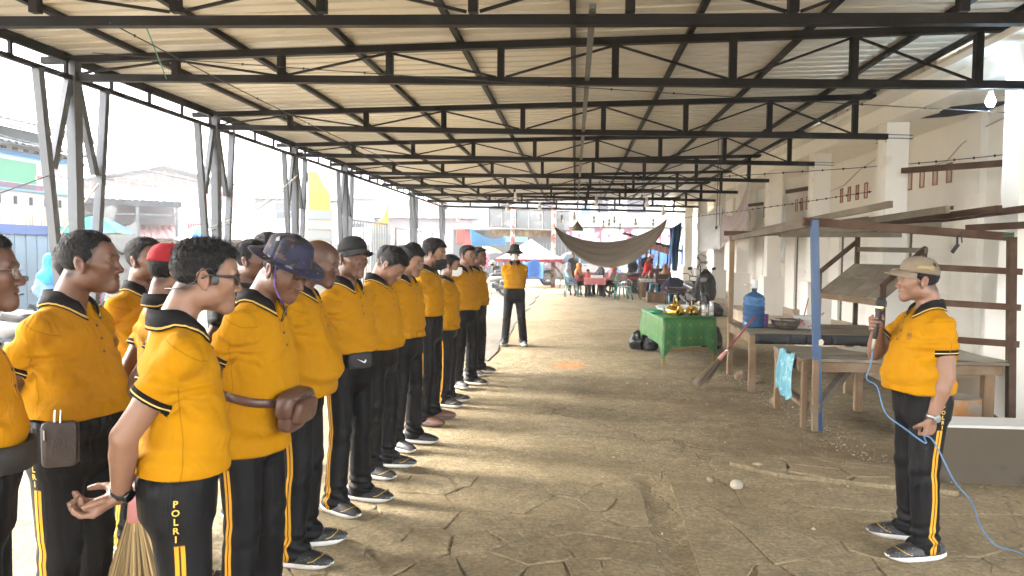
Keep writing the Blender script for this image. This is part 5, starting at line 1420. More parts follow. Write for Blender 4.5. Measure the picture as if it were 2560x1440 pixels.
def kettle(x,y,s,rz,label):
    K=thing('kettle',label,'kettle',(x,y,.697),rz,'golden kettles on the green table')
    part('pot',GOLD,K,lambda m:m.lathe([(.085*s,0),(.105*s,.012*s),(.112*s,.045*s),(.100*s,.085*s),(.062*s,.112*s),(.058*s,.118*s)],28))
    part('lid',GOLD,K,lambda m:m.lathe([(.062*s,.119*s),(.055*s,.128*s),(.018*s,.138*s)],24))
    part('lid_knob',plain('black_bakelite',(.012,.011,.011),.35,rv=0),K,lambda m:m.lathe([(.008*s,.138*s),(.014*s,.150*s),(.010*s,.163*s),(.002*s,.166*s)],12))
    part('spout',GOLD,K,lambda m:m.tube([(0,-.085*s,.035*s),(0,-.125*s,.06*s),(0,-.145*s,.095*s),(0,-.160*s,.118*s)],[.026*s,.019*s,.013*s,.011*s],10))
    h=part('handle',GOLD,K,lambda m:m.tube([(0,-.060*s,.115*s),(0,-.060*s,.19*s),(0,-.03*s,.225*s),(0,.03*s,.225*s),(0,.060*s,.19*s),(0,.060*s,.115*s)],.006*s,8))
    part('grip',plain('cream_grip',(.50,.42,.25),.5,rv=0),h,lambda m:m.tube([(0,-.028*s,.225*s),(0,.028*s,.225*s)],.012*s,10))
    return K
kettle(1.50,10.95,1.28,R(8),'larger brassy gold kettle with curved spout on the green tablecloth')
kettle(1.76,11.05,1.02,R(-10),'smaller brassy gold kettle between the large kettle and the paper cups')
def cups(x,y,n,label):
    C=thing('cup_stack',label,'cups',(x,y,.697),0,'stacks of paper cups on the green table')
    wm=plain('paper_cup',(.74,.73,.70),.6,var=.04,bump=0,rv=.04)
    o=None
    for k in range(n):
        if o is None:o=part('cup',wm,C,lambda m:m.lathe([(.034,0),(.026,.085),(.024,.085),(.030,.004)],18));o.location=(0,0,0)
        else:share(o,C,(0,0,k*.018),name='cup')
    part('print',plain('cup_print',(.55,.14,.05),.6,rv=0),C,lambda m:m.lathe([(.0335,.018*n*.45),(.0320,.018*n*.45+.05)],18,capb=False,capt=False))
cups(1.93,10.98,5,'shorter stack of upturned white paper cups by the small kettle')
cups(2.05,11.02,7,'taller stack of upturned white paper cups at the table edge')
TRY=thing('plastic_tray','shallow white plastic tray lying behind the kettles on the green cloth','tray',(1.62,11.55,.70),R(10))
part('tray',plain('tray_white',(.70,.71,.70),.4,var=.05,bump=0,rv=0),TRY,lambda m:(m.bx(-.26,.26,-.18,.18,0,.006),m.grid(lambda u,v:(-.26+.52*u,-.18-.05*v,.006+.09*v),6,2,th=.004),m.grid(lambda u,v:(-.26+.52*u,.18+.05*v,.006+.09*v),6,2,th=.004,flip=True),m.grid(lambda u,v:(-.26-.05*v,-.18+.36*u,.006+.09*v),6,2,th=.004,flip=True),m.grid(lambda u,v:(.26+.05*v,-.18+.36*u,.006+.09*v),6,2,th=.004)))
GB=thing('green_lid','crumpled green plastic bowl lid on the left edge of the green table','lid',(1.27,11.3,.70))
part('lid',plain('green_plastic',(.03,.22,.12),.4,rv=0),GB,lambda m:m.lathe([(.10,0),(.11,.03),(.06,.05),(.02,.055)],20))
def black_bag(x,y,sx,sy,sz,seed,label,z=0.):
    m=MB();m.ell((0,0,0),(1,1,1),30,20);V=np.array(m.v);V*=(1+.16*snoise(V,2.2,seed,3)+.05*np.sin(8*np.arctan2(V[:,1],V[:,0])+V[:,2]*3))[:,None]
    V[:,2]=np.where(V[:,2]>.5,V[:,2]+(V[:,2]-.5)*.6,V[:,2]);V[:,2]=np.maximum(V[:,2],-.62)+.62;V*=np.array([sx,sy,sz]);m.v=[tuple(p) for p in V]
    if 'black_bin_bag' not in MATS:
        mm,t=newmat('black_bin_bag');t.col((.010,.010,.011));t.rough(.25);t.norm(t.bump(t.noise(t.coord(),22.,4,.6,1.),.9,.02));MATS['black_bin_bag']=mm
    o=m.obj('rubbish_bag',MATS['black_bin_bag']);o.location=(x,y,z);tag(o,label,'rubbish bag','black rubbish bags');return o
black_bag(1.08,12.3,.16,.15,.16,3,'black rubbish bag on the floor left of the green table')
black_bag(1.28,12.2,.12,.15,.19,4,'black rubbish bag behind the left leg of the green table')
black_bag(2.35,12.6,.20,.25,.20,5,'black rubbish bag between the green table and the tall table')
def bristle_mat(c):
    m,t=newmat('palm_rib');a=t.attr('tone').outputs['Fac'];t.col(t.mix(a,tuple(x*.28 for x in c),tuple(x*1.25 for x in c)));t.rough(.5);return m
def broom(p,q,label,hand=.30,sp=.20,n=150,handle=True,seed=1,bristcol=None,thick=.05):
    p,q=np.array(p,float),np.array(q,float);d=unit(q-p);L=np.linalg.norm(q-p);B=thing('broom',label,'broom',tuple(p))
    r=np.random.RandomState(seed);up=np.array([0,0,1.]);s1=unit(np.cross(d,up));s2=np.cross(d,s1)
    br=bristle_mat(bristcol or (.20,.135,.07))
    bl=L*hand if handle else L;k0=p+d*bl
    m=MB();tone=[]
    for i in range(n):
        a=r.uniform(-1,1);b=r.uniform(-1,1)*.35;e=p+s1*(a*sp)+s2*(b*sp)+d*abs(r.normal(0,.04))
        st=k0+s1*a*thick*.5+s2*b*thick*.9;mid=(st*.55+e*.45)+s1*a*sp*.10
        w=r.uniform(.0016,.0034);m.tube([st,mid,e],[w,w,w*.5],3,cap=False,sm=False);tone+=[r.uniform(0,1)**1.6]*9
    o=m.obj('bristles',br,B,world=True,attrs={'tone':np.array(tone)})
    part('binding',plain('pink_binding',(.48,.20,.19),.6,rv=0),B,lambda m:m.tube([k0-d*.02,k0+d*.11],[thick*.62,.022],14),world=True)
    if handle:
        part('handle',plain('red_handle',(.17,.030,.025),.4,var=.3,scale=20,rv=0),B,lambda m:m.tube([k0+d*.10,q],.0125,10),world=True)
        part('ferrule',plain('tin_ferrule',(.5,.48,.45),.35,metal=.9,rv=0),B,lambda m:m.tube([k0+d*.10,k0+d*.145],.0155,10),world=True)
    return B
broom((1.52,8.90,.02),(2.09,8.56,.90),'palm rib broom with a red handle leaning against the tall table',.40,.17,170)
broom((-1.73,2.72,.02),(-1.69,2.60,.92),'tan palm rib broom standing upright behind the man in sunglasses',.62,.165,420,seed=4,bristcol=(.42,.29,.13),thick=.06)
# ------------------------------------------------------------------ cords, bulbs, cloths under the canopy
WIRE=plain('black_cord',(.015,.014,.014),.6,rv=0)
def sagline(p,q,sag,n=24): 
    p,q=np.array(p,float),np.array(q,float);return [p+(q-p)*t-np.array([0,0,4*sag*t*(1-t)]) for t in np.linspace(0,1,n)]
def knot_cord(pts,r,kn,label,mat=None,kr=.012,nm='festoon_cord'):
    C=thing(nm,label,'cord',tuple(pts[0]))
    part('cord',mat or WIRE,C,lambda m:m.tube(pts,r,5),world=True)
    P=np.array(pts);s=np.r_[0,np.cumsum(np.linalg.norm(np.diff(P,axis=0),axis=1))]
    o=None
    for t in np.arange(.3,s[-1],kn):
        q=[float(np.interp(t,s,P[:,i])) for i in range(3)]
        part('lamp_holder',mat or WIRE,C,lambda m:m.ell(q,(kr,kr,kr*1.2),6,4),world=True)
knot_cord(sagline((-4.9,7.0,3.60),(4.6,7.6,3.02),.03),.005,.62,'thin festoon cord crossing under the second truss')
knot_cord(sagline((-3.6,5.35,3.36),(-3.3,13.4,3.25),.05),.006,.7,'dark festoon cord running away from the nearest truss on the left')
knot_cord(sagline((-2.2,17.0,3.2),(4.6,11.2,2.95),.06)+sagline((4.6,11.2,2.95),(5.5,7.8,2.80),.02)[1:],.006,.32,'festoon cord strung across to the plastered columns at mid height',kr=.016)
knot_cord(sagline((3.1,22.5,2.7),(4.3,11.0,2.55),.03),.006,.35,'lower festoon cord running along the columns',kr=.016)
knot_cord(sagline((-3.5,19.6,3.12),(3.6,19.8,3.1),.05),.006,.5,'far festoon cord under the roof trusses',kr=.02)
GR=plain('green_rope',(.05,.22,.16),.8,rv=0);PR=plain('pale_rope',(.52,.48,.36),.8,rv=0);DRP=plain('dark_rope',(.03,.04,.04),.8,rv=0)
def rope(pts,r,label,mat,nm='rope'):
    m=MB();m.tube(pts,r,6);return tag(m.obj(nm,mat),label,'rope')
rope(sagline((-3.35,5.38,3.40),(-4.35,7.4,3.42),.0,8),.006,'thin green rope tied from the nearest truss to the second truss',GR)
rope(sagline((-5.36,6.95,2.36),(-5.6,5.7,1.85),.01,6),.006,'dark rope tied to the first raking leg, sloping left',DRP)
rope(sagline((-6.3,6.5,2.65),(-5.9,7.0,1.2),.0,6),.005,'thin dark rope hanging left of the first splayed post',DRP)
rope(sagline((-5.36,7.72,2.35),(-5.6,7.4,1.75),.0,6),.011,'pale rope hanging off the first splayed post',PR)
rope(sagline((-5.38,10.1,1.92),(-5.3,13.4,3.05),.12,14),.008,'pale guy rope slanting between the second and third posts',PR)
rope(sagline((-5.40,10.1,1.86),(-5.3,13.4,2.98),.12,14),.006,'thinner guy rope just under the pale one between the posts',DRP)
CORDS=[((2.28,12.0,3.50),2.05,'black flex with a plug hanging down by the third column'),((1.30,14.5,3.5),2.75,'thin double cord hanging in the middle of the hall'),((.55,17,3.45),2.6,'thin cord hanging further back from a truss'),((3.5,21.,3.4),2.75,'looped red and black flex before the white cloths')]
for (p,z1,lb) in CORDS:
    m=MB();m.tube([p,(p[0]+.01,p[1],(p[2]+z1)/2),(p[0]-.005,p[1],z1)],.006,5);m.tube([(p[0]+.05,p[1],p[2]),(p[0]+.045,p[1],z1+.03),(p[0]-.005,p[1],z1)],.005,5);m.ell((p[0],p[1],z1),(.02,.02,.03),8,6)
    tag(m.obj('hanging_flex',WIRE),lb,'cord')
BULB=plain('milk_bulb',(.72,.72,.68),.2,var=.02,bump=0,rv=0);SOCK=plain('bulb_socket',(.55,.54,.50),.4,rv=0)
def bulb(x,y,z,drop,label,lit=False,s=1.,dark=False):
    B=thing('light_bulb',label,'bulb',(x,y,z),0,'bulbs hanging from the trusses')
    part('flex',WIRE,B,lambda m:m.tube([(0,0,drop),(.004,0,drop*.5),(0,0,.10*s)],.004,5))
    part('socket',SOCK if not dark else WIRE,B,lambda m:m.lathe([(.016*s,.055*s),(.020*s,.06*s),(.020*s,.10*s),(.010*s,.112*s)],12))
    part('globe',emis('lit_bulb',(.62,.82,1.),26.) if lit else BULB,B,lambda m:m.lathe([(.002*s,-.052*s),(.024*s,-.044*s),(.036*s,-.012*s),(.034*s,.012*s),(.022*s,.042*s),(.016*s,.055*s)],16))
    return B
bulb(3.98,7.42,3.12,.15,'glowing white bulb hanging under the second truss near the porch',True,1.15)
BL2=[(-1.7,20.2,3.12),(-1.15,22.9,3.05),(-2.2,23.2,3.02),(-1.4,28.7,2.95),(-4.6,28.0,2.9),(.55,19.9,3.0),(1.9,19.8,2.95),(-.05,23.5,2.75),(2.55,21.5,2.82),(2.2,27,2.72),(1.75,28.9,2.62),(1.3,28.5,2.75),(2.95,28,2.75),(.7,28.2,2.85),(-.55,28.4,2.9),(1.52,28.8,2.88),(1.05,27.5,2.66)]
BLAB=['clear bulb over the front row, left of the pale hanger bar','clear bulb over the far end of the row, second from the left','clear bulb left of the white hanger, above the farthest row man','clear bulb above the sign frame panels','clear bulb at the far left beside the last post','clear bulb just right of the pale hanger bar','white bulb hanging between the hanger bar and the shop columns','round white bulb hanging above the wicker lampshade','clear bulb high before the white hung cloth','dark socketed bulb above the cart roof tip','lowest dark bulb over the tarpaulin\'s middle','dark bulb just above the lowest one','dark bulb nearest the last column','dark bulb over the tarpaulin\'s left half','dark bulb beside the wicker lampshade','dark bulb close behind the lowest bulbs','dark pear bulb over the tarpaulin between the others']
for i,(x,y,z) in enumerate(BL2):
    bulb(x,y,z,zbot(x)-z,BLAB[i],False,1.7,i>8)
# wicker lamp shade
WS=thing('wicker_shade','bell shaped wicker lampshade hanging at the far end of the canopy','lampshade',(.06,26.5,2.42))
part('shade',plain('wicker',(.17,.14,.085),.8,var=.3,scale=30,bump=.5),WS,lambda m:m.lathe([(.22,0),(.20,.10),(.12,.22),(.05,.30),(.02,.36)],20,capb=False))
part('flex',WIRE,WS,lambda m:m.tube([(0,0,.36),(0,0,1.0)],.008,5))
CF=thing('spiral_lamp','white spiral lamp fixed on the porch ceiling','lamp',(5.15,9.2,3.56))
part('lamp',BULB,CF,lambda m:(m.lathe([(.07,-.012),(.07,0)],16),m.lathe([(.03,-.10),(.035,-.012)],14),m.tube([(.022*math.cos(a),.022*math.sin(a),-.10-.010*a) for a in np.linspace(0,12,50)],.010,6)))
# porch wiring and pipes
def wire(pts,label,r=.006,mat=None,nm='cable'):
    m=MB();m.tube(pts,r,5);tag(m.obj(nm,mat or WIRE),label,'cable')
wire(sagline((4.45,7.42,3.28),(5.1,8.2,2.55),.12,16),'black cable drooping from the second truss to the timber rail')
wire([(5.48,8.0,3.50),(5.48,9.4,3.46),(5.47,10.3,3.36),(5.48,10.9,3.22),(5.47,11.3,3.02),(5.48,12.3,3.0)],'grey conduit wire sagging along the porch wall',.010,plain('grey_conduit',(.5,.48,.43),.6,rv=0))
wire([(5.48,13.8,3.4),(5.48,14.6,3.28),(5.47,15.4,3.05),(5.48,16.3,3.0)],'grey wire sagging on the next bay of the porch wall',.010,plain('grey_conduit',(.5,.48,.43),.6,rv=0))
for (y,lb) in ((10.47,'blue cable wound round the column top nearest the speaker'),(13.54,'blue cable tied round the next column top'),):
    m=MB();m.tube([(4.28+.36*(k%2),y+.05+.33*((k//2)%2),3.30-.012*k) for k in range(9)],.006,5);tag(m.obj('cable_tie',plain('blue_cable',(.06,.14,.26),.5,rv=0)),lb,'cable')
RAIL=WOODD
for (a,b,lb) in (((4.45,10.35,2.78),(5.25,7.55,2.62),'long brown timber rail wired between the column and the porch'),((4.45,15.8,2.95),(4.6,13.8,2.90),'short brown batten wired behind the third column'),((4.5,19.5,2.9),(4.55,18.2,2.86),'short brown batten behind the fifth column')):
    m=MB();m.beam(a,b,.06,.075);tag(m.obj('timber_rail',WOODD[1]),lb,'timber')
m=MB();m.ell((5.2,7.75,2.62),(.05,.06,.10),10,8);tag(m.obj('cloth_knot',plain('olive_rag',(.12,.15,.06),.9,rv=0)),'olive rag knotted round the end of the timber rail','rag')
# ---- cloths and tarpaulins
def hung(name,label,cat,mat,fn,nu=30,nv=20,th=.003):
    m=MB();m.grid(fn,nu,nv,th=th);return tag(m.obj(name,mat),label,cat)
LIL=cloth('lilac_cloth',(.42,.36,.38),fold=1.,fscale=4.);WHC=cloth('white_cloth',(.60,.62,.64),fold=.6,fscale=4.)
def swag(p0,p1,h,deep,out=.06):
    p0,p1=np.array(p0),np.array(p1)
    def f(u,v):
        q=p0+(p1-p0)*u;w=4*u*(1-u)
        return (q[0]-out*math.sin(v*17-3.*w)*w*(.3+v),q[1],q[2]-h*v-deep*w*(1-v)*.9-.03*math.sin(u*6))
    return f
hung('hanging_cloth','lilac cloth hung in swags between the columns','cloth',LIL,swag((4.05,20.6,2.95),(4.05,17.5,3.35),1.15,.55))
hung('hanging_cloth','white cloth hung flat beside the lilac swags','cloth',WHC,swag((4.05,24.2,2.95),(4.05,20.7,2.98),1.25,.05,.03))
hung('hanging_cloth','narrow white cloth hanging behind the fourth column','cloth',WHC,swag((4.75,17.8,2.95),(4.75,16.9,2.95),1.55,.03,.05))
TARP=cloth('grey_tarp',(.20,.165,.125),rough=.6,fold=.35,fscale=2.,sheen=.05)
def tarp(u,v):
    # corners: left tie on the rusty pole, right tie high on the column
    a=np.array([-.72,24.6,2.52]);b=np.array([3.02,24.4,2.78]);w=4*u*(1-u)
    q=a+(b-a)*u;return (q[0],q[1]-1.6*v*w**.6+.04*math.sin(u*30+v*4)*w,q[2]-1.10*w**.9*(.62+.38*v) -.34*v*w**.5+ .025*math.sin(v*22+u*3)*w**.5-.03*v)
hung('sagging_tarp','wide grey tarpaulin sagging between a rusty pole and the end column','tarpaulin',TARP,tarp,48,22)
BT=cloth('blue_tarp',(.03,.13,.34),rough=.4,fold=1.,fscale=3.,sheen=0)
hung('blue_tarp','blue tarpaulin hanging bunched in long folds by the end columns','tarpaulin',BT,lambda u,v:(3.35+.42*u*(1-.55*v)+.02*math.sin(v*9)+.10*v,26.3+.12*math.sin(u*16+v*3),2.75-.25*(1-u)*(1-v)-1.75*v),24,24)
# ---- signboard frame on rusty poles
def rusty(name):
    m,t=newmat(name);co=t.coord('Object');n=t.noise(co,5.,8,.7,.4)
    b=t.mix(t.ramp(n,[(.50,0.),(.54,1.)]),(.26,.25,.22),(.13,.04,.018));b=t.mix(t.ramp(t.noise(co,2.2,4,.6),[(.56,0.),(.6,1.)]),b,(.26,.02,.012));t.col(b);t.rough(.8);return m
RP=rusty('flaking_pole')
SG=thing('sign_frame','empty rusty signboard frame with dirty panels on two red and white flaking poles','sign',(-1.8,33.5,0))
for x in (-2.92,-1.02): part('pole',RP,SG,lambda m:m.lathe([(.105,0),(.10,3.75)],16,(x,33.5,0)),world=True)
pm=plain('dirty_panel',(.13,.135,.13),.7,var=.25,scale=3,c2=(.20,.20,.19),thr=.5,bump=.1);fm=plain('rust_frame',(.04,.028,.02),.8,c2=(.12,.10,.08),thr=.55)
for k in range(6):
    x=-4.05+.63*k;z0,z1=2.78-.03*k,3.66-.02*k
    pn=part('panel',pm,SG,lambda m:m.bx(x+.035,x+.60,33.60,33.63,z0+.03,z1-.03),world=True)
    part('panel_frame',fm,pn,lambda m:(m.bx(x,x+.03,33.57,33.66,z0,z1),m.bx(x+.03,x+.63,33.57,33.66,z0,z0+.03),m.bx(x+.03,x+.63,33.57,33.66,z1-.03,z1)),world=True)
wm_=wood('sign_board',(.11,.075,.04),(.19,.16,.12),axis=2)
part('board',wm_,SG,lambda m:m.bx(-4.0,-1.1,33.57,33.61,2.36,2.68),world=True)
part('rail',plain('pale_pipe',(.25,.24,.21),.7),SG,lambda m:m.beam((-4.0,33.42,2.76),(-.9,33.42,2.66),.05,.05),world=True)
for k in range(11):
    x=-4.0+.265*k
    part('plank',wm_,SG,lambda m:m.bx(x+.01,x+.255,33.535,33.565,2.37-.006*k,2.66-.006*k),world=True)
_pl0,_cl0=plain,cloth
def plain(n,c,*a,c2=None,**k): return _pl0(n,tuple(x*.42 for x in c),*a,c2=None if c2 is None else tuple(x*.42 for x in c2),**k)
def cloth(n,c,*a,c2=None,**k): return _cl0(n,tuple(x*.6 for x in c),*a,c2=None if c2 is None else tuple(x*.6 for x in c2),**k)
# ------------------------------------------------------------------ street, houses and stalls beyond the canopy
def hills():
    m=MB()
    def f(u,v):
        a=R(100+75*u);r=330+120*v;h=(34+16*math.sin(u*9+1)+9*math.sin(u*23)+5*math.sin(u*51+2))*math.sin(min(v*1.3,1)*PI/2)
        return (r*math.cos(a),r*math.sin(a),h-2)
    m.grid(f,90,8,flip=True);kind(m.obj('hills',plain('forest_hill',(.055,.085,.045),.95,var=.4,scale=.05,bump=.0,rv=0)))
hills()
def corr(name,c,c2=None):
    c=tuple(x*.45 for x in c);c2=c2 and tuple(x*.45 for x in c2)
    if name in MATS:return MATS[name]
    m,t=newmat(name);co=t.coord('Object');n=t.noise(co,1.2,6,.6)
    b=t.mix(n,tuple(x*.8 for x in c),tuple(x*1.2 for x in c))
    if c2:b=t.mix(t.ramp(t.noise(co,.8,7,.7),[(.5,0.),(.62,1.)]),b,c2)
    t.col(b);t.rough(.6);MATS[name]=m;return m
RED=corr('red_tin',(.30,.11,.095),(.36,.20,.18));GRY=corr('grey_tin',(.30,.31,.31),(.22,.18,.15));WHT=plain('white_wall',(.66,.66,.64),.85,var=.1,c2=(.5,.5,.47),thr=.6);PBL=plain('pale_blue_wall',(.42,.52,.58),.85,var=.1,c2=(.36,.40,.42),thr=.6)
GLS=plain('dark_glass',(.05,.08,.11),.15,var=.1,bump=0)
def roofpanel(m,a,b,c,d,rib=.22,h=.03):
    """ribbed sheet over quad a-b (eave) c-d (ridge); ribs run from eave to ridge"""
    a,b,c,d=[np.array(q,float) for q in(a,b,c,d)];n=max(4,int(np.linalg.norm(b-a)/rib));N=unit(np.cross(b-a,d-a));v=[];f=[]
    if N[2]<0:N=-N
    for i in range(n+1):
        for e,hh in((0,0),(.35,h),(.65,h)):
            if i==n and e>0:break
            t=(i+e)/n;v+=[a+(b-a)*t+N*hh,d+(c-d)*t+N*hh]
    k=len(v)//2
    for i in range(k-1):f.append((2*i,2*i+2,2*i+3,2*i+1))
    m._add(v,f)
    m._add([a-N*.02,b-N*.02,c-N*.02,d-N*.02],[(3,2,1,0)])
def house(label,cx,cy,w,d,h,rh,rz,wall,roof,over=.4,cat='building',windows=(),doors=(),boards=None,name='house'):
    """gabled house; local x along the ridge... gable ends at +-w/2 when boards given; front faces local -y"""
    H=thing(name,label,cat,(cx,cy,-.03),R(rz))
    part('wall',wall,H,lambda m:m.bx(-w/2,w/2,-d/2,d/2,0,h))
    o=over
    def rf(m):
        roofpanel(m,(-w/2-o,-d/2-o,h-o*rh/(d/2)),(w/2+o,-d/2-o,h-o*rh/(d/2)),(w/2+o,0,h+rh),(-w/2-o,0,h+rh));roofpanel(m,(w/2+o,d/2+o,h-o*rh/(d/2)),(-w/2-o,d/2+o,h-o*rh/(d/2)),(-w/2-o,0,h+rh),(w/2+o,0,h+rh))
    part('roof',roof,H,rf)
    part('gable',wall,H,lambda m:[m._add([(x,-d/2,h),(x,d/2,h),(x,0,h+rh)],[(0,1,2) if x>0 else (2,1,0)]) for x in(-w/2,w/2)])
    for (x,z,ww,hh) in windows:
        f=part('window',WHT,H,lambda m:(m.bx(x-ww/2-.06,x+ww/2+.06,-d/2-.06,-d/2+.02,z-.06,z),m.bx(x-ww/2-.06,x+ww/2+.06,-d/2-.06,-d/2+.02,z+hh,z+hh+.06),m.bx(x-ww/2-.06,x-ww/2,-d/2-.06,-d/2+.02,z,z+hh),m.bx(x+ww/2,x+ww/2+.06,-d/2-.06,-d/2+.02,z,z+hh)))
        for k in(0,1):part('pane',GLS,f,lambda m:m.bx(x-ww/2+k*ww/2+.02,x-ww/2+(k+1)*ww/2-.02,-d/2-.03,-d/2-.01,z,z+hh))
        part('mullion',WHT,f,lambda m:(m.bx(x-.02,x+.02,-d/2-.045,-d/2+.0,z,z+hh),m.bx(x-ww/2,x+ww/2,-d/2-.044,-d/2,z+hh*.62,z+hh*.62+.035)))
    for (x,ww,hh,mt) in doors: part('door',mt,H,lambda m:m.bx(x-ww/2,x+ww/2,-d/2-.03,-d/2+.01,.0,hh))
    return H
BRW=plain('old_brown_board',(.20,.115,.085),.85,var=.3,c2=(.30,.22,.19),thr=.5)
# the shop with the billboard at far left, its front along the street
def billboard_shop():
    x=-14.;S=thing('billboard_shop','cream shophouse with a coffee billboard, wooden folding doors and blue shutters at the left edge','building',(x,15,0))
    cw=plain('cream_wall',(.52,.49,.44),.85,var=.12,c2=(.40,.37,.33),thr=.58)
    part('wall',cw,S,lambda m:m.bx(x-5,x,6,19.4,-.03,4.2),world=True)
    part('upper_wall',PBL,S,lambda m:m.bx(x-5.,x-.8,6,19.3,4.2,4.78),world=True)
    part('roof',GRY,S,lambda m:(roofpanel(m,(x+.1,5,4.78),(x+.1,19.9,4.78),(x-3.5,19.9,5.7),(x-3.5,5,5.7)),m.bx(x-.0,x+.12,5,19.9,4.62,4.77)),world=True)
    part('awning',GRY,S,lambda m:roofpanel(m,(x+.55,5.8,4.14),(x+.55,19.6,4.14),(x-.1,19.6,4.34),(x-.1,5.8,4.34)),world=True)
    part('blue_beam',plain('blue_beam',(.06,.22,.50),.6),S,lambda m:m.bx(x,x+.10,6,19.45,3.93,4.03),world=True)
    for k in range(9): part('vent',DARKIN,S,lambda m:m.bx(x,x+.012,16.2+.36*k,16.36+.36*k,4.06,4.13),world=True)
    for k in range(6): part('vent',DARKIN,S,lambda m:m.bx(x,x+.012,16.4+.52*k,16.5+.52*k,2.72,2.92),world=True)
    bb=part('billboard',plain('cyan_board',(.10,.46,.70),.5,rv=0),S,lambda m:m.bx(x+.02,x+.06,14.6,19.38,3.06,3.93),world=True)
    part('billboard_face',plain('board_white',(.62,.68,.68),.5,rv=0),bb,lambda m:m.bx(x+.062,x+.068,15.6,18.95,3.10,3.88),world=True)
    part('coffee_print',plain('print_purple',(.11,.05,.11),.5,c2=(.25,.05,.06),thr=.5,rv=0),bb,lambda m:m.bx(x+.069,x+.072,15.6,17.85,3.10,3.24),world=True)
    part('green_print',plain('print_green',(.03,.30,.14),.5,rv=0),bb,lambda m:m.bx(x+.069,x+.072,15.6,17.62,3.25,3.80),world=True)
    part('cup_print',plain('print_cup',(.72,.70,.66),.5,rv=0),bb,lambda m:m.prism([(17.72+.16*math.cos(a),3.42+.13*math.sin(a)) for a in np.linspace(0,2*PI,20)[:-1]],0,.003,lambda a,b,c:(x+.074+c,a,b)),world=True)
    part('cup_coffee',plain('print_coffee',(.28,.09,.04),.5,rv=0),bb,lambda m:m.prism([(17.72+.11*math.cos(a),3.45+.055*math.sin(a)) for a in np.linspace(0,2*PI,20)[:-1]],0,.002,lambda a,b,c:(x+.078+c,a,b)),world=True)
    part('red_print',plain('print_red2',(.60,.02,.07),.5,rv=0),bb,lambda m:m.bx(x+.069,x+.073,17.92,18.16,3.66,3.85),world=True)
    part('sachet_print',plain('print_sachet',(.45,.47,.33),.5,rv=0),bb,lambda m:m.bx(x+.069,x+.073,17.95,18.24,3.16,3.46),world=True)
    mg=plain('print_magenta',(.50,.05,.25),.5,rv=0);gn=plain('print_teal',(.15,.42,.38),.5,rv=0)
    for tx,y,z,s,mt in(('Cappuccino',18.53,3.72,.135,mg),('ala Kafe Italia',18.55,3.56,.125,mg)):
        v,f=text_mesh(tx,s,0,.003);addmesh('lettering',[(x+.071,y+a,z+b) for a,b,c in v],f,mt,bb,world=True)
    for k in(0,1):part('small_print',gn,bb,lambda m:m.bx(x+.069,x+.071,18.32,18.75-.05*k,3.36-.09*k,3.39-.09*k),world=True)
    for k in range(7):part('dot_print',plain('print_red3',(.55,.06,.12),.5,rv=0),bb,lambda m:m.bx(x+.069,x+.071,18.28+.09*k,18.33+.09*k,3.14+.03*(k%2),3.17+.03*(k%2)),world=True)
    dw=wood('weathered_door',(.34,.28,.22),(.45,.40,.33),axis=2)
    for k in range(9):
        y=14.9+.5*k;dd=part('folding_door',dw,S,lambda m:m.bx(x+.0,x+.04,y+.01,y+.49,.02,2.52),world=True)
        part('door_panel',dw,dd,lambda m:(m.bx(x+.04,x+.055,y+.07,y+.12,2.05,2.46),m.bx(x+.04,x+.055,y+.38,y+.43,2.05,2.46),m.bx(x+.04,x+.055,y+.12,y+.38,2.42,2.46)),world=True)
    part('blue_fascia',plain('navy_board',(.05,.12,.34),.55,var=.15,rv=0),S,lambda m:m.bx(x+.55,x+.60,12,19.3,1.95,2.18),world=True)
    bs=plain('blue_grey_tin',(.26,.38,.47),.5,var=.1,rv=.06)
    for k in range(20): part('shutter_panel',bs,S,lambda m:(m.bx(x+.50,x+.53,12+.36*k,12.352+.36*k,0,1.95),m.bx(x+.53,x+.555,12.30+.36*k,12.345+.36*k,0,1.95)),world=True)
    part('blue_post',plain('sky_blue_post',(.12,.42,.66),.5,rv=0),S,lambda m:m.bx(x+.50,x+.62,19.30,19.42,0,3.05),world=True)
billboard_shop()
B1=house('big old barn with a boarded gable and pale battens under a grey tin roof','x',0,1,1,1,1,0,WHT,GRY) if 0 else None
BN=thing('barn','big timber barn with brown boarded gable, white battens and a grey blue roof','building',(-26.7,45,0),R(30))
part('wall',plain('barn_blue',(.36,.44,.50),.85,var=.15),BN,lambda m:(m.bx(-5.2,5.2,.05,12,-.03,5.6)))
part('gable',BRW,BN,lambda m:m._add([(-4.6,0,4.0),(4.6,0,4.0),(4.6,0,5.75),(0,0,6.75),(-4.6,0,5.75)],[(0,1,2,3,4)]))
for k in range(-6,7): part('batten',WHT,BN,lambda m:m.bx(k*.70-.035,k*.70+.035,-.05,-.005,3.6,6.70-abs(k*.70)*.217))
part('roof',corr('blue_grey_tin_roof',(.30,.36,.40),(.24,.24,.24)),BN,lambda m:(roofpanel(m,(-6.2,-.6,5.55),(-6.2,12,5.55),(0,12,7.0),(0,-.6,7.0)),roofpanel(m,(6.2,12,5.55),(6.2,-.6,5.55),(0,-.6,7.0),(0,12,7.0))))
house('low house under a broad faded red tin roof in front of the barn',-20.4,36.,6.2,4.6,3.0,1.75,30,PBL,RED,windows=((-1.8,1.5,.8,.9),(1.5,1.5,.8,.9)))
house('small timber shack with a pinkish red tin roof left of the excavator bucket',-17.6,27.,5.0,4.5,2.35,.75,34,BRW,RED,over=.6,doors=((0,1.2,2.0,DARKIN),))
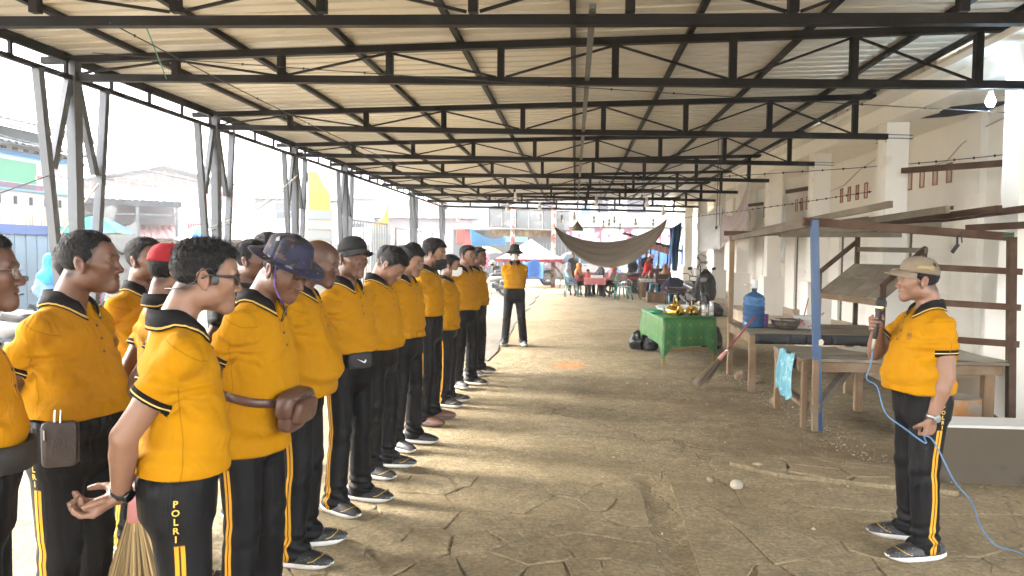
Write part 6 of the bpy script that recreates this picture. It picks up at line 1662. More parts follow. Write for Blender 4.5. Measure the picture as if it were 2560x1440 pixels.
def awning_shop():
    A=thing('awning_shop','dark slatted shop front with a long white edged awning beside the billboard shop','building',(-16.6,24.5,0),R(36))
    part('awning',GRY,A,lambda m:roofpanel(m,(-3.2,-1.2,3.35),(2.2,-1.2,3.30),(2.2,1.0,3.75),(-3.2,1.0,3.75)))
    part('fascia',plain('black_fascia',(.05,.055,.055),.7),A,lambda m:m.bx(-3.2,2.2,-1.25,-1.2,3.10,3.30))
    for k in range(5):part('post',plain('grey_post',(.18,.19,.19),.7),A,lambda m:m.bx(-3.0+1.25*k,-2.9+1.25*k,-1.2,-1.1,0,3.1))
    for k in range(4):part('rail',plain('grey_post',(.18,.19,.19),.7),A,lambda m:m.bx(-2.9+1.25*k,-1.75+1.25*k,-1.17,-1.12,2.8,2.86))
    part('wall',plain('dim_wall',(.30,.28,.27),.9),A,lambda m:m.bx(-3.2,2.2,.9,1.0,0,3.4))
awning_shop()
def plank_shed(label,cx,cy,w,d,h,rz,roof,wallm,rise=.5,n=9):
    P=thing('shed',label,'building',(cx,cy,-.03),R(rz));part('wall',wallm,P,lambda m:m.bx(-w/2,w/2,-d/2+.04,d/2,0,h))
    for k in range(n):part('plank',wallm,P,lambda m:m.bx(-w/2,w/2,-d/2+.0,-d/2+.035,k*h/n+.02,(k+1)*h/n-.01))
    part('roof',roof,P,lambda m:roofpanel(m,(-w/2-.3,-d/2-.7,h-.15),(w/2+.3,-d/2-.7,h-.15),(w/2+.3,d/2+.2,h+rise),(-w/2-.3,d/2+.2,h+rise)))
    return P
GRB=wood('silver_plank',(.34,.31,.26),(.46,.43,.38),axis=0,rv=.12)
plank_shed('grey plank shed with a rusty pink roof edge behind the green banner',-14.6,26.5,4.6,2.6,2.15,34,RED,GRB)
plank_shed('pale canvas sided stall under a low tent like roof behind the banner',-17.2,32.5,5.2,3,2.75,32,GRY,plain('canvas_beige',(.42,.39,.32),.9,var=.15),.9)
plank_shed('grey plank hut with a broad faded pink roof left of the tall hat',-12.6,28.5,4.8,3.0,2.0,24,corr('pink_tin',(.42,.24,.24),(.40,.32,.31)),GRB,1.0)
plank_shed('grey weathered hut under the long pinkish roof beyond the gate pillar',-9.6,37.5,5.0,3.0,2.1,18,corr('pink_tin',(.42,.24,.24),(.40,.32,.31)),GRB,.8)
house('white upper storey house with grilled windows and a pink pillar balcony',-18.2,42.,7.,6,4.6,.8,26,WHT,GRY,windows=((-1.4,3.0,.9,1.3),(.55,3.0,.9,1.3),(2.3,3.1,.6,1.2),(-1.2,1.2,1.,1.2),(.8,1.2,1.,1.2)))
house('weathered blue grey house with a rusted tin roof behind the guy ropes',-21.6,41.,5.,5,3.9,1.3,24,PBL,corr('rust_tin',(.30,.27,.25),(.24,.17,.13)))
house('tall white house with a lilac roof behind the yellow gate finial',-15.6,47.,4.,5,5.2,1.6,20,WHT,corr('lilac_tin',(.40,.36,.40)),windows=((-1.,2.6,1.,.8),(.8,2.6,1.,.8)))
house('long low pinkish warehouse far beyond the gate',-13.4,54.,11.,6,4.1,.5,10,plain('pink_plaster',(.46,.38,.37),.85,var=.12,c2=(.5,.45,.44),thr=.55),GRY)
house('distant house with a red roof and red upper wall past the last posts',-14.2,74.,5.5,6,5.3,1.6,8,plain('red_plaster',(.50,.16,.16),.85),RED,windows=((-1.6,3.6,.8,1.2),(0,3.6,.8,1.2),(1.6,3.6,.8,1.2)))
house('distant pale green house beside the red roofed one',-9.6,70.,5.,6,4.2,.7,5,plain('mint_plaster',(.42,.52,.50),.85),GRY,windows=((-1,2.4,.9,1.),(1.,2.4,.9,1.)))
# gate pillars with yellow wing finials
YEL=plain('yellow_paint',(.78,.47,.015),.45,var=.06,c2=(.70,.48,.08),thr=.64,rv=0);PGR=plain('pillar_grey',(.40,.43,.42),.7,var=.1)
def gate_pillar(label,x,y,rz,h,flip,top,z0=None):
    P=thing('gate_pillar',label,'pillar',(x,y,0),R(rz),'gate pillars with yellow finials')
    n=9
    for k in range(n):
        part('block',PGR,P,lambda m:m.bx(-.42,.42,-.36,.36,k*h/n,(k+1)*h/n-.035))
        part('yellow_joint',YEL,P,lambda m:m.bx(-.395,.395,-.335,.335,(k+1)*h/n-.035,(k+1)*h/n))
    s=-1 if flip else 1
    prof=[(-.34,0),(.36,0),(.38,.55),(.28,.75),(.12,1.0),(.02,1.25),(-.04,1.40),(-.12,1.45),(-.34,1.45)] if not flip else [(-.34,0),(.36,0),(.36,1.05),(.30,.85),(.15,.62),(-.02,.52),(-.34,.45)]
    zz=h if z0 is None else z0;sc=(top-zz)/(1.45 if not flip else 1.05)
    part('finial',YEL,P,lambda m:m.prism([(a*(1 if not flip else .9),b*sc) for a,b in prof],-.22,.22,lambda a,b,c:(a,c,zz+b)))
    if not flip: part('lamp',DARKIN,P,lambda m:m.bx(-.40,-.345,-.06,.06,top-.35,top-.02))
gate_pillar('grey banded gate pillar topped by a tall yellow wing finial',-8.75,24.,26,3.0,False,4.28)
gate_pillar('second gate pillar with a yellow wing finial reaching low, behind the black cap',-8.3,30.2,20,2.7,True,3.95,1.9)
def gate(label,x0,y0,x1,y1,h,n):
    G_=thing('gate',label,'gate',(x0,y0,0));gm=plain('gate_grey',(.24,.235,.23),.6,metal=.3,var=.15)
    p,q=np.array([x0,y0,0]),np.array([x1,y1,0])
    part('frame',gm,G_,lambda m:(m.beam(p+[0,0,h],q+[0,0,h],.07,.07),m.beam(p+[0,0,.1],q+[0,0,.1],.06,.06),m.beam(p,p+[0,0,h],.09,.09,(1,0,0)),m.beam(q,q+[0,0,h],.07,.07,(1,0,0)),m.beam(p+[0,0,h*.55],q+[0,0,h*.55],.05,.05)),world=True)
    for k in range(1,n):
        a=p+(q-p)*k/n;part('bar',gm,G_,lambda m:m.beam(a+[0,0,.12],a+[0,0,h-.03],.05,.03,(1,0,0)),world=True)
gate('grey iron gate of vertical bars joined to the first gate pillar',-8.1,24.5,-7.7,29.0,2.72,16)
gate('grey slatted gate beyond the second yellow finial',-7.75,30.6,-7.6,38.,2.6,24)
# market umbrellas
def umbrella(label,x,y,r,zt,ze,cols,rz=0):
    U=thing('market_umbrella',label,'umbrella',(x,y,0),R(rz),'market umbrellas by the street')
    part('pole',plain('umbrella_pole',(.5,.5,.5),.4,metal=.5),U,lambda m:m.tube([(0,0,0),(0,0,zt)],.02,8))
    for k in range(8):
        a0,a1=2*PI*k/8,2*PI*(k+1)/8
        def f(u,v):
            a=a0+(a1-a0)*u;rr=r*v*(1-.03*math.sin(PI*u)*v);return (rr*math.cos(a),rr*math.sin(a),zt-(zt-ze)*v**1.6-.03*math.sin(PI*u)*v)
        part('panel',cols[k%len(cols)],U,lambda m:m.grid(f,4,5,th=.004,flip=True))
UG=cloth('umb_green',(.03,.42,.27),fold=.1);UY=cloth('umb_yellow',(.68,.62,.06),fold=.1);UB=cloth('umb_blue',(.06,.22,.62),fold=.1);UW=cloth('umb_white',(.66,.67,.70),fold=.1);UR=cloth('umb_red',(.55,.05,.05),fold=.1)
umbrella('market umbrella with green, yellow and blue panels above the broad man\'s head',-11.5,16.4,.86,2.40,2.0,[UG,UG,UB,UB,UY,UY,UG,UG],200)
umbrella('blue and white market umbrella behind the red cap',-13.0,24.,.85,2.45,1.95,[UB,UW],10)
umbrella('small yellow and white umbrella top near the far end of the row',-5.1,41.,.9,1.95,1.6,[UW,UY],0)
# excavator arm and bucket
def excavator():
    X=thing('excavator','grey excavator resting with its raised arm and bucket beyond the first posts','excavator',(-13.0,18.6,0),R(35));g=plain('excavator_grey',(.33,.32,.29),.55,var=.2,c2=(.22,.18,.14),thr=.6);dk=plain('excavator_dark',(.08,.08,.08),.5)
    for s in(-1,1):part('arm_plate',g,X,lambda m:m.prism([(-1.1,.7),(-.9,.6),(.42,2.45),(.50,2.70),(.36,2.80),(.18,2.72)],s*.20-.02,s*.20+.02,lambda a,b,c:(a,c,b)))
    part('arm_web',g,X,lambda m:(m.beam((-.55,0,1.35),(.10,0,2.30),.38,.03),m.beam((.18,0,2.45),(.34,0,2.68),.38,.03)))
    part('ram',plain('ram_steel',(.6,.6,.6),.25,metal=1.),X,lambda m:(m.tube([(-.75,-.12,1.2),(.25,-.12,2.5)],.035,10),m.tube([(-.75,.12,1.2),(.25,.12,2.5)],.035,10)))
    for s in(-.15,0,.15):part('pin',dk,X,lambda m:m.lathe([(.06,-.05),(.06,.05)],14,(.38,s,2.76),rm=np.array([[1,0,0],[0,0,-1],[0,1,0]])))
    b=part('bucket',g,X,lambda m:(m.prism([(.30,2.05),(.95,2.35),(.98,1.75),(.86,1.45),(.55,1.55),(.25,1.85)],-.36,-.33,lambda a,b_,c:(a,c,b_)),m.prism([(.30,2.05),(.95,2.35),(.98,1.75),(.86,1.45),(.55,1.55),(.25,1.85)],.33,.36,lambda a,b_,c:(a,c,b_)),m.grid(lambda u,v:(float(np.interp(u,[0,.3,.6,.8,1],[.95,.98,.86,.55,.27])),-.33+.66*v,float(np.interp(u,[0,.3,.6,.8,1],[2.35,1.75,1.45,1.53,1.85]))),12,2,th=.03)))
    for k in range(4):part('tooth',dk,b,lambda m:m.bx(.30,.36,-.30+.17*k,-.24+.17*k,1.98,2.12))
    part('lower_link',g,X,lambda m:m.bx(.50,.95,-.22,.22,.5,1.45))
    part('house',g,X,lambda m:(m.bx(-2.6,-1.0,-.8,.8,.55,1.35),m.bx(-1.9,-1.1,-.75,-.05,1.35,2.0)));
    for s in(-1,1):part('track',dk,X,lambda m:m.prism([(-2.9,.25),(-2.7,.03),(-.9,.03),(-.7,.25),(-.9,.5),(-2.7,.5)],s*.75-.16,s*.75+.16,lambda a,b_,c:(a,c,b_)))
excavator()
# banner with red lettering-like strokes
BNR=thing('banner','small faded green banner with red print hung on the grey plank shed','banner',(-13.5,24.6,0),R(34))
part('sheet',plain('banner_green',(.36,.46,.40),.6,var=.25,scale=4,c2=(.5,.56,.56),thr=.5,rv=0),BNR,lambda m:m.grid(lambda u,v:(-.55+1.1*u,.02*math.sin(u*9),2.72-1.0*v),12,6,th=.005))
part('print',plain('banner_red',(.50,.05,.05),.6,rv=0),BNR,lambda m:[m.bx(-.22+.075*k,-.175+.075*k,-.04,-.03,2.34+.02*(k%2),2.54) for k in range(9)])
part('pink_print',plain('banner_pink',(.55,.16,.28),.6,rv=0),BNR,lambda m:m.bx(-.42,-.05,-.035,-.025,1.92,2.02))
# overhead lines
def line(p,q,sag,label,r=.02):
    m=MB();m.tube(sagline(p,q,sag,30),r,5);tag(m.obj('power_line',WIRE),label,'power line','overhead power lines')
line((-13.0,11.,4.35),(-16.5,44,4.9),.35,'thick power line running along the street left of the canopy',.022)
line((-13.6,12.,4.5),(-17.5,44,5.3),.5,'thin power line just above the thick one on the left',.012)
line((-14,19.8,3.95),(-22,44,5.4),.3,'thin line from the billboard shop corner to the barn',.012)
line((-14,20,3.7),(-12,40,4.6),.35,'low thin line from the billboard shop towards the gate',.010)
def upole(x,y,h,label,tilt=0):
    U=thing('utility_pole',label,'utility pole',(x,y,0));pm=plain('pole_grey',(.32,.31,.30),.8)
    part('pole',pm,U,lambda m:m.tube([(0,0,0),(tilt,0,h)],[.10,.06],10));part('crossarm',pm,U,lambda m:m.beam((-.5+tilt,0,h-.35),(.5+tilt,0,h-.35),.06,.08))
    for k in(-.4,0,.4):part('insulator',plain('porcelain',(.6,.6,.58),.3),U,lambda m:m.lathe([(.03,0),(.045,.03),(.02,.10)],10,(k+tilt,0,h-.30)))
upole(-16.6,44.2,5.4,'grey utility pole between the barn and the white house');upole(-10.2,57.,5.0,'thin utility pole in front of the red house')
def tree(label,x,y,h,r,n,seed,c):
    T=thing('tree',label,'tree',(x,y,0));rr=np.random.RandomState(seed)
    part('trunk',plain('bark',(.12,.085,.06),.9,bump=.4),T,lambda m:(m.tube([(0,0,0),(.05,.05,h*.5),(.1,0,h*.8)],[.16,.11,.05],8),m.tube([(.03,.03,h*.45),(.6*r,.2,h*.75)],[.07,.03],6),m.tube([(.03,.03,h*.5),(-.5*r,-.1,h*.8)],[.07,.03],6)))
    V=[];F=[];cl=[rr.normal(0,1,3)*np.array([r*.5,r*.5,r*.33])+np.array([0,0,h*.8]) for _ in range(16)]
    for k in range(n):
        c0=cl[rr.randint(16)];p=c0+rr.normal(0,r*.20,3);a=rr.normal(0,1,3);a/=np.linalg.norm(a);b=unit(np.cross(a,rr.normal(0,1,3)));s=rr.uniform(.07,.15);o=len(V)
        V+=[p-a*s,p+b*s*.5,p+a*s,p-b*s*.5];F.append((o,o+1,o+2,o+3))
    addmesh('crown',V,F,plain('leaf_'+str(seed),c,.6,var=.4,scale=1.5,bump=0,rv=0),T)
tree('leafy green tree between the last posts and the red house',-7.9,58.,2.9,1.7,2600,3,(.07,.15,.03))
tree('green bush like tree behind the far end of the row',-6.6,47.,1.9,1.0,1600,5,(.08,.17,.03))
tree('distant bluish green tree behind the gate',-20.5,78.,6.6,2.8,2600,7,(.05,.10,.05))
tree('distant round tree left of the yellow finial',-30.,80.,8.0,3.6,2600,9,(.05,.10,.05))
# ------------------------------------------------------------------ far end: building, vehicles, cart, chairs
FB=thing('far_building','white two storey building with pink banners under a cream tin awning','building',(3,52,0))
part('wall',WHT,FB,lambda m:m.bx(-9.5,13,52,58,-.03,9.),world=True)
part('awning',corr('cream_tin',(.58,.53,.42)),FB,lambda m:roofpanel(m,(-6.5,50.2,3.42),(12.5,50.2,3.42),(12.5,52,3.95),(-6.5,52,3.95)),world=True)
bnm=plain('banner_white',(.68,.68,.68),.6,var=.05,rv=0);bpk=plain('banner_magenta',(.50,.03,.12),.6,var=.2,rv=0)
for k in range(4):
    x0=-.75+2.05*k;bn=part('banner',bnm,FB,lambda m:m.bx(x0,x0+2.04,50.5,50.53,2.25,3.32),world=True)
    part('banner_print',bpk,bn,lambda m:(m.prism([(x0+.0,3.3),(x0+.62,3.3),(x0+.50,3.10),(x0+.52,2.3),(x0+.40,2.3),(x0+.36,2.62),(x0+.15,2.62),(x0+.22,2.75),(x0+.36,3.0),(x0+.2,3.08),(x0+.0,2.9)],-.004,0,lambda a,b,c:(a,50.49+c,b)),m.bx(x0+.82,x0+1.20,50.486,50.49,2.98,3.03),m.bx(x0+.82,x0+1.20,50.486,50.49,2.62,2.67),m.bx(x0+.82,x0+.87,50.486,50.49,2.67,2.98),m.bx(x0+1.15,x0+1.20,50.486,50.49,2.67,2.98),m.bx(x0+.93,x0+1.09,50.486,50.49,2.72,2.92),m.bx(x0+1.4,x0+1.9,50.486,50.49,2.42,2.5)),world=True)
    v,f=text_mesh('Naif',.34,0,.0);addmesh('lettering',[(x0+1.58+a+.25*b,50.488,3.02+b) for a,b,c in v],f,plain('grey_script',(.25,.27,.28),.6,rv=0),bn,world=True)
for (x,z,w,h) in((1.9,4.5,.75,1.2),(4.3,4.45,1.3,1.2),(-2.,4.5,.8,1.2),(-5,4.5,.8,1.2)):
    f=part('window',plain('window_frame_grey',(.4,.42,.44),.6),FB,lambda m:(m.bx(x-w/2-.05,x+w/2+.05,51.94,52.0,z-.05,z),m.bx(x-w/2-.05,x+w/2+.05,51.94,52.0,z+h,z+h+.05),m.bx(x-w/2-.05,x-w/2,51.94,52,z,z+h),m.bx(x+w/2,x+w/2+.05,51.94,52,z,z+h)),world=True)
    for k in(0,1):part('curtain',plain('grey_curtain',(.16,.15,.17),.8,var=.3),f,lambda m:m.grid(lambda u,v:(x-w/2+k*w/2+u*w/2,51.975-.012*math.sin(u*22),z+h*v),16,2),world=True)
part('balcony_rail',plain('rail_grey',(.35,.37,.39),.6),FB,lambda m:(m.bx(-1,9,50.4,50.44,4.25,4.29),[m.bx(-1+.9*k,-.96+.9*k,50.4,50.44,3.9,4.25) for k in range(12)]),world=True)
part('shop_front',plain('dim_shop',(.075,.08,.085),.8,var=.4,scale=1.5),FB,lambda m:m.bx(-6.4,12.4,51.9,52,0,3.0),world=True)
BCH=thing('balcony_chair','grey blue chair standing on the far building\'s balcony','chair',(.65,51.,3.95));cg=plain('chair_grey_blue',(.16,.24,.28),.6)
part('seat',cg,BCH,lambda m:m.bx(-.3,.3,-.25,.25,.42,.50));part('backrest',cg,BCH,lambda m:m.bx(-.25,.33,.2,.28,.5,1.1))
for a in(-.26,.26):
    for b in(-.2,.2):part('leg',cg,BCH,lambda m:m.bx(a-.03,a+.03,b-.03,b+.03,0,.42))
SD=thing('dark_stall','dim shop front with grilles left of the far building','building',(-5.2,44.,0))
part('wall',plain('dark_board',(.11,.115,.12),.8,var=.3),SD,lambda m:m.bx(-7.5,-.6,44,46,-.03,2.95),world=True)
part('cyan_sign',plain('cyan_sign',(.22,.50,.58),.5,var=.25,scale=2),SD,lambda m:m.bx(-4.4,-2.9,43.9,43.96,2.25,2.75),world=True)
for k in range(9):part('grille_bar',plain('grille',(.3,.3,.3),.5),SD,lambda m:m.bx(-2.3+.18*k,-2.27+.18*k,43.9,43.93,.8,2.2),world=True)
part('red_sign',plain('red_sign',(.55,.08,.06),.6,var=.2),SD,lambda m:m.bx(-6.9,-6.3,43.85,43.9,2.0,3.05),world=True)
part('roof',GRY,SD,lambda m:roofpanel(m,(-7.8,43.0,2.98),(-.5,43.0,2.98),(-.5,46,3.35),(-7.8,46,3.35)),world=True)
BW=thing('blue_container','blue corrugated steel container wall behind the pickup','container',(4,42,0))
for k in range(26):part('panel',plain('container_blue',(.03,.16,.52),.5,var=.12,rv=.25),BW,lambda m:m.bx(.6+.28*k,.6+.28*k+.26,42-.03*(k%2),42.2,0,1.85),world=True)
def tyre_mat(): return plain('tyre',(.018,.018,.018),.85,rv=0)
def wheel(parent,c,r,w,rim=None,ax='y',spokes=6):
    rm=np.array([[1,0,0],[0,0,-1],[0,1,0]]) if ax=='y' else np.array([[0,0,1],[0,1,0],[-1,0,0]])
    rim=rim or plain('alloy',(.55,.55,.56),.35,metal=.7,rv=0)
    t=part('wheel',tyre_mat(),parent,lambda m:m.lathe([(r*.66,-w/2),(r*.92,-w/2),(r,-w*.3),(r,w*.3),(r*.92,w/2),(r*.66,w/2),(r*.64,0),(r*.66,-w/2)],28,c,rm=rm,capb=False,capt=False))
    def rf(m):
        m.lathe([(r*.66,-w*.32),(r*.60,-w*.36),(r*.60,w*.36),(r*.66,w*.32)],24,c,rm=rm,capb=False,capt=False);m.lathe([(r*.16,-w*.4),(r*.16,w*.4)],12,c,rm=rm)
        for k in range(spokes):
            a=2*PI*k/spokes;d=np.array([math.cos(a),0,math.sin(a)]) if ax=='y' else np.array([0,math.cos(a),math.sin(a)])
            m.beam(np.array(c)+d*r*.12,np.array(c)+d*r*.62,r*.12,w*.5,(0,1,0) if ax=='y' else (1,0,0))
    part('rim',rim,t,rf)
def pickup():
    T=thing('pickup_truck','white double cab pickup truck parked side on behind the far table','pickup truck',(.2,36.5,-.03));W=plain('white_car_paint',(.72,.72,.72),.25,var=.03,bump=0,coat=.6,rv=0);dk=plain('car_black',(.02,.02,.022),.5,rv=0)
    prof=[(-2.55,.50),(-2.62,.78),(-2.5,.98),(-1.35,1.10),(-.75,1.62),(-.5,1.70),(.75,1.70),(.98,1.62),(1.08,1.08),(2.6,1.08),(2.62,.52),(2.25,.48),(2.18,.62),(2.02,.82),(1.72,.90),(1.42,.82),(1.26,.62),(1.2,.45),(-1.05,.45),(-1.12,.62),(-1.28,.82),(-1.58,.90),(-1.88,.82),(-2.04,.62),(-2.1,.48)]
    part('body',W,T,lambda m:m.prism(prof,-.86,.86,lambda a,b,c:(a,c,b)))
    for pts in(((-.95,1.12),(-.62,1.56),(-.02,1.60),(-.02,1.12)),((.06,1.12),(.06,1.60),(.74,1.58),(.86,1.12))):
        part('window',plain('car_glass',(.10,.22,.34),.06,var=.05,bump=0,rv=0),T,lambda m:m.prism(pts,-.872,-.862,lambda a,b,c:(a,c,b)));part('window',MATS['car_glass'],T,lambda m:m.prism(pts,.862,.872,lambda a,b,c:(a,c,b)))
    part('sill',dk,T,lambda m:(m.bx(-1.0,1.15,-.90,-.84,.36,.46),m.bx(-2.7,-2.5,-.80,.80,.42,.62)))
    part('door_seam',dk,T,lambda m:(m.bx(.0,.025,-.866,-.861,.5,1.1),m.bx(1.04,1.06,-.866,-.861,.5,1.08)))
    for x in(.12,-.10):part('handle',dk,T,lambda m:m.bx(x+.08,x+.24,-.885,-.865,1.0,1.035))
    part('headlight',plain('lamp_glass',(.6,.62,.65),.1,rv=0),T,lambda m:m.bx(-2.60,-2.4,-.868,-.70,.82,.95))
    part('mirror',dk,T,lambda m:m.bx(-.9,-.75,-1.0,-.87,1.1,1.25))
    for x in(-1.58,1.72):
        for y in(-.78,.78):wheel(T,(x,y,.38),.38,.24)
pickup()
def canopy_stall():
    C=thing('low_tent','low stall tent with a white peak, salmon skirt and red valance behind the masked man','tent',(-2.1,34.,0));wt=cloth('tent_white',(.68,.67,.66),fold=.3);sal=cloth('tent_salmon',(.60,.26,.18),fold=.3);rd=cloth('tent_red',(.40,.03,.05),fold=.3)
    pk=[(-1.45,-1.3),(1.45,-1.3),(1.45,1.3),(-1.45,1.3)]
    for i in range(4):
        a,b=pk[i],pk[(i+1)%4]
        part('peak_panel',wt,C,lambda m:m.grid(lambda u,v:((a[0]*(1-u)+b[0]*u)*(1-v)*.8,(a[1]*(1-u)+b[1]*u)*(1-v)*.8,1.50+.66*v+.10*v*v),8,6))
        part('skirt',sal,C,lambda m:m.grid(lambda u,v:((a[0]*(1-u)+b[0]*u)*(.8+.25*v),(a[1]*(1-u)+b[1]*u)*(.8+.25*v),1.50-.17*v-.03*math.sin(PI*u)),8,3))
        part('valance',rd,C,lambda m:m.grid(lambda u,v:((a[0]*(1-u)+b[0]*u)*(1.05),(a[1]*(1-u)+b[1]*u)*(1.05),1.33-.03*math.sin(PI*u)-.14*v-.01*math.sin(u*40)),20,2))
        part('pole',plain('tent_pole',(.5,.5,.5),.4,metal=.6),C,lambda m:m.tube([(a[0]*.98,a[1]*.98,0),(a[0]*.98,a[1]*.98,1.33)],.02,6))
canopy_stall()
hung('blue_cover','bright blue plastic sheet covering goods below the tent valance','cover',cloth('bright_blue_plastic',(.03,.17,.55),rough=.4,fold=.8,sheen=0),lambda u,v:(-2.35+.95*u,32.55-.08*math.sin(u*7)-.2*v,1.22-.75*v-.06*math.sin(u*9)),20,12)
hung('blue_sheet','blue tarpaulin slung low left of the sign frame','tarpaulin',cloth('slung_blue',(.05,.27,.62),rough=.4,fold=.6,sheen=0),lambda u,v:(-5.15+1.75*u,35.+.5*v,2.78-.45*u-.85*v*(1-.55*u)-.25*math.sin(PI*u)*(1-v)),24,12)
hung('red_banner','red cloth banner hung beside the blue tarpaulin','banner',cloth('red_banner',(.55,.08,.06),fold=.3),lambda u,v:(-5.9+.4*u,35.5,2.75-.75*v),8,8)
hung('pink_cover','pink checked cover over goods behind the parked scooters','cover',cloth('pink_check',(.58,.10,.20),fold=.4,c2=(.6,.4,.42)),lambda u,v:(-4.55+.55*u,33.5-.1*math.sin(u*8),1.66-.75*v),12,10)
def scooter(label,x,y,rz,col,dark=False,s=1.,group='scooters parked round the market'):
    """step-through scooter, front towards local +x"""
    S=thing('scooter',label,'scooter',(x,y,-.0),R(rz),group);P=col;bk=plain('scooter_black',(.018,.018,.019),.5,rv=0);ch=plain('scooter_metal',(.4,.4,.4),.35,metal=.9,rv=0)
    wheel(S,(.62,0,.27),.27,.09,spokes=5);wheel(S,(-.62,0,.27),.27,.11,spokes=5)
    part('seat',bk,S,lambda m:(rbox(m,(-.42,0,.80),(.66,.27,.13),None,.45),rbox(m,(-.12,0,.76),(.25,.22,.10),None,.5)))
    part('tail_panel',P,S,lambda m:m.grid(lambda u,v:(-.02-.88*u,(.15-.05*u)*math.sin(v*2*PI),.62+.12*u+(.13-.05*u)*math.cos(v*2*PI)),10,16))
    part('engine',bk,S,lambda m:(rbox(m,(-.35,0,.38),(.55,.24,.22),None,.5),rbox(m,(-.62,.10,.32),(.40,.08,.16),None,.5),m.tube([(-.30,-.13,.28),(-.55,-.15,.30),(-.92,-.15,.40)],[.03,.045,.05],10)))
    part('floor_board',P,S,lambda m:m.prism([(-.15,.40),(.28,.34),(.36,.40),(.36,.46),(.22,.42),(-.15,.48)],-.15,.15,lambda a,b,c:(a,c,b)))
    part('front_apron',P,S,lambda m:m.grid(lambda u,v:(.36+.10*u-.06*abs(v-.5)*2,(v-.5)*(.40-.10*u),.42+.55*u),8,8,th=.03))
    part('front_fender',P,S,lambda m:m.grid(lambda u,v:(.62+.30*math.cos(R(30+130*u)),(v-.5)*.14,.27+.30*math.sin(R(30+130*u))),10,3,th=.01))
    part('fork',ch,S,lambda m:(m.tube([(.62,.07,.27),(.45,.06,.80)],.02,8),m.tube([(.62,-.07,.27),(.45,-.06,.80)],.02,8)))
    h=part('handlebar',bk,S,lambda m:(m.tube([(.36,-.33,1.02),(.42,-.12,1.0),(.42,.12,1.0),(.36,.33,1.02)],.014,8),rbox(m,(.44,0,.99),(.16,.26,.14),None,.5)))
    part('headlight',plain('lamp_glass',(.6,.62,.65),.1,rv=0),S,lambda m:rbox(m,(.50,0,.92),(.07,.18,.12),None,.5))
    for k in(-1,1):part('mirror',bk,h,lambda m:(m.tube([(.38,k*.25,1.02),(.36,k*.31,1.18)],.007,5),rbox(m,(.36,k*.33,1.22),(.03,.12,.08),None,.5)))
    part('stand',ch,S,lambda m:m.tube([(-.15,.12,.35),(-.20,.26,.02)],.012,6))
    part('tail_light',plain('tail_red',(.5,.02,.02),.2,rv=0),S,lambda m:rbox(m,(-.90,0,.72),(.06,.14,.06),None,.5))
    return S
WP=plain('scooter_white',(.68,.69,.70),.3,var=.03,bump=0,coat=.4,rv=0);BP=plain('scooter_blue',(.20,.38,.52),.3,var=.05,bump=0,coat=.4,rv=0);RPt=plain('scooter_red',(.55,.03,.05),.3,var=.05,bump=0,coat=.4,rv=0);GP=plain('scooter_graphite',(.05,.05,.055),.3,bump=0,coat=.4,rv=0);PK=plain('scooter_pink',(.58,.13,.20),.3,bump=0,rv=0)
scooter('white scooter parked side on left of the masked man',-3.15,26.6,160,WP);scooter('pale blue and white scooter just behind the white one',-3.9,28.6,120,BP);scooter('dark scooter with a white helmet hung on it, behind the blue one',-3.3,30.2,100,GP)
HL=thing('helmet','cream helmet resting on the parked scooters','helmet',(-3.45,29.9,1.02));part('shell',plain('helmet_cream',(.68,.62,.48),.25,bump=0,rv=0),HL,lambda m:m.ell((0,0,.12),(.15,.17,.14),16,10));part('visor',plain('visor_dark',(.03,.03,.035),.1,bump=0,rv=0),HL,lambda m:m.ell((.0,-.07,.09),(.11,.12,.07),14,8))
scooter('red scooter standing behind the green chairs',2.0,28.6,165,RPt);scooter('dark motor scooter by the porch step wrapped with a black bag',3.35,20.2,280,GP)
scooter('pink and red scooter in the street at the left',-10.6,14.6,20,PK);scooter('silver and black scooter right behind the people at the left edge',-7.0,8.3,150,plain('scooter_silver',(.45,.46,.47),.3,metal=.4,bump=0,rv=0))
black_bag(3.55,20.0,.28,.26,.42,8,'tall black rubbish bag on the dark scooter by the porch step',.35);black_bag(3.62,19.2,.26,.24,.18,9,'black rubbish bags heaped at the porch step')
def plastic_chair(label,x,y,rz,mat):
    C=thing('plastic_chair',label,'chair',(x,y,0),R(rz),'green plastic chairs at the far table')
    part('seat',mat,C,lambda m:rbox(m,(0,0,.44),(.44,.44,.035),None,.35))
    for a in(-1,1):
        for b in(-1,1):part('leg',mat,C,lambda m:m.tube([(a*.18,b*.18,.44),(a*.25,b*.25,0)],[.030,.022],6))
        part('armrest',mat,C,lambda m:m.tube([(a*.22,-.18,.44),(a*.25,-.15,.63),(a*.25,.10,.66),(a*.20,.22,.70)],.018,6))
    bk=part('backrest',mat,C,lambda m:(m.tube([(-.20,.20,.44),(-.21,.27,.72),(-.15,.30,.86),(0,.31,.90),(.15,.30,.86),(.21,.27,.72),(.20,.20,.44)],.024,8)))
    for k in range(-2,3):part('slat',mat,bk,lambda m:m.tube([(k*.065,.20,.45),(k*.068,.28,.74),(k*.06,.305,.88-.006*k*k)],.013,5))
GC=plain('green_plastic_chair',(.06,.34,.24),.4,var=.05,bump=0,rv=.08)
plastic_chair('light green plastic armchair with its back turned, right of the pink scarf',1.70,25.4,12,GC);plastic_chair('second green plastic chair tucked behind the first',1.62,26.6,100,GC);plastic_chair('pale green plastic chair at the left of the checked table',-.12,26.6,95,plain('pale_green_chair',(.25,.44,.38),.4,bump=0,rv=0))
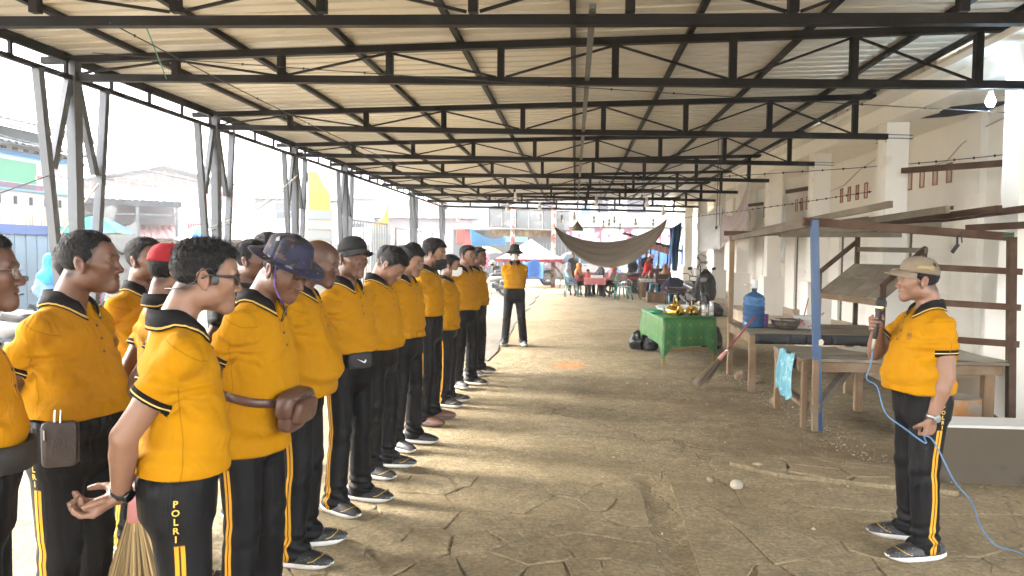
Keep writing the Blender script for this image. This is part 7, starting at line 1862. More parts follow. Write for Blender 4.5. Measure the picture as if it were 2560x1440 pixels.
def stool(label,x,y,mat,h=.45,z=0):
    S=thing('stool',label,'stool',(x,y,z),0,'plastic stools');part('seat',mat,S,lambda m:m.lathe([(.15,h-.03),(.155,h-.01),(.14,h)],8))
    for k in range(4):
        a=PI/4+k*PI/2;part('leg',mat,S,lambda m:m.tube([(.12*math.cos(a),.12*math.sin(a),h-.02),(.17*math.cos(a),.17*math.sin(a),0)],[.035,.028],6))
SB=plain('stool_blue',(.03,.27,.45),.4,bump=0,rv=.1);SK=plain('stool_dark',(.045,.042,.04),.5,bump=0)
stool('dark stool under the woman in the pink scarf',1.38,26.7,SK,.43);stool('dark stool under the seated man in the cap',.98,27.9,SK,.43);stool('dark stool under the woman in orange',.12,27.2,SK,.41);stool('dark stool under the woman in the grey scarf',-.28,27.6,SK,.41)
stool('blue stool standing on the wooden crate',2.62,24.4,SB,.28,.33);stool('blue stool in front of the hand trolley',3.02,22.6,SB,.40);stool('dark stool behind the bottles',3.30,26.6,SK,.43);stool('dark bench stool under the woman by the blue shutter',-12.2,16.3,SK,.60)
CT=thing('checked_table','small table under a red and white checked cloth with people seated round it','table',(.72,26.7,0));chk,tt=newmat('checked_cloth')
ck=tt.new('ShaderNodeTexChecker');ck.inputs['Scale'].default_value=22.;tt.link(tt.new('ShaderNodeTexCoord').outputs['Object'],ck.inputs['Vector']);tt.col(tt.mix(ck.outputs['Fac'],(.50,.06,.08),(.58,.30,.30)));tt.rough(.6)
part('cloth',chk,CT,lambda m:(m.bx(-.38,.38,-.35,.35,.69,.70),m.grid(lambda u,v:(-.38+.76*u,-.352-.015*math.sin(u*20)*v,.70-.24*v),20,3),m.grid(lambda u,v:(.382+.01*math.sin(u*20)*v,-.35+.7*u,.70-.24*v),20,3),m.grid(lambda u,v:(-.382-.01*math.sin(u*20)*v,-.35+.7*u,.70-.24*v),20,3,flip=True)))
for a in(-.33,.33):
    for b in(-.3,.3):part('leg',SK,CT,lambda m:m.bx(a-.025,a+.025,b-.025,b+.025,0,.69))
BOX=thing('white_tray','white tray of small jars on the checked table','tray',(.80,26.6,.70));part('tray',plain('tray_white',(.70,.71,.70),.4,rv=0),BOX,lambda m:m.bx(-.22,.22,-.15,.15,.0,.10));part('jar',plain('jar_dark',(.08,.07,.06),.3,rv=0),BOX,lambda m:[m.lathe([(.03,.10),(.03,.17)],8,(x,0,0)) for x in(-.15,-.05,.08)])
WTB=thing('drinks_table','small table with a white frilled cloth and bottles beside the food cart','table',(2.72,25.9,0))
part('cloth',cloth('white_lace',(.66,.65,.63),fold=.3),WTB,lambda m:(m.bx(-.45,.45,-.35,.35,.70,.71),m.grid(lambda u,v:(-.455+.91*u,-.355-.02*math.sin(u*45)*v,.71-.10*v-.012*math.sin(u*60)*v),40,2),m.grid(lambda u,v:(.455,-.35+.7*u,.71-.10*v),10,2)))
for a in(-.40,.40):
    for b in(-.3,.3):part('leg',YW,WTB,lambda m:m.bx(a-.03,a+.03,b-.03,b+.03,0,.70))
for i,(x,y,h,lb) in enumerate(((2.62,25.75,.30,'tall syrup bottle on the drinks table, leftmost'),(2.80,25.7,.26,'clear bottle in the middle of the drinks table'),(2.98,25.8,.28,'bottle at the right of the drinks table'))):
    b=thing('drinks_bottle',lb,'bottle',(x,y,.712),0,'bottles on the drinks table');part('glass',plain('pale_bottle',(.55,.50,.48),.2,bump=0),b,lambda m:m.lathe([(.04,0),(.042,h*.6),(.016,h*.85),(.016,h)],14));part('label',plain('bottle_label',(.5,.2,.15),.5,rv=0),b,lambda m:m.lathe([(.043,h*.2),(.043,h*.45)],14,capb=False,capt=False))
CR=thing('wooden_crate','slatted wooden crate with a blue stool on top','crate',(2.72,24.35,0))
for k in range(5):part('slat',WOODA[2],CR,lambda m:m.bx(-.32+.13*k,-.20+.13*k,-.23,-.215,0,.30))
part('frame',WOODA[0],CR,lambda m:(m.bx(-.34,.34,-.25,.23,.30,.325),m.bx(-.33,-.315,-.21,.21,0,.30),m.bx(.315,.33,-.21,.21,0,.30),m.bx(-.33,.33,.2,.215,0,.30)))
TRL=thing('hand_trolley','dark wire hand trolley carrying boards and a red box by the columns','trolley',(3.25,22.9,0));tm=plain('trolley_steel',(.10,.085,.075),.5,metal=.5)
part('frame',tm,TRL,lambda m:(m.tube([(-.32,0,.3),(-.32,0,.95),(-.26,0,1.0),(.26,0,1.0),(.32,0,.95),(.32,0,.3)],.012,6),m.tube([(.38,-.3,.02),(.38,-.3,.75)],.012,6),m.tube([(.20,-.3,.02),(.20,-.3,.75)],.012,6)))
part('board',WOODD[0],TRL,lambda m:(m.bx(-.40,.40,-.3,.3,.50,.56),m.bx(-.42,.42,-.35,.25,.40,.44)));part('red_box',plain('red_box',(.45,.10,.07),.6),TRL,lambda m:m.bx(.22,.36,-.34,-.28,.5,.74));part('shelf_leg',tm,TRL,lambda m:[m.bx(a,a+.03,b,b+.03,0,.40) for a in(-.4,.37) for b in(-.3,.22)])
BSG=thing('brown_box','dark brown wooden box with pale print beside the drinks table','box',(3.02,25.3,.0));part('box',WOODD[0],BSG,lambda m:m.bx(-.24,.24,-.1,.1,.55,.90));part('print',plain('pale_print',(.5,.45,.38),.6,rv=0),BSG,lambda m:[m.bx(-.17+.09*k,-.10+.09*k,-.104,-.101,.71,.735) for k in range(4)]);part('leg',WOODD[2],BSG,lambda m:(m.bx(-.22,-.18,-.05,.05,0,.55),m.bx(.18,.22,-.05,.05,0,.55)))
DU=thing('folded_umbrella','navy blue umbrella lying open on its side by the columns','umbrella',(3.35,25.0,.32),R(20));part('canopy',cloth('navy_umbrella',(.03,.035,.10),fold=.2,sheen=0),DU,lambda m:m.grid(lambda u,v:(.48*v*math.cos(2*PI*u),-.20*(1-v*v)-.05,.42*v*math.sin(2*PI*u)+.08),16,5,th=.003));part('shaft',tm,DU,lambda m:m.tube([(0,-.28,.08),(0,.5,-.2)],.01,6))
PF=thing('pedestal_fan','grey pedestal fan between the columns','fan',(4.05,23.8,.24));part('guard',plain('fan_grey',(.36,.37,.33),.6),PF,lambda m:(m.lathe([(.24,-.05),(.26,0),(.24,.05)],24,(0,0,1.1),rm=np.array([[1,0,0],[0,0,-1],[0,1,0]]),capb=False,capt=False),[m.tube([(.25*math.cos(a),-.04,1.1+.25*math.sin(a)),(0,-.07,1.1)],.005,4) for a in np.linspace(0,6.28,17)]));part('stand',tm,PF,lambda m:(m.tube([(0,0,0),(0,0,1.0)],.018,8),m.lathe([(.2,0),(.19,.03)],18)))
for k in range(3):part('blade',plain('fan_blade',(.45,.46,.42),.5),PF,lambda m:m.prism([(0,0),(.20,-.06),(.21,.05)],-.005,.005,lambda a,b,c:(a*math.cos(k*2.09)-b*math.sin(k*2.09),c,1.1+a*math.sin(k*2.09)+b*math.cos(k*2.09))))
def cart():
    C=thing('food_cart','wooden food cart with a sloping dark roof, posts and striped red and white bunting','food cart',(2.75,27.6,0));W=plain('cart_brown',(.16,.045,.03),.6,var=.2)
    part('cabinet',W,C,lambda m:(m.bx(.0,.75,-.25,.45,.38,1.02),m.bx(-.35,.85,-.35,.55,1.02,1.06)))
    for x,y in((-.30,-.3),(.05,-.3),(.45,.5),(.78,-.3),(-.3,.5),(.78,.5)):part('post',plain('cart_post',(.03,.03,.04),.6),C,lambda m:m.bx(x-.025,x+.025,y-.025,y+.025,0,2.05-.30*(x+.3)))
    part('roof',plain('cart_roof',(.075,.07,.065),.8,var=.25),C,lambda m:(m.beam((-.95,.1,2.38),(1.15,.1,1.72),1.25,.05),m.beam((-.75,-.5,2.30),(1.2,-.5,1.70),.06,.10)))
    rw,tt=newmat('striped_bunting');w=tt.new('ShaderNodeTexWave');w.inputs['Scale'].default_value=6.;tt.link(tt.new('ShaderNodeTexCoord').outputs['Object'],w.inputs['Vector']);tt.col(tt.mix(tt.ramp(w.outputs['Fac'],[(.48,0.),(.52,1.)]),(.62,.55,.50),(.55,.12,.10)));tt.rough(.7)
    part('bunting',rw,C,lambda m:(m.grid(lambda u,v:(-.02+.72*u,-.53+.02*math.sin(u*20),2.05-.22*u-.26*v),20,3,th=.004),m.grid(lambda u,v:(-.62+.46*u,-.55+.03*math.sin(u*15),2.28-.15*u-.36*v*math.sin(PI*(.25+.6*u))),16,4,th=.004)))
    for k in range(3):part('glass_jar',plain('jar_white',(.6,.58,.55),.3,rv=0),C,lambda m:m.lathe([(.05,1.06),(.05,1.2),(.03,1.22)],12,(.12+.22*k,-.15,0)))
    for y in(-.30,.5):wheel(C,(.35,y,.24),.24,.06,spokes=8)
cart()
MB_=thing('maroon_barrier','maroon boards of a low street barrier in front of the pickup','barrier',(.4,33.5,0));mm=plain('maroon_board',(.24,.055,.06),.6,var=.2)
part('board',mm,MB_,lambda m:m.bx(-.1,2.9,33.45,33.5,.35,.72),world=True);part('rail',mm,MB_,lambda m:m.beam((-1.15,33.3,1.25),(-.35,33.3,.30),.05,.08),world=True);part('foot',mm,MB_,lambda m:[m.bx(x,x+.08,33.4,33.55,0,.35) for x in(.0,1.4,2.7)],world=True)
KB=thing('kerb_ramp','long concrete kerb slab edge left of the masked man','kerb',(-1.6,20,0));part('slab',plain('pale_concrete',(.25,.215,.165),.9,var=.15,c2=(.36,.31,.25),thr=.55),KB,lambda m:m.prism([(-1.75,10.6)]+[(-1.28+.05*math.sin(k*2.3)-.006*k,10.6+1.12*k) for k in range(21)]+[(-3.6,33.)],-.04,.004,lambda a,b,c:(a,b,c)),world=True)
def haze():  # added volume; stands in for the lens veil that washes out the street
    m=MB();m.bx(-480,480,-480,480,-1.2,62.);mt=D.materials.new('haze');mt.use_nodes=True;n=mt.node_tree;n.nodes.remove(n.nodes['Principled BSDF'])
    v=n.nodes.new('ShaderNodeVolumePrincipled');v.inputs['Color'].default_value=(.95,.97,1.,1);v.inputs['Density'].default_value=HAZE;v.inputs['Anisotropy'].default_value=.2
    n.links.new(v.outputs[0],n.nodes['Material Output'].inputs['Volume']);kind(m.obj('haze',mt),'stuff')
HAZE=.0016
haze()
plain,cloth=_pl0,_cl0
# ------------------------------------------------------------------ the assembled people
GRP='people in yellow polo shirts standing in rows'
CAMO=plain('camo_cloth',(.022,.022,.065),.85,var=.5,scale=30,c2=(.42,.42,.44),thr=.60,bump=.1,rv=0)
def camo_mat():
    m,t=newmat('camo_hat');co=t.coord('Object');v=t.new('ShaderNodeTexVoronoi',distance='CHEBYCHEV');v.inputs['Scale'].default_value=75.;t.link(co,v.inputs['Vector'])
    n=t.noise(v.outputs['Position'],.55*30,3,.6);n2=t.noise(v.outputs['Position'],21.,3,.6)
    b=t.mix(t.ramp(n,[(.50,0.),(.505,1.)]),(.010,.011,.036),(.005,.005,.007));b=t.mix(t.ramp(n2,[(.60,0.),(.605,1.)]),b,(.06,.03,.027));b=t.mix(t.ramp(n2,[(.36,1.),(.365,0.)]),b,(.25,.25,.26))
    t.col(b);t.rough(.85);t.norm(t.bump(t.noise(co,500.,2),.2,.001));return m
def emblem(c,k=-1,x0=.085,z0=1.265):
    s=c['s'];P=[]
    def add(pts): P.append(pts)
    a=np.linspace(R(-250),R(70),26);add([(.019*math.cos(t)*(1+.10*math.sin(t*11)),.020*math.sin(t)*(1+.10*math.cos(t*11))) for t in a])
    add([(-.009,.010),(.009,.010),(.009,-.004),(0,-.014),(-.009,-.004),(-.009,.010)]);add([(-.003,.009),(-.003,-.009)]);add([(.003,.009),(.003,-.009)]);add([(-.014,-.021),(.0,-.024),(.014,-.021)]);add([(-.013,.006),(-.013,-.008)]);add([(.013,.006),(.013,-.008)])
    m=MB()
    for pts in P:
        q=np.array([[k*x0*s+u*s,.5,(z0+v)*s+c['dz']] for u,v in pts]);q,_=surf(c,q,(0,-1,0),.0012);m.tube(q,.0011,4,sm=False)
    for u,v in ((0,.040),(-.010,.030),(.010,.030)):
        q,_=surf(c,np.array([[k*x0*s+u*s,.5,(z0+v)*s+c['dz']]]),(0,-1,0),.001);m.ell(q[0],(.0032,.0015,.0032),6,4)
    m.obj('emblem',plain('emblem_thread',(.13,.055,.006),.8,rv=0),c['shirtobj'])
def who(label,x,y,deg,**k):
    k.setdefault('group',GRP);face=R(deg)
    root,c=human(label,(x,y,float(gz(x,y))+.004),face,k)
    c['shirtobj']=[o for o in KIDS[root.name] if o.name.startswith('shirt')][0] if c['shirt'] in('polo','tee','long') else None
    return root,c
def band_ring(c,zc,tilt,w,th,mat,name,parent,grow=.010,n=40):
    """strap lying on the shirt; zc height at the side, tilt: drop towards the front"""
    V,N=c['shirtV'];s=c['s'];m=MB();rows=[]
    for i in range(n):
        a=2*PI*i/n;d=np.array([math.cos(a),math.sin(a),0]);row=[]
        for e in (-.5,.5):
            z=zc-tilt*math.sin(a)+e*w;sel=np.abs(V[:,2]-z)<.02;Q=V[sel];Q=Q[np.abs(Q[:,0])<.25]
            ang=np.arctan2(Q[:,1],Q[:,0]);dd=np.abs((ang-a+PI)%(2*PI)-PI);i0=np.argsort(dd)[:5];r=np.median(np.linalg.norm(Q[i0,:2],axis=1))
            row.append((r,z))
        rows.append((a,max(q[0] for q in row)))
    rr=np.array([q[1] for q in rows]);rr=np.array([np.median(np.take(rr,range(i-2,i+3),mode='wrap')) for i in range(n)])
    def f(u,v):
        i=int(round(u*n))%n;a=2*PI*i/n;r=rr[i]+.004;z=zc-tilt*math.sin(a)+(v-.5)*w;return (r*math.cos(a),r*math.sin(a),z)
    m.grid(f,n,2,th=-th);return m.obj(name,mat,parent)
LEA=plain('brown_leather',(.075,.034,.022),.42,var=.3,scale=14,bump=.35,bscale=160,rv=0);BLK=plain('black_nylon',(.005,.005,.0055),.7,var=.2,bump=.3,bscale=300,rv=0);ZIP=plain('zip_metal',(.26,.25,.23),.3,metal=.9,rv=0)
def watch(c,k,strap,face):
    W,E=c['WR'][k],c['EL'][k];d=unit(W-E);p=W-d*.012;u=unit(np.cross(d,(0,0,1.)) if abs(d[2])<.9 else np.cross(d,(0,1.,0)));v=np.cross(d,u);rm=np.stack([u,v,d],1)
    h=unit(-np.asarray(c['HD'][k][1],float));h=unit(h-d*(h@d))
    o=part('watch',strap,c['root'],lambda m:m.lathe([(.0295,-.011),(.0315,-.010),(.0315,.010),(.0295,.011)],24,p,rm=rm,capb=False,capt=False))
    x=unit(np.cross(d,h));r2=np.stack([x,d,h],1)
    part('dial',face,o,lambda m:m.lathe([(.019,.026),(.021,.028),(.021,.036),(.017,.038),(.001,.0385)],20,p,rm=r2))
BK=lambda k,y=-.188,z=.875,s=0:((k*.025,y-.025*(k>0),z+.02*(k>0)),(k*.62,-.42,1.1),(-k*.70,-.28,-.50),(.1*k,-1.,.35),'cup')
BACK=(BK(1),BK(-1))
CAPB=cloth('black_cap_cloth',(.010,.010,.011),fold=.1);CAPK=cloth('khaki_cap_cloth',(.155,.122,.086),fold=.15,fscale=12);CAPR=cloth('red_cap_cloth',(.24,.010,.016),fold=.3,fscale=12)
# speaker
MICARM=((.115,.205,1.305),(.5,-.15,.95),(-.60,.78,.15),(-.78,-.60,.05),'grip')
LEFTARM=((-.195,.035,.815),(-.5,-.8,1.0),(.05,.12,-1.),(.85,.3,0),'fist')
S_,cs=who('speaker in yellow polo and khaki cap holding a microphone to his mouth',1.90,4.10,182,h=1.605,skin='c',girth=1.13,belly=.05,hem=.945,yaw=R(-12),pitch=.04,arms=(MICARM,LEFTARM),cap=('cap',CAPK),stance=.145,legsplit=-.03,res=.85,seed=21,group=None,stubble=.2,jaw=1.08,hair='short')
emblem(cs,-1,.085,1.27);watch(cs,-1,plain('steel_strap',(.26,.255,.24),.28,metal=1.,bump=.3,bscale=400,rv=0),plain('watch_face',(.2,.21,.22),.3,metal=.4,rv=0))
def cap_patch():
    o=[q for q in KIDS[S_.name] if q.name.startswith('cap')][0];Hp=cs['Hp'];tl=rotm(0,-.12,0)
    def P(x,y,z): v=tl@np.array([x,y,z-.05]);return Hp(v[0],v[1],v[2]+.05)
    part('patch',plain('tan_patch',(.22,.165,.075),.8,rv=0),o,lambda m:m.grid(lambda u,v:P(-.0905*math.cos(R(-28+50*u))*(1-.06*v),-.012+.112*math.sin(R(-28+50*u)),.066+.026*v),8,2,th=.001))
    part('embroidery',plain('cap_thread',(.33,.28,.21),.8,rv=0),o,lambda m:[m.tube([P(-.062+.004*i+.006*j,.128+.004*i-.004*j*j*.2,.060-.004*i),P(-.058+.004*i+.006*j,.134+.004*i,.058-.004*i)],.0012,4) for i in range(3) for j in range(9)])
cap_patch()
def mic():
    W=cs['WR'][1];fw,pa,_=cs['HD'][1];fw=unit(fw);pa=unit(pa-fw*(fw@pa));ctr=W+fw*.080+pa*.036
    Lr,Rm=ROOT[S_.name];ax=unit(np.array([.10,.26,1.]))            # body frame: handle rises towards the mouth
    ax=unit(np.array([-.02,-.12,1.]))
    w=lambda p:Lr+Rm@p
    a=w(ctr);d=Rm@ax;u=unit(np.cross(d,(0,1.,0.1)));v=np.cross(d,u);rm=np.stack([u,v,d],1)
    Mi=thing('microphone','black wired microphone held in the speaker\'s right fist','microphone',tuple(a))
    part('body',plain('mic_black',(.012,.012,.013),.4,rv=0),Mi,lambda m:m.lathe([(.011,-.085),(.013,-.08),(.0165,.055),(.0215,.075),(.0215,.083)],20,a,rm=rm),world=True)
    part('ring',plain('mic_ring',(.70,.62,.42),.25,metal=1.,rv=0),Mi,lambda m:m.lathe([(.0215,.0835),(.0225,.085),(.0225,.097),(.0215,.0985)],20,a,rm=rm),world=True)
    part('grille',plain('mic_grille',(.010,.010,.011),.6,bump=.8,bscale=700,rv=0),Mi,lambda m:m.lathe([(.0215,.099),(.0255,.105),(.0255,.122),(.020,.140),(.010,.149),(.001,.151)],20,a,rm=rm),world=True)
    pl=part('plug',plain('steel_plug',(.5,.5,.5),.3,metal=1.,rv=0),Mi,lambda m:m.lathe([(.006,-.145),(.0085,-.135),(.0095,-.09),(.0105,-.086)],14,a,rm=rm),world=True)
    e=a-d*.145;hL=w(cs['WR'][-1]+unit(cs['HD'][-1][0])*.10)
    P=[e,e-d*.06+np.array([0,0,-.02]),e+np.array([-.035,-.02,-.16]),np.array([1.66,4.08,.90]),np.array([1.665,3.98,.78]),np.array([1.72,3.86,.72]),np.array([1.80,3.82,.66]),hL+np.array([-.03,-.02,.01]),hL+np.array([.02,-.02,-.02]),np.array([1.98,3.88,.45]),np.array([2.12,3.97,.31]),np.array([2.20,4.04,.17]),np.array([2.33,4.12,.03]),np.array([2.42,4.05,.018]),np.array([2.40,3.85,.018]),np.array([2.46,3.6,.018]),np.array([2.5,3.3,.018]),np.array([2.6,2.9,.018])]
    P=np.array(P);t=np.arange(len(P));tt=np.linspace(0,len(P)-1,110);out=[]
    for q in tt:   # catmull-rom
        i=int(min(q,len(P)-2));f=q-i;p0,p1,p2,p3=[P[np.clip(i+k,0,len(P)-1)] for k in(-1,0,1,2)]
        out.append(.5*((2*p1)+(-p0+p2)*f+(2*p0-5*p1+4*p2-p3)*f*f+(-p0+3*p1-3*p2+p3)*f**3))
    m=MB();m.tube(out,.0042,8);tag(m.obj('microphone_cable',plain('blue_cable',(.06,.14,.26),.45,rv=0)),'blue microphone cable hanging from the speaker\'s hands and trailing over the floor','cable')
mic()
# front row, nearest first
B_,cb_=who('man with sunglasses and a neckband headset, hands clasped behind, nearest of the front row',-1.27,2.20,33,hf=.025,lean=.03,h=1.665,skin='c',girth=1.0,belly=.03,hem=.945,hair='spiky',hairtop=.012,glasses='dark',arms=(((.025,-.170,.885),(.5,-.62,1.08),(-.30,-.82,-.38),(.1,-.3,1.),'cup'),((-.02,-.180,.865),(-.5,-.62,1.08),(.30,-.82,-.38),(-.1,-.3,1.),'cup')),pitch=.12,res=.8,seed=31,stance=.12)
watch(cb_,1,BLK,plain('glossy_black',(.008,.008,.009),.1,rv=0))
def headset():
    Hp=cb_['Hp'];m=MB();m.tube([Hp(.080,.022,.010),Hp(.086,.0,.030),Hp(.083,-.028,.020),Hp(.080,-.040,-.02),Hp(.062,-.085,-.045),Hp(0,-.118,-.052),Hp(-.062,-.085,-.045),Hp(-.080,-.040,-.02),Hp(-.083,-.028,.020),Hp(-.086,.0,.030),Hp(-.080,.022,.010)],.0024,7)
    for k in(1,-1): rbox(m,Hp(k*.083,.020,-.006),(.014,.022,.030),cb_['HR'],.6)
    m.obj('headset',plain('headset_black',(.012,.012,.013),.4,rv=0),B_)
headset()
C_,cc_=who('man looking down in a blue camouflage bucket hat with a brown waist bag',-1.36,2.92,-4,hf=.02,lean=.12,h=1.70,skin='b',girth=1.0,belly=.035,hem=.79,pitch=.50,yaw=R(-14),cap=('bucket',camo_mat()),brim=.055,arms=BACK,res=.8,seed=32,stubble=.15,recede=.0)
def beltbag():
    s=cc_['s'];st=band_ring(cc_,1.045*s,.045*s,.036,.005,LEA,'waist_bag',C_)
    V,N=cc_['shirtV'];q,nn=surf(cc_,np.array([[.03,.5,.985*s]]),(0,-1,0),0);p=q[0];rz_=rotm(R(2),.16,0)
    bd=part('pouch',LEA,st,lambda m:(rbox(m,p+np.array([.0,.035,.012]),(.26,.085,.115),rz_,.5),rbox(m,p+np.array([.015,.035,-.04]),(.19,.08,.12),rz_,.6),rbox(m,p+np.array([.01,.085,-.015]),(.19,.045,.10),rz_,.5)))
    part('zip',ZIP,st,lambda m:(m.tube([p+np.array([x,.082,.045]) for x in np.linspace(-.09,.09,6)],.0016,4),m.beam(p+np.array([-.085,.084,.04]),p+np.array([-.088,.088,-.01]),.005,.003),m.beam(p+np.array([.02,.112,.0]),p+np.array([.02,.114,-.045]),.006,.003)))
    cs_=plain('purple_strap',(.09,.045,.20),.7,rv=0);Hp=cc_['Hp']
    for k in(1,-1):part('chin_strap',cs_,C_,lambda m:m.tube([Hp(k*.079,.006,.045),Hp(k*.0775,.016,.0),Hp(k*.066,.032,-.055),Hp(k*.045,.055,-.095),Hp(k*.012,.075,-.128)],.0034,6))
    part('toggle',BLK,C_,lambda m:m.tube([Hp(.0,.08,-.128),Hp(.0,.09,-.165),Hp(.01,.092,-.195),Hp(.018,.09,-.165),Hp(.004,.08,-.13)],.0022,5))
beltbag()
D_,cd_=who('bald man with a big belly looking down, beside the camouflage hat',-1.44,3.66,6,hf=.02,lean=.05,h=1.695,skin='d',girth=1.06,belly=.085,hem=.88,hair='shaved',pitch=.26,yaw=R(-4),arms=BACK,res=.85,seed=33,stubble=.2)
E_,ce_=who('man in a plain black cap with a black waist pouch, face turned to the camera',-1.41,4.40,-20,h=1.70,skin='b',girth=1.0,belly=.02,hem=1.0,yaw=R(-20),pitch=.06,cap=('cap',CAPB),arms=BACK,res=.9,seed=34)
def e_pouch():
    s=ce_['s'];V,N=ce_['trouV'];st=part('waist_pouch',BLK,E_,lambda m:rbox(m,np.array([.075,.135,.955])*s,(.17,.06,.10),rotm(R(-24),0,0),.4))
    part('tick',plain('tick_white',(.7,.7,.7),.5,rv=0),st,lambda m:m.prism([(-.03,-.004),(-.018,-.016),(.035,.014),(-.014,-.006),(-.026,.008)],0,.002,lambda a,b,c:tuple(np.array([.075,.135,.955])*s+rotm(R(-24),0,0)@np.array([a,.031+c,b]))))
e_pouch()
F_,cf_=who('man bowing his head with neat dark hair, after the black cap',-1.41,5.12,-12,h=1.69,skin='c',belly=.03,hem=.93,pitch=.78,arms=BACK,hair='short',hairtop=.022,res=1.,seed=35)
tick_shoe=plain('shoe_black_leather',(.015,.015,.016),.45,rv=0)
G_,cg_=who('man in black trainers with white ticks, partly hidden behind the bowed head',-1.39,5.84,-22,h=1.68,skin='c',belly=.01,hem=.93,pitch=.30,arms=BACK,hair='full',hairtop=.02,res=1.,seed=36,shoes=tick_shoe)
def ticks(root):
    for sh in [o for o in KIDS[root.name] if o.name.startswith('shoe')]:
        for k in(1,-1):
            part('tick',plain('tick_white',(.7,.7,.7),.5,rv=0),sh,lambda m:m.prism([(-.05,.070),(.005,.042),(.075,.078),(.0,.056),(-.032,.082)],.044,.050,lambda a,b,c:(k*(c-.0035*(a>.05)*2-.004*(b-.05)/.03),a,b)))
ticks(G_)
H_,ch_=who('tall man in brown leather shoes with a black mask under his chin',-1.37,6.70,-8,h=1.735,skin='c',belly=.0,hem=1.0,pitch=.15,arms=BACK,hair='full',hairtop=.028,mask='chin',maskmat=cloth('black_mask',(.013,.013,.014)),res=1.1,seed=37,shoes=plain('brown_leather_shoe',(.10,.045,.028),.4,rv=0),sole=plain('brown_sole',(.07,.04,.03),.6,rv=0))
I_,ci_=who('woman with tied back hair and a white face mask in the front row',-1.35,7.55,-5,h=1.60,skin='c',female=True,belly=.0,hem=.86,pitch=.12,arms=BACK,hair='bun',mask='on',maskmat=cloth('white_mask',(.68,.68,.66),fold=.3),res=1.1,seed=38)
J_,cj_=who('man with parted hair glancing towards the camera near the row\'s far end',-1.31,8.55,-34,h=1.69,skin='c',belly=.03,hem=.93,arms=BACK,hair='side',res=1.2,seed=39)
K_,ck_=who('farthest man of the front row, half hidden by his neighbour',-1.30,9.45,-20,h=1.68,skin='b',belly=.03,hem=.93,arms=BACK,hair='side',res=1.3,seed=40)
# second and third rows
A_,ca_=who('man in clear spectacles at the left edge with a black waist bag',-1.76,1.93,34,h=1.68,skin='d',belly=.02,hem=1.0,glasses='clear',arms=BACK,res=.85,seed=41)
band_ring(ca_,1.055*ca_['s'],.02,.075,.02,BLK,'waist_bag',A_)
L_,cl_=who('broad man with cropped hair and a dark leather pouch on his hip',-1.95,2.62,4,hf=.03,lean=.03,h=1.70,skin='b',girth=1.07,belly=.05,hem=1.0,yaw=R(16),arms=BACK,res=.8,seed=42,recede=.012,hairtop=.010)
emblem(cl_,-1,.085,1.265)
def pouch():
    s=cl_['s'];V,N=cl_['trouV'];q,nn=surf(cl_,np.array([[.5,.085,.925*s]]),(-1,0,0),0);p=q[0]+np.array([.020,.004,0]);rz_=rotm(R(-72),0,0)
    o=part('belt_pouch',plain('dark_leather',(.035,.025,.022),.45,var=.2,bump=.3,bscale=200,rv=0),L_,lambda m:(rbox(m,p,(.115,.030,.165),rz_,.25),m.tube([p+rz_@np.array([-.055,-.02,.07]),p+rz_@np.array([-.056,-.02,-.075])],.004,6)))
    part('clip',ZIP,o,lambda m:(m.beam(p+np.array([.012,-.01,.08]),p+np.array([.008,-.01,.125]),.008,.004),m.beam(p+np.array([.014,.012,.08]),p+np.array([.008,.012,.125]),.005,.004)))
    part('flap_zip',ZIP,o,lambda m:m.beam(p+rz_@np.array([.045,.017,.055]),p+rz_@np.array([.045,.017,.02]),.006,.003))
pouch()
who('man in a red cap seen from behind beside the man in sunglasses',-1.95,3.28,46,h=1.64,skin='c',belly=.02,hem=.95,arms=BACK,cap=('backcap',CAPR),res=1.1,seed=43)
who('man with a moustache and lifted chin behind the broad man',-2.36,3.75,-10,h=1.685,skin='b',belly=.0,hem=.95,arms=BACK,pitch=-.08,res=1.1,seed=44,stubble=.5,recede=.01)
who('man with his back half turned, behind the broad man on the left',-2.24,3.05,62,h=1.66,skin='c',belly=.0,hem=.95,arms=BACK,hair='full',hairtop=.02,res=1.1,seed=45)
BT_=cloth('black_tee',(.006,.006,.007),fold=.5)
who('man in a dark top looking right, behind the sunglasses',-1.98,4.22,-4,h=1.68,skin='b',belly=.0,hem=.95,arms=BACK,shirt='tee',shirtmat=BT_,res=1.1,seed=46)
who('tall man seen over the camouflage hat\'s brim',-2.28,5.15,2,h=1.745,skin='c',belly=.0,hem=.95,arms=BACK,hair='short',hairtop=.02,res=1.1,seed=47)
who('young man peering between the black cap and the bowed head',-1.86,6.95,-32,h=1.675,skin='c',belly=.0,hem=.95,arms=BACK,hair='full',res=1.3,seed=48)
who('short haired man far back, over the bowed head',-1.96,8.05,-6,h=1.69,skin='b',belly=.0,hem=.95,arms=BACK,res=1.4,seed=49)
who('rearmost man whose hair just shows over the others',-2.10,9.1,-6,h=1.735,skin='b',belly=.0,hem=.95,arms=BACK,res=1.4,seed=50)
# the man facing the group
M_,cm_=who('man in black bucket hat and white mask standing alone facing the camera',-1.05,12.5,-88,h=1.72,skin='b',girth=1.0,belly=.02,hem=.99,arms=((BACK[0][0],(.95,-.12,1.0))+BACK[0][2:],(BACK[1][0],(-.95,-.12,1.0))+BACK[1][2:]),cap=('bucket',plain('black_hat_cloth',(.013,.013,.014),.9,rv=0)),brim=.072,flare=.25,droop=.80,hatz=.020,mask='on',maskmat=cloth('white_mask',(.68,.68,.66),fold=.3),res=1.1,seed=51,stance=.16,group=None,shoes=plain('grey_shoe',(.10,.10,.10),.6,rv=0))
emblem(cm_,-1,.085,1.265)
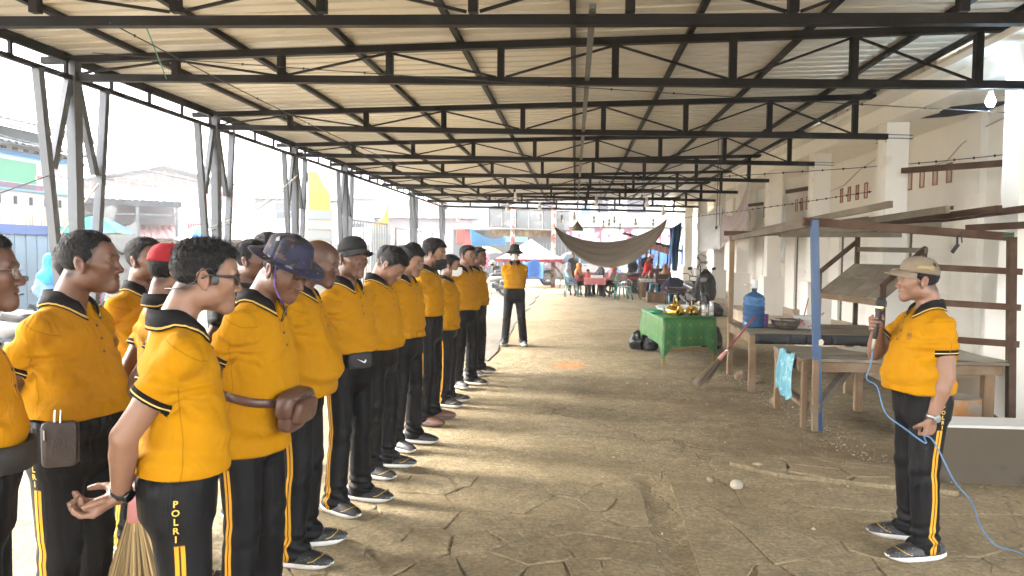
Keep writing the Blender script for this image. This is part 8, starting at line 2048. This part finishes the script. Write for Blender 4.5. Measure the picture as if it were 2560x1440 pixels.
# ---- bystanders in the market
def cl(n,c): return cloth(n,c)
BY=dict(res=2.2,buttons=False,group='bystanders at the far stalls')
who('man in a dark printed tee standing behind the far table',-.10,29.5,-70,shirt='tee',shirtmat=cl('charcoal_tee',(.045,.05,.055)),trousers='plain',skin='c',arms='low',pitch=.4,seed=61,**BY)
who('woman in a grey headscarf seated at the checked table',-.28,27.6,-10,shirt='long',shirtmat=cl('pale_blue_top',(.25,.40,.55)),trousers='plain',trousermat=cl('jeans',(.07,.11,.17)),skin='c',female=True,hair='hijab',scarf=cl('grey_scarf',(.24,.26,.29)),arms='lap',sit=.42,h=1.58,seed=62,**BY)
who('woman in an orange headscarf seated beside the child',.12,27.2,-20,shirt='long',shirtmat=cl('maroon_top',(.16,.03,.03)),trousers='plain',skin='c',female=True,hair='hijab',scarf=cl('orange_scarf',(.55,.25,.07)),arms='lap',sit=.42,h=1.55,seed=63,**BY)
who('small child in red leaning on the checked table',.46,26.9,30,shirt='tee',shirtmat=cl('red_tee',(.38,.03,.03)),trousers='plain',skin='c',arms='front',h=1.02,seed=64,**BY)
who('man in a dark cap and grey shirt seated across the checked table',.98,27.9,-150,shirt='long',shirtmat=cl('dark_grey_shirt',(.035,.038,.04)),trousers='plain',skin='c',cap=('backcap',CAPB),arms='lap',sit=.44,pitch=.4,seed=65,**BY)
who('woman in a pink headscarf and wide black skirt seated at the checked table',1.38,26.7,170,shirt='long',shirtmat=cl('pink_top',(.52,.18,.17)),trousers='skirt',skin='c',female=True,hair='hijab',scarf=cl('pink_scarf',(.55,.20,.18)),arms='lap',sit=.44,h=1.6,girth=1.12,seed=66,trousermat=cl('black_skirt',(.012,.013,.016)),**BY)
who('woman all in black with a black headscarf standing by the food cart',2.28,29.2,-60,shirt='long',shirtmat=cl('black_top',(.014,.016,.026)),trousers='skirt',trousermat=cl('black_skirt',(.012,.013,.016)),skin='c',female=True,hair='hijab',scarf=cl('black_scarf',(.012,.013,.02)),arms='front',h=1.66,seed=67,**BY)
who('man in black standing behind the food cart posts',2.85,29.3,-95,shirt='tee',shirtmat=BT_,trousers='plain',skin='b',arms='low',h=1.74,seed=68,**BY)
who('woman in a pink helmet and red top bending over the drinks table',2.55,26.3,-30,shirt='long',shirtmat=cl('scarlet_top',(.60,.025,.03)),trousers='skirt',trousermat=cl('brown_skirt',(.10,.05,.035)),skin='c',female=True,hair='short',cap=('cap',plain('pink_helmet',(.62,.36,.34),.3,rv=0)),arms='front',h=1.60,pitch=.4,lean=.22,seed=69,mask='on',maskmat=cloth('black_mask',(.013,.013,.014)),**BY)
who('woman in a brown headscarf seated behind the bottles',3.30,26.6,-120,shirt='long',shirtmat=cl('black_top',(.014,.016,.026)),trousers='plain',skin='c',female=True,hair='hijab',scarf=cl('tan_scarf',(.36,.17,.10)),arms='lap',sit=.44,h=1.56,seed=70,**BY)
who('man with a white and red helmet beyond the cart',3.05,30.6,-120,shirt='tee',shirtmat=cl('maroon_top',(.16,.03,.03)),trousers='plain',skin='c',cap=('backcap',plain('white_helmet',(.65,.62,.60),.3,rv=0)),arms='low',h=1.55,seed=71,**BY)
who('woman in a black headscarf behind the porch columns on the right',4.85,25.2,180,shirt='long',shirtmat=cl('black_top',(.014,.016,.026)),trousers='skirt',trousermat=cl('black_skirt',(.012,.013,.016)),skin='c',female=True,hair='hijab',scarf=cl('black_scarf',(.012,.013,.02)),arms='front',h=1.62,seed=72,**BY)
BY['group']='bystanders beyond the open left side'
who('woman in a bright blue headscarf by the motorcycles at the left edge',-7.95,10.3,150,shirt='long',shirtmat=cl('blue_check_top',(.16,.26,.48)),trousers='skirt',trousermat=cl('jeans',(.07,.11,.17)),skin='c',female=True,hair='hijab',scarf=cl('blue_scarf',(.03,.25,.62)),arms='front',h=1.56,seed=73,**BY)
W_,cw_=who('woman in a black headscarf and pink top sitting with a phone by the blue shutter',-12.2,16.3,-20,shirt='long',shirtmat=cl('hot_pink_top',(.60,.045,.16)),trousers='skirt',trousermat=cl('black_skirt',(.012,.013,.016)),skin='c',female=True,hair='hijab',scarf=cl('black_scarf',(.012,.013,.02)),arms='lap',sit=.62,h=1.58,pitch=.35,seed=74,**BY)
who('man in a dark grey printed tee standing by the blue shutter',-11.65,16.2,-70,shirt='tee',shirtmat=cl('charcoal_tee',(.045,.05,.055)),trousers='plain',skin='c',arms='front',h=1.66,seed=75,**BY)
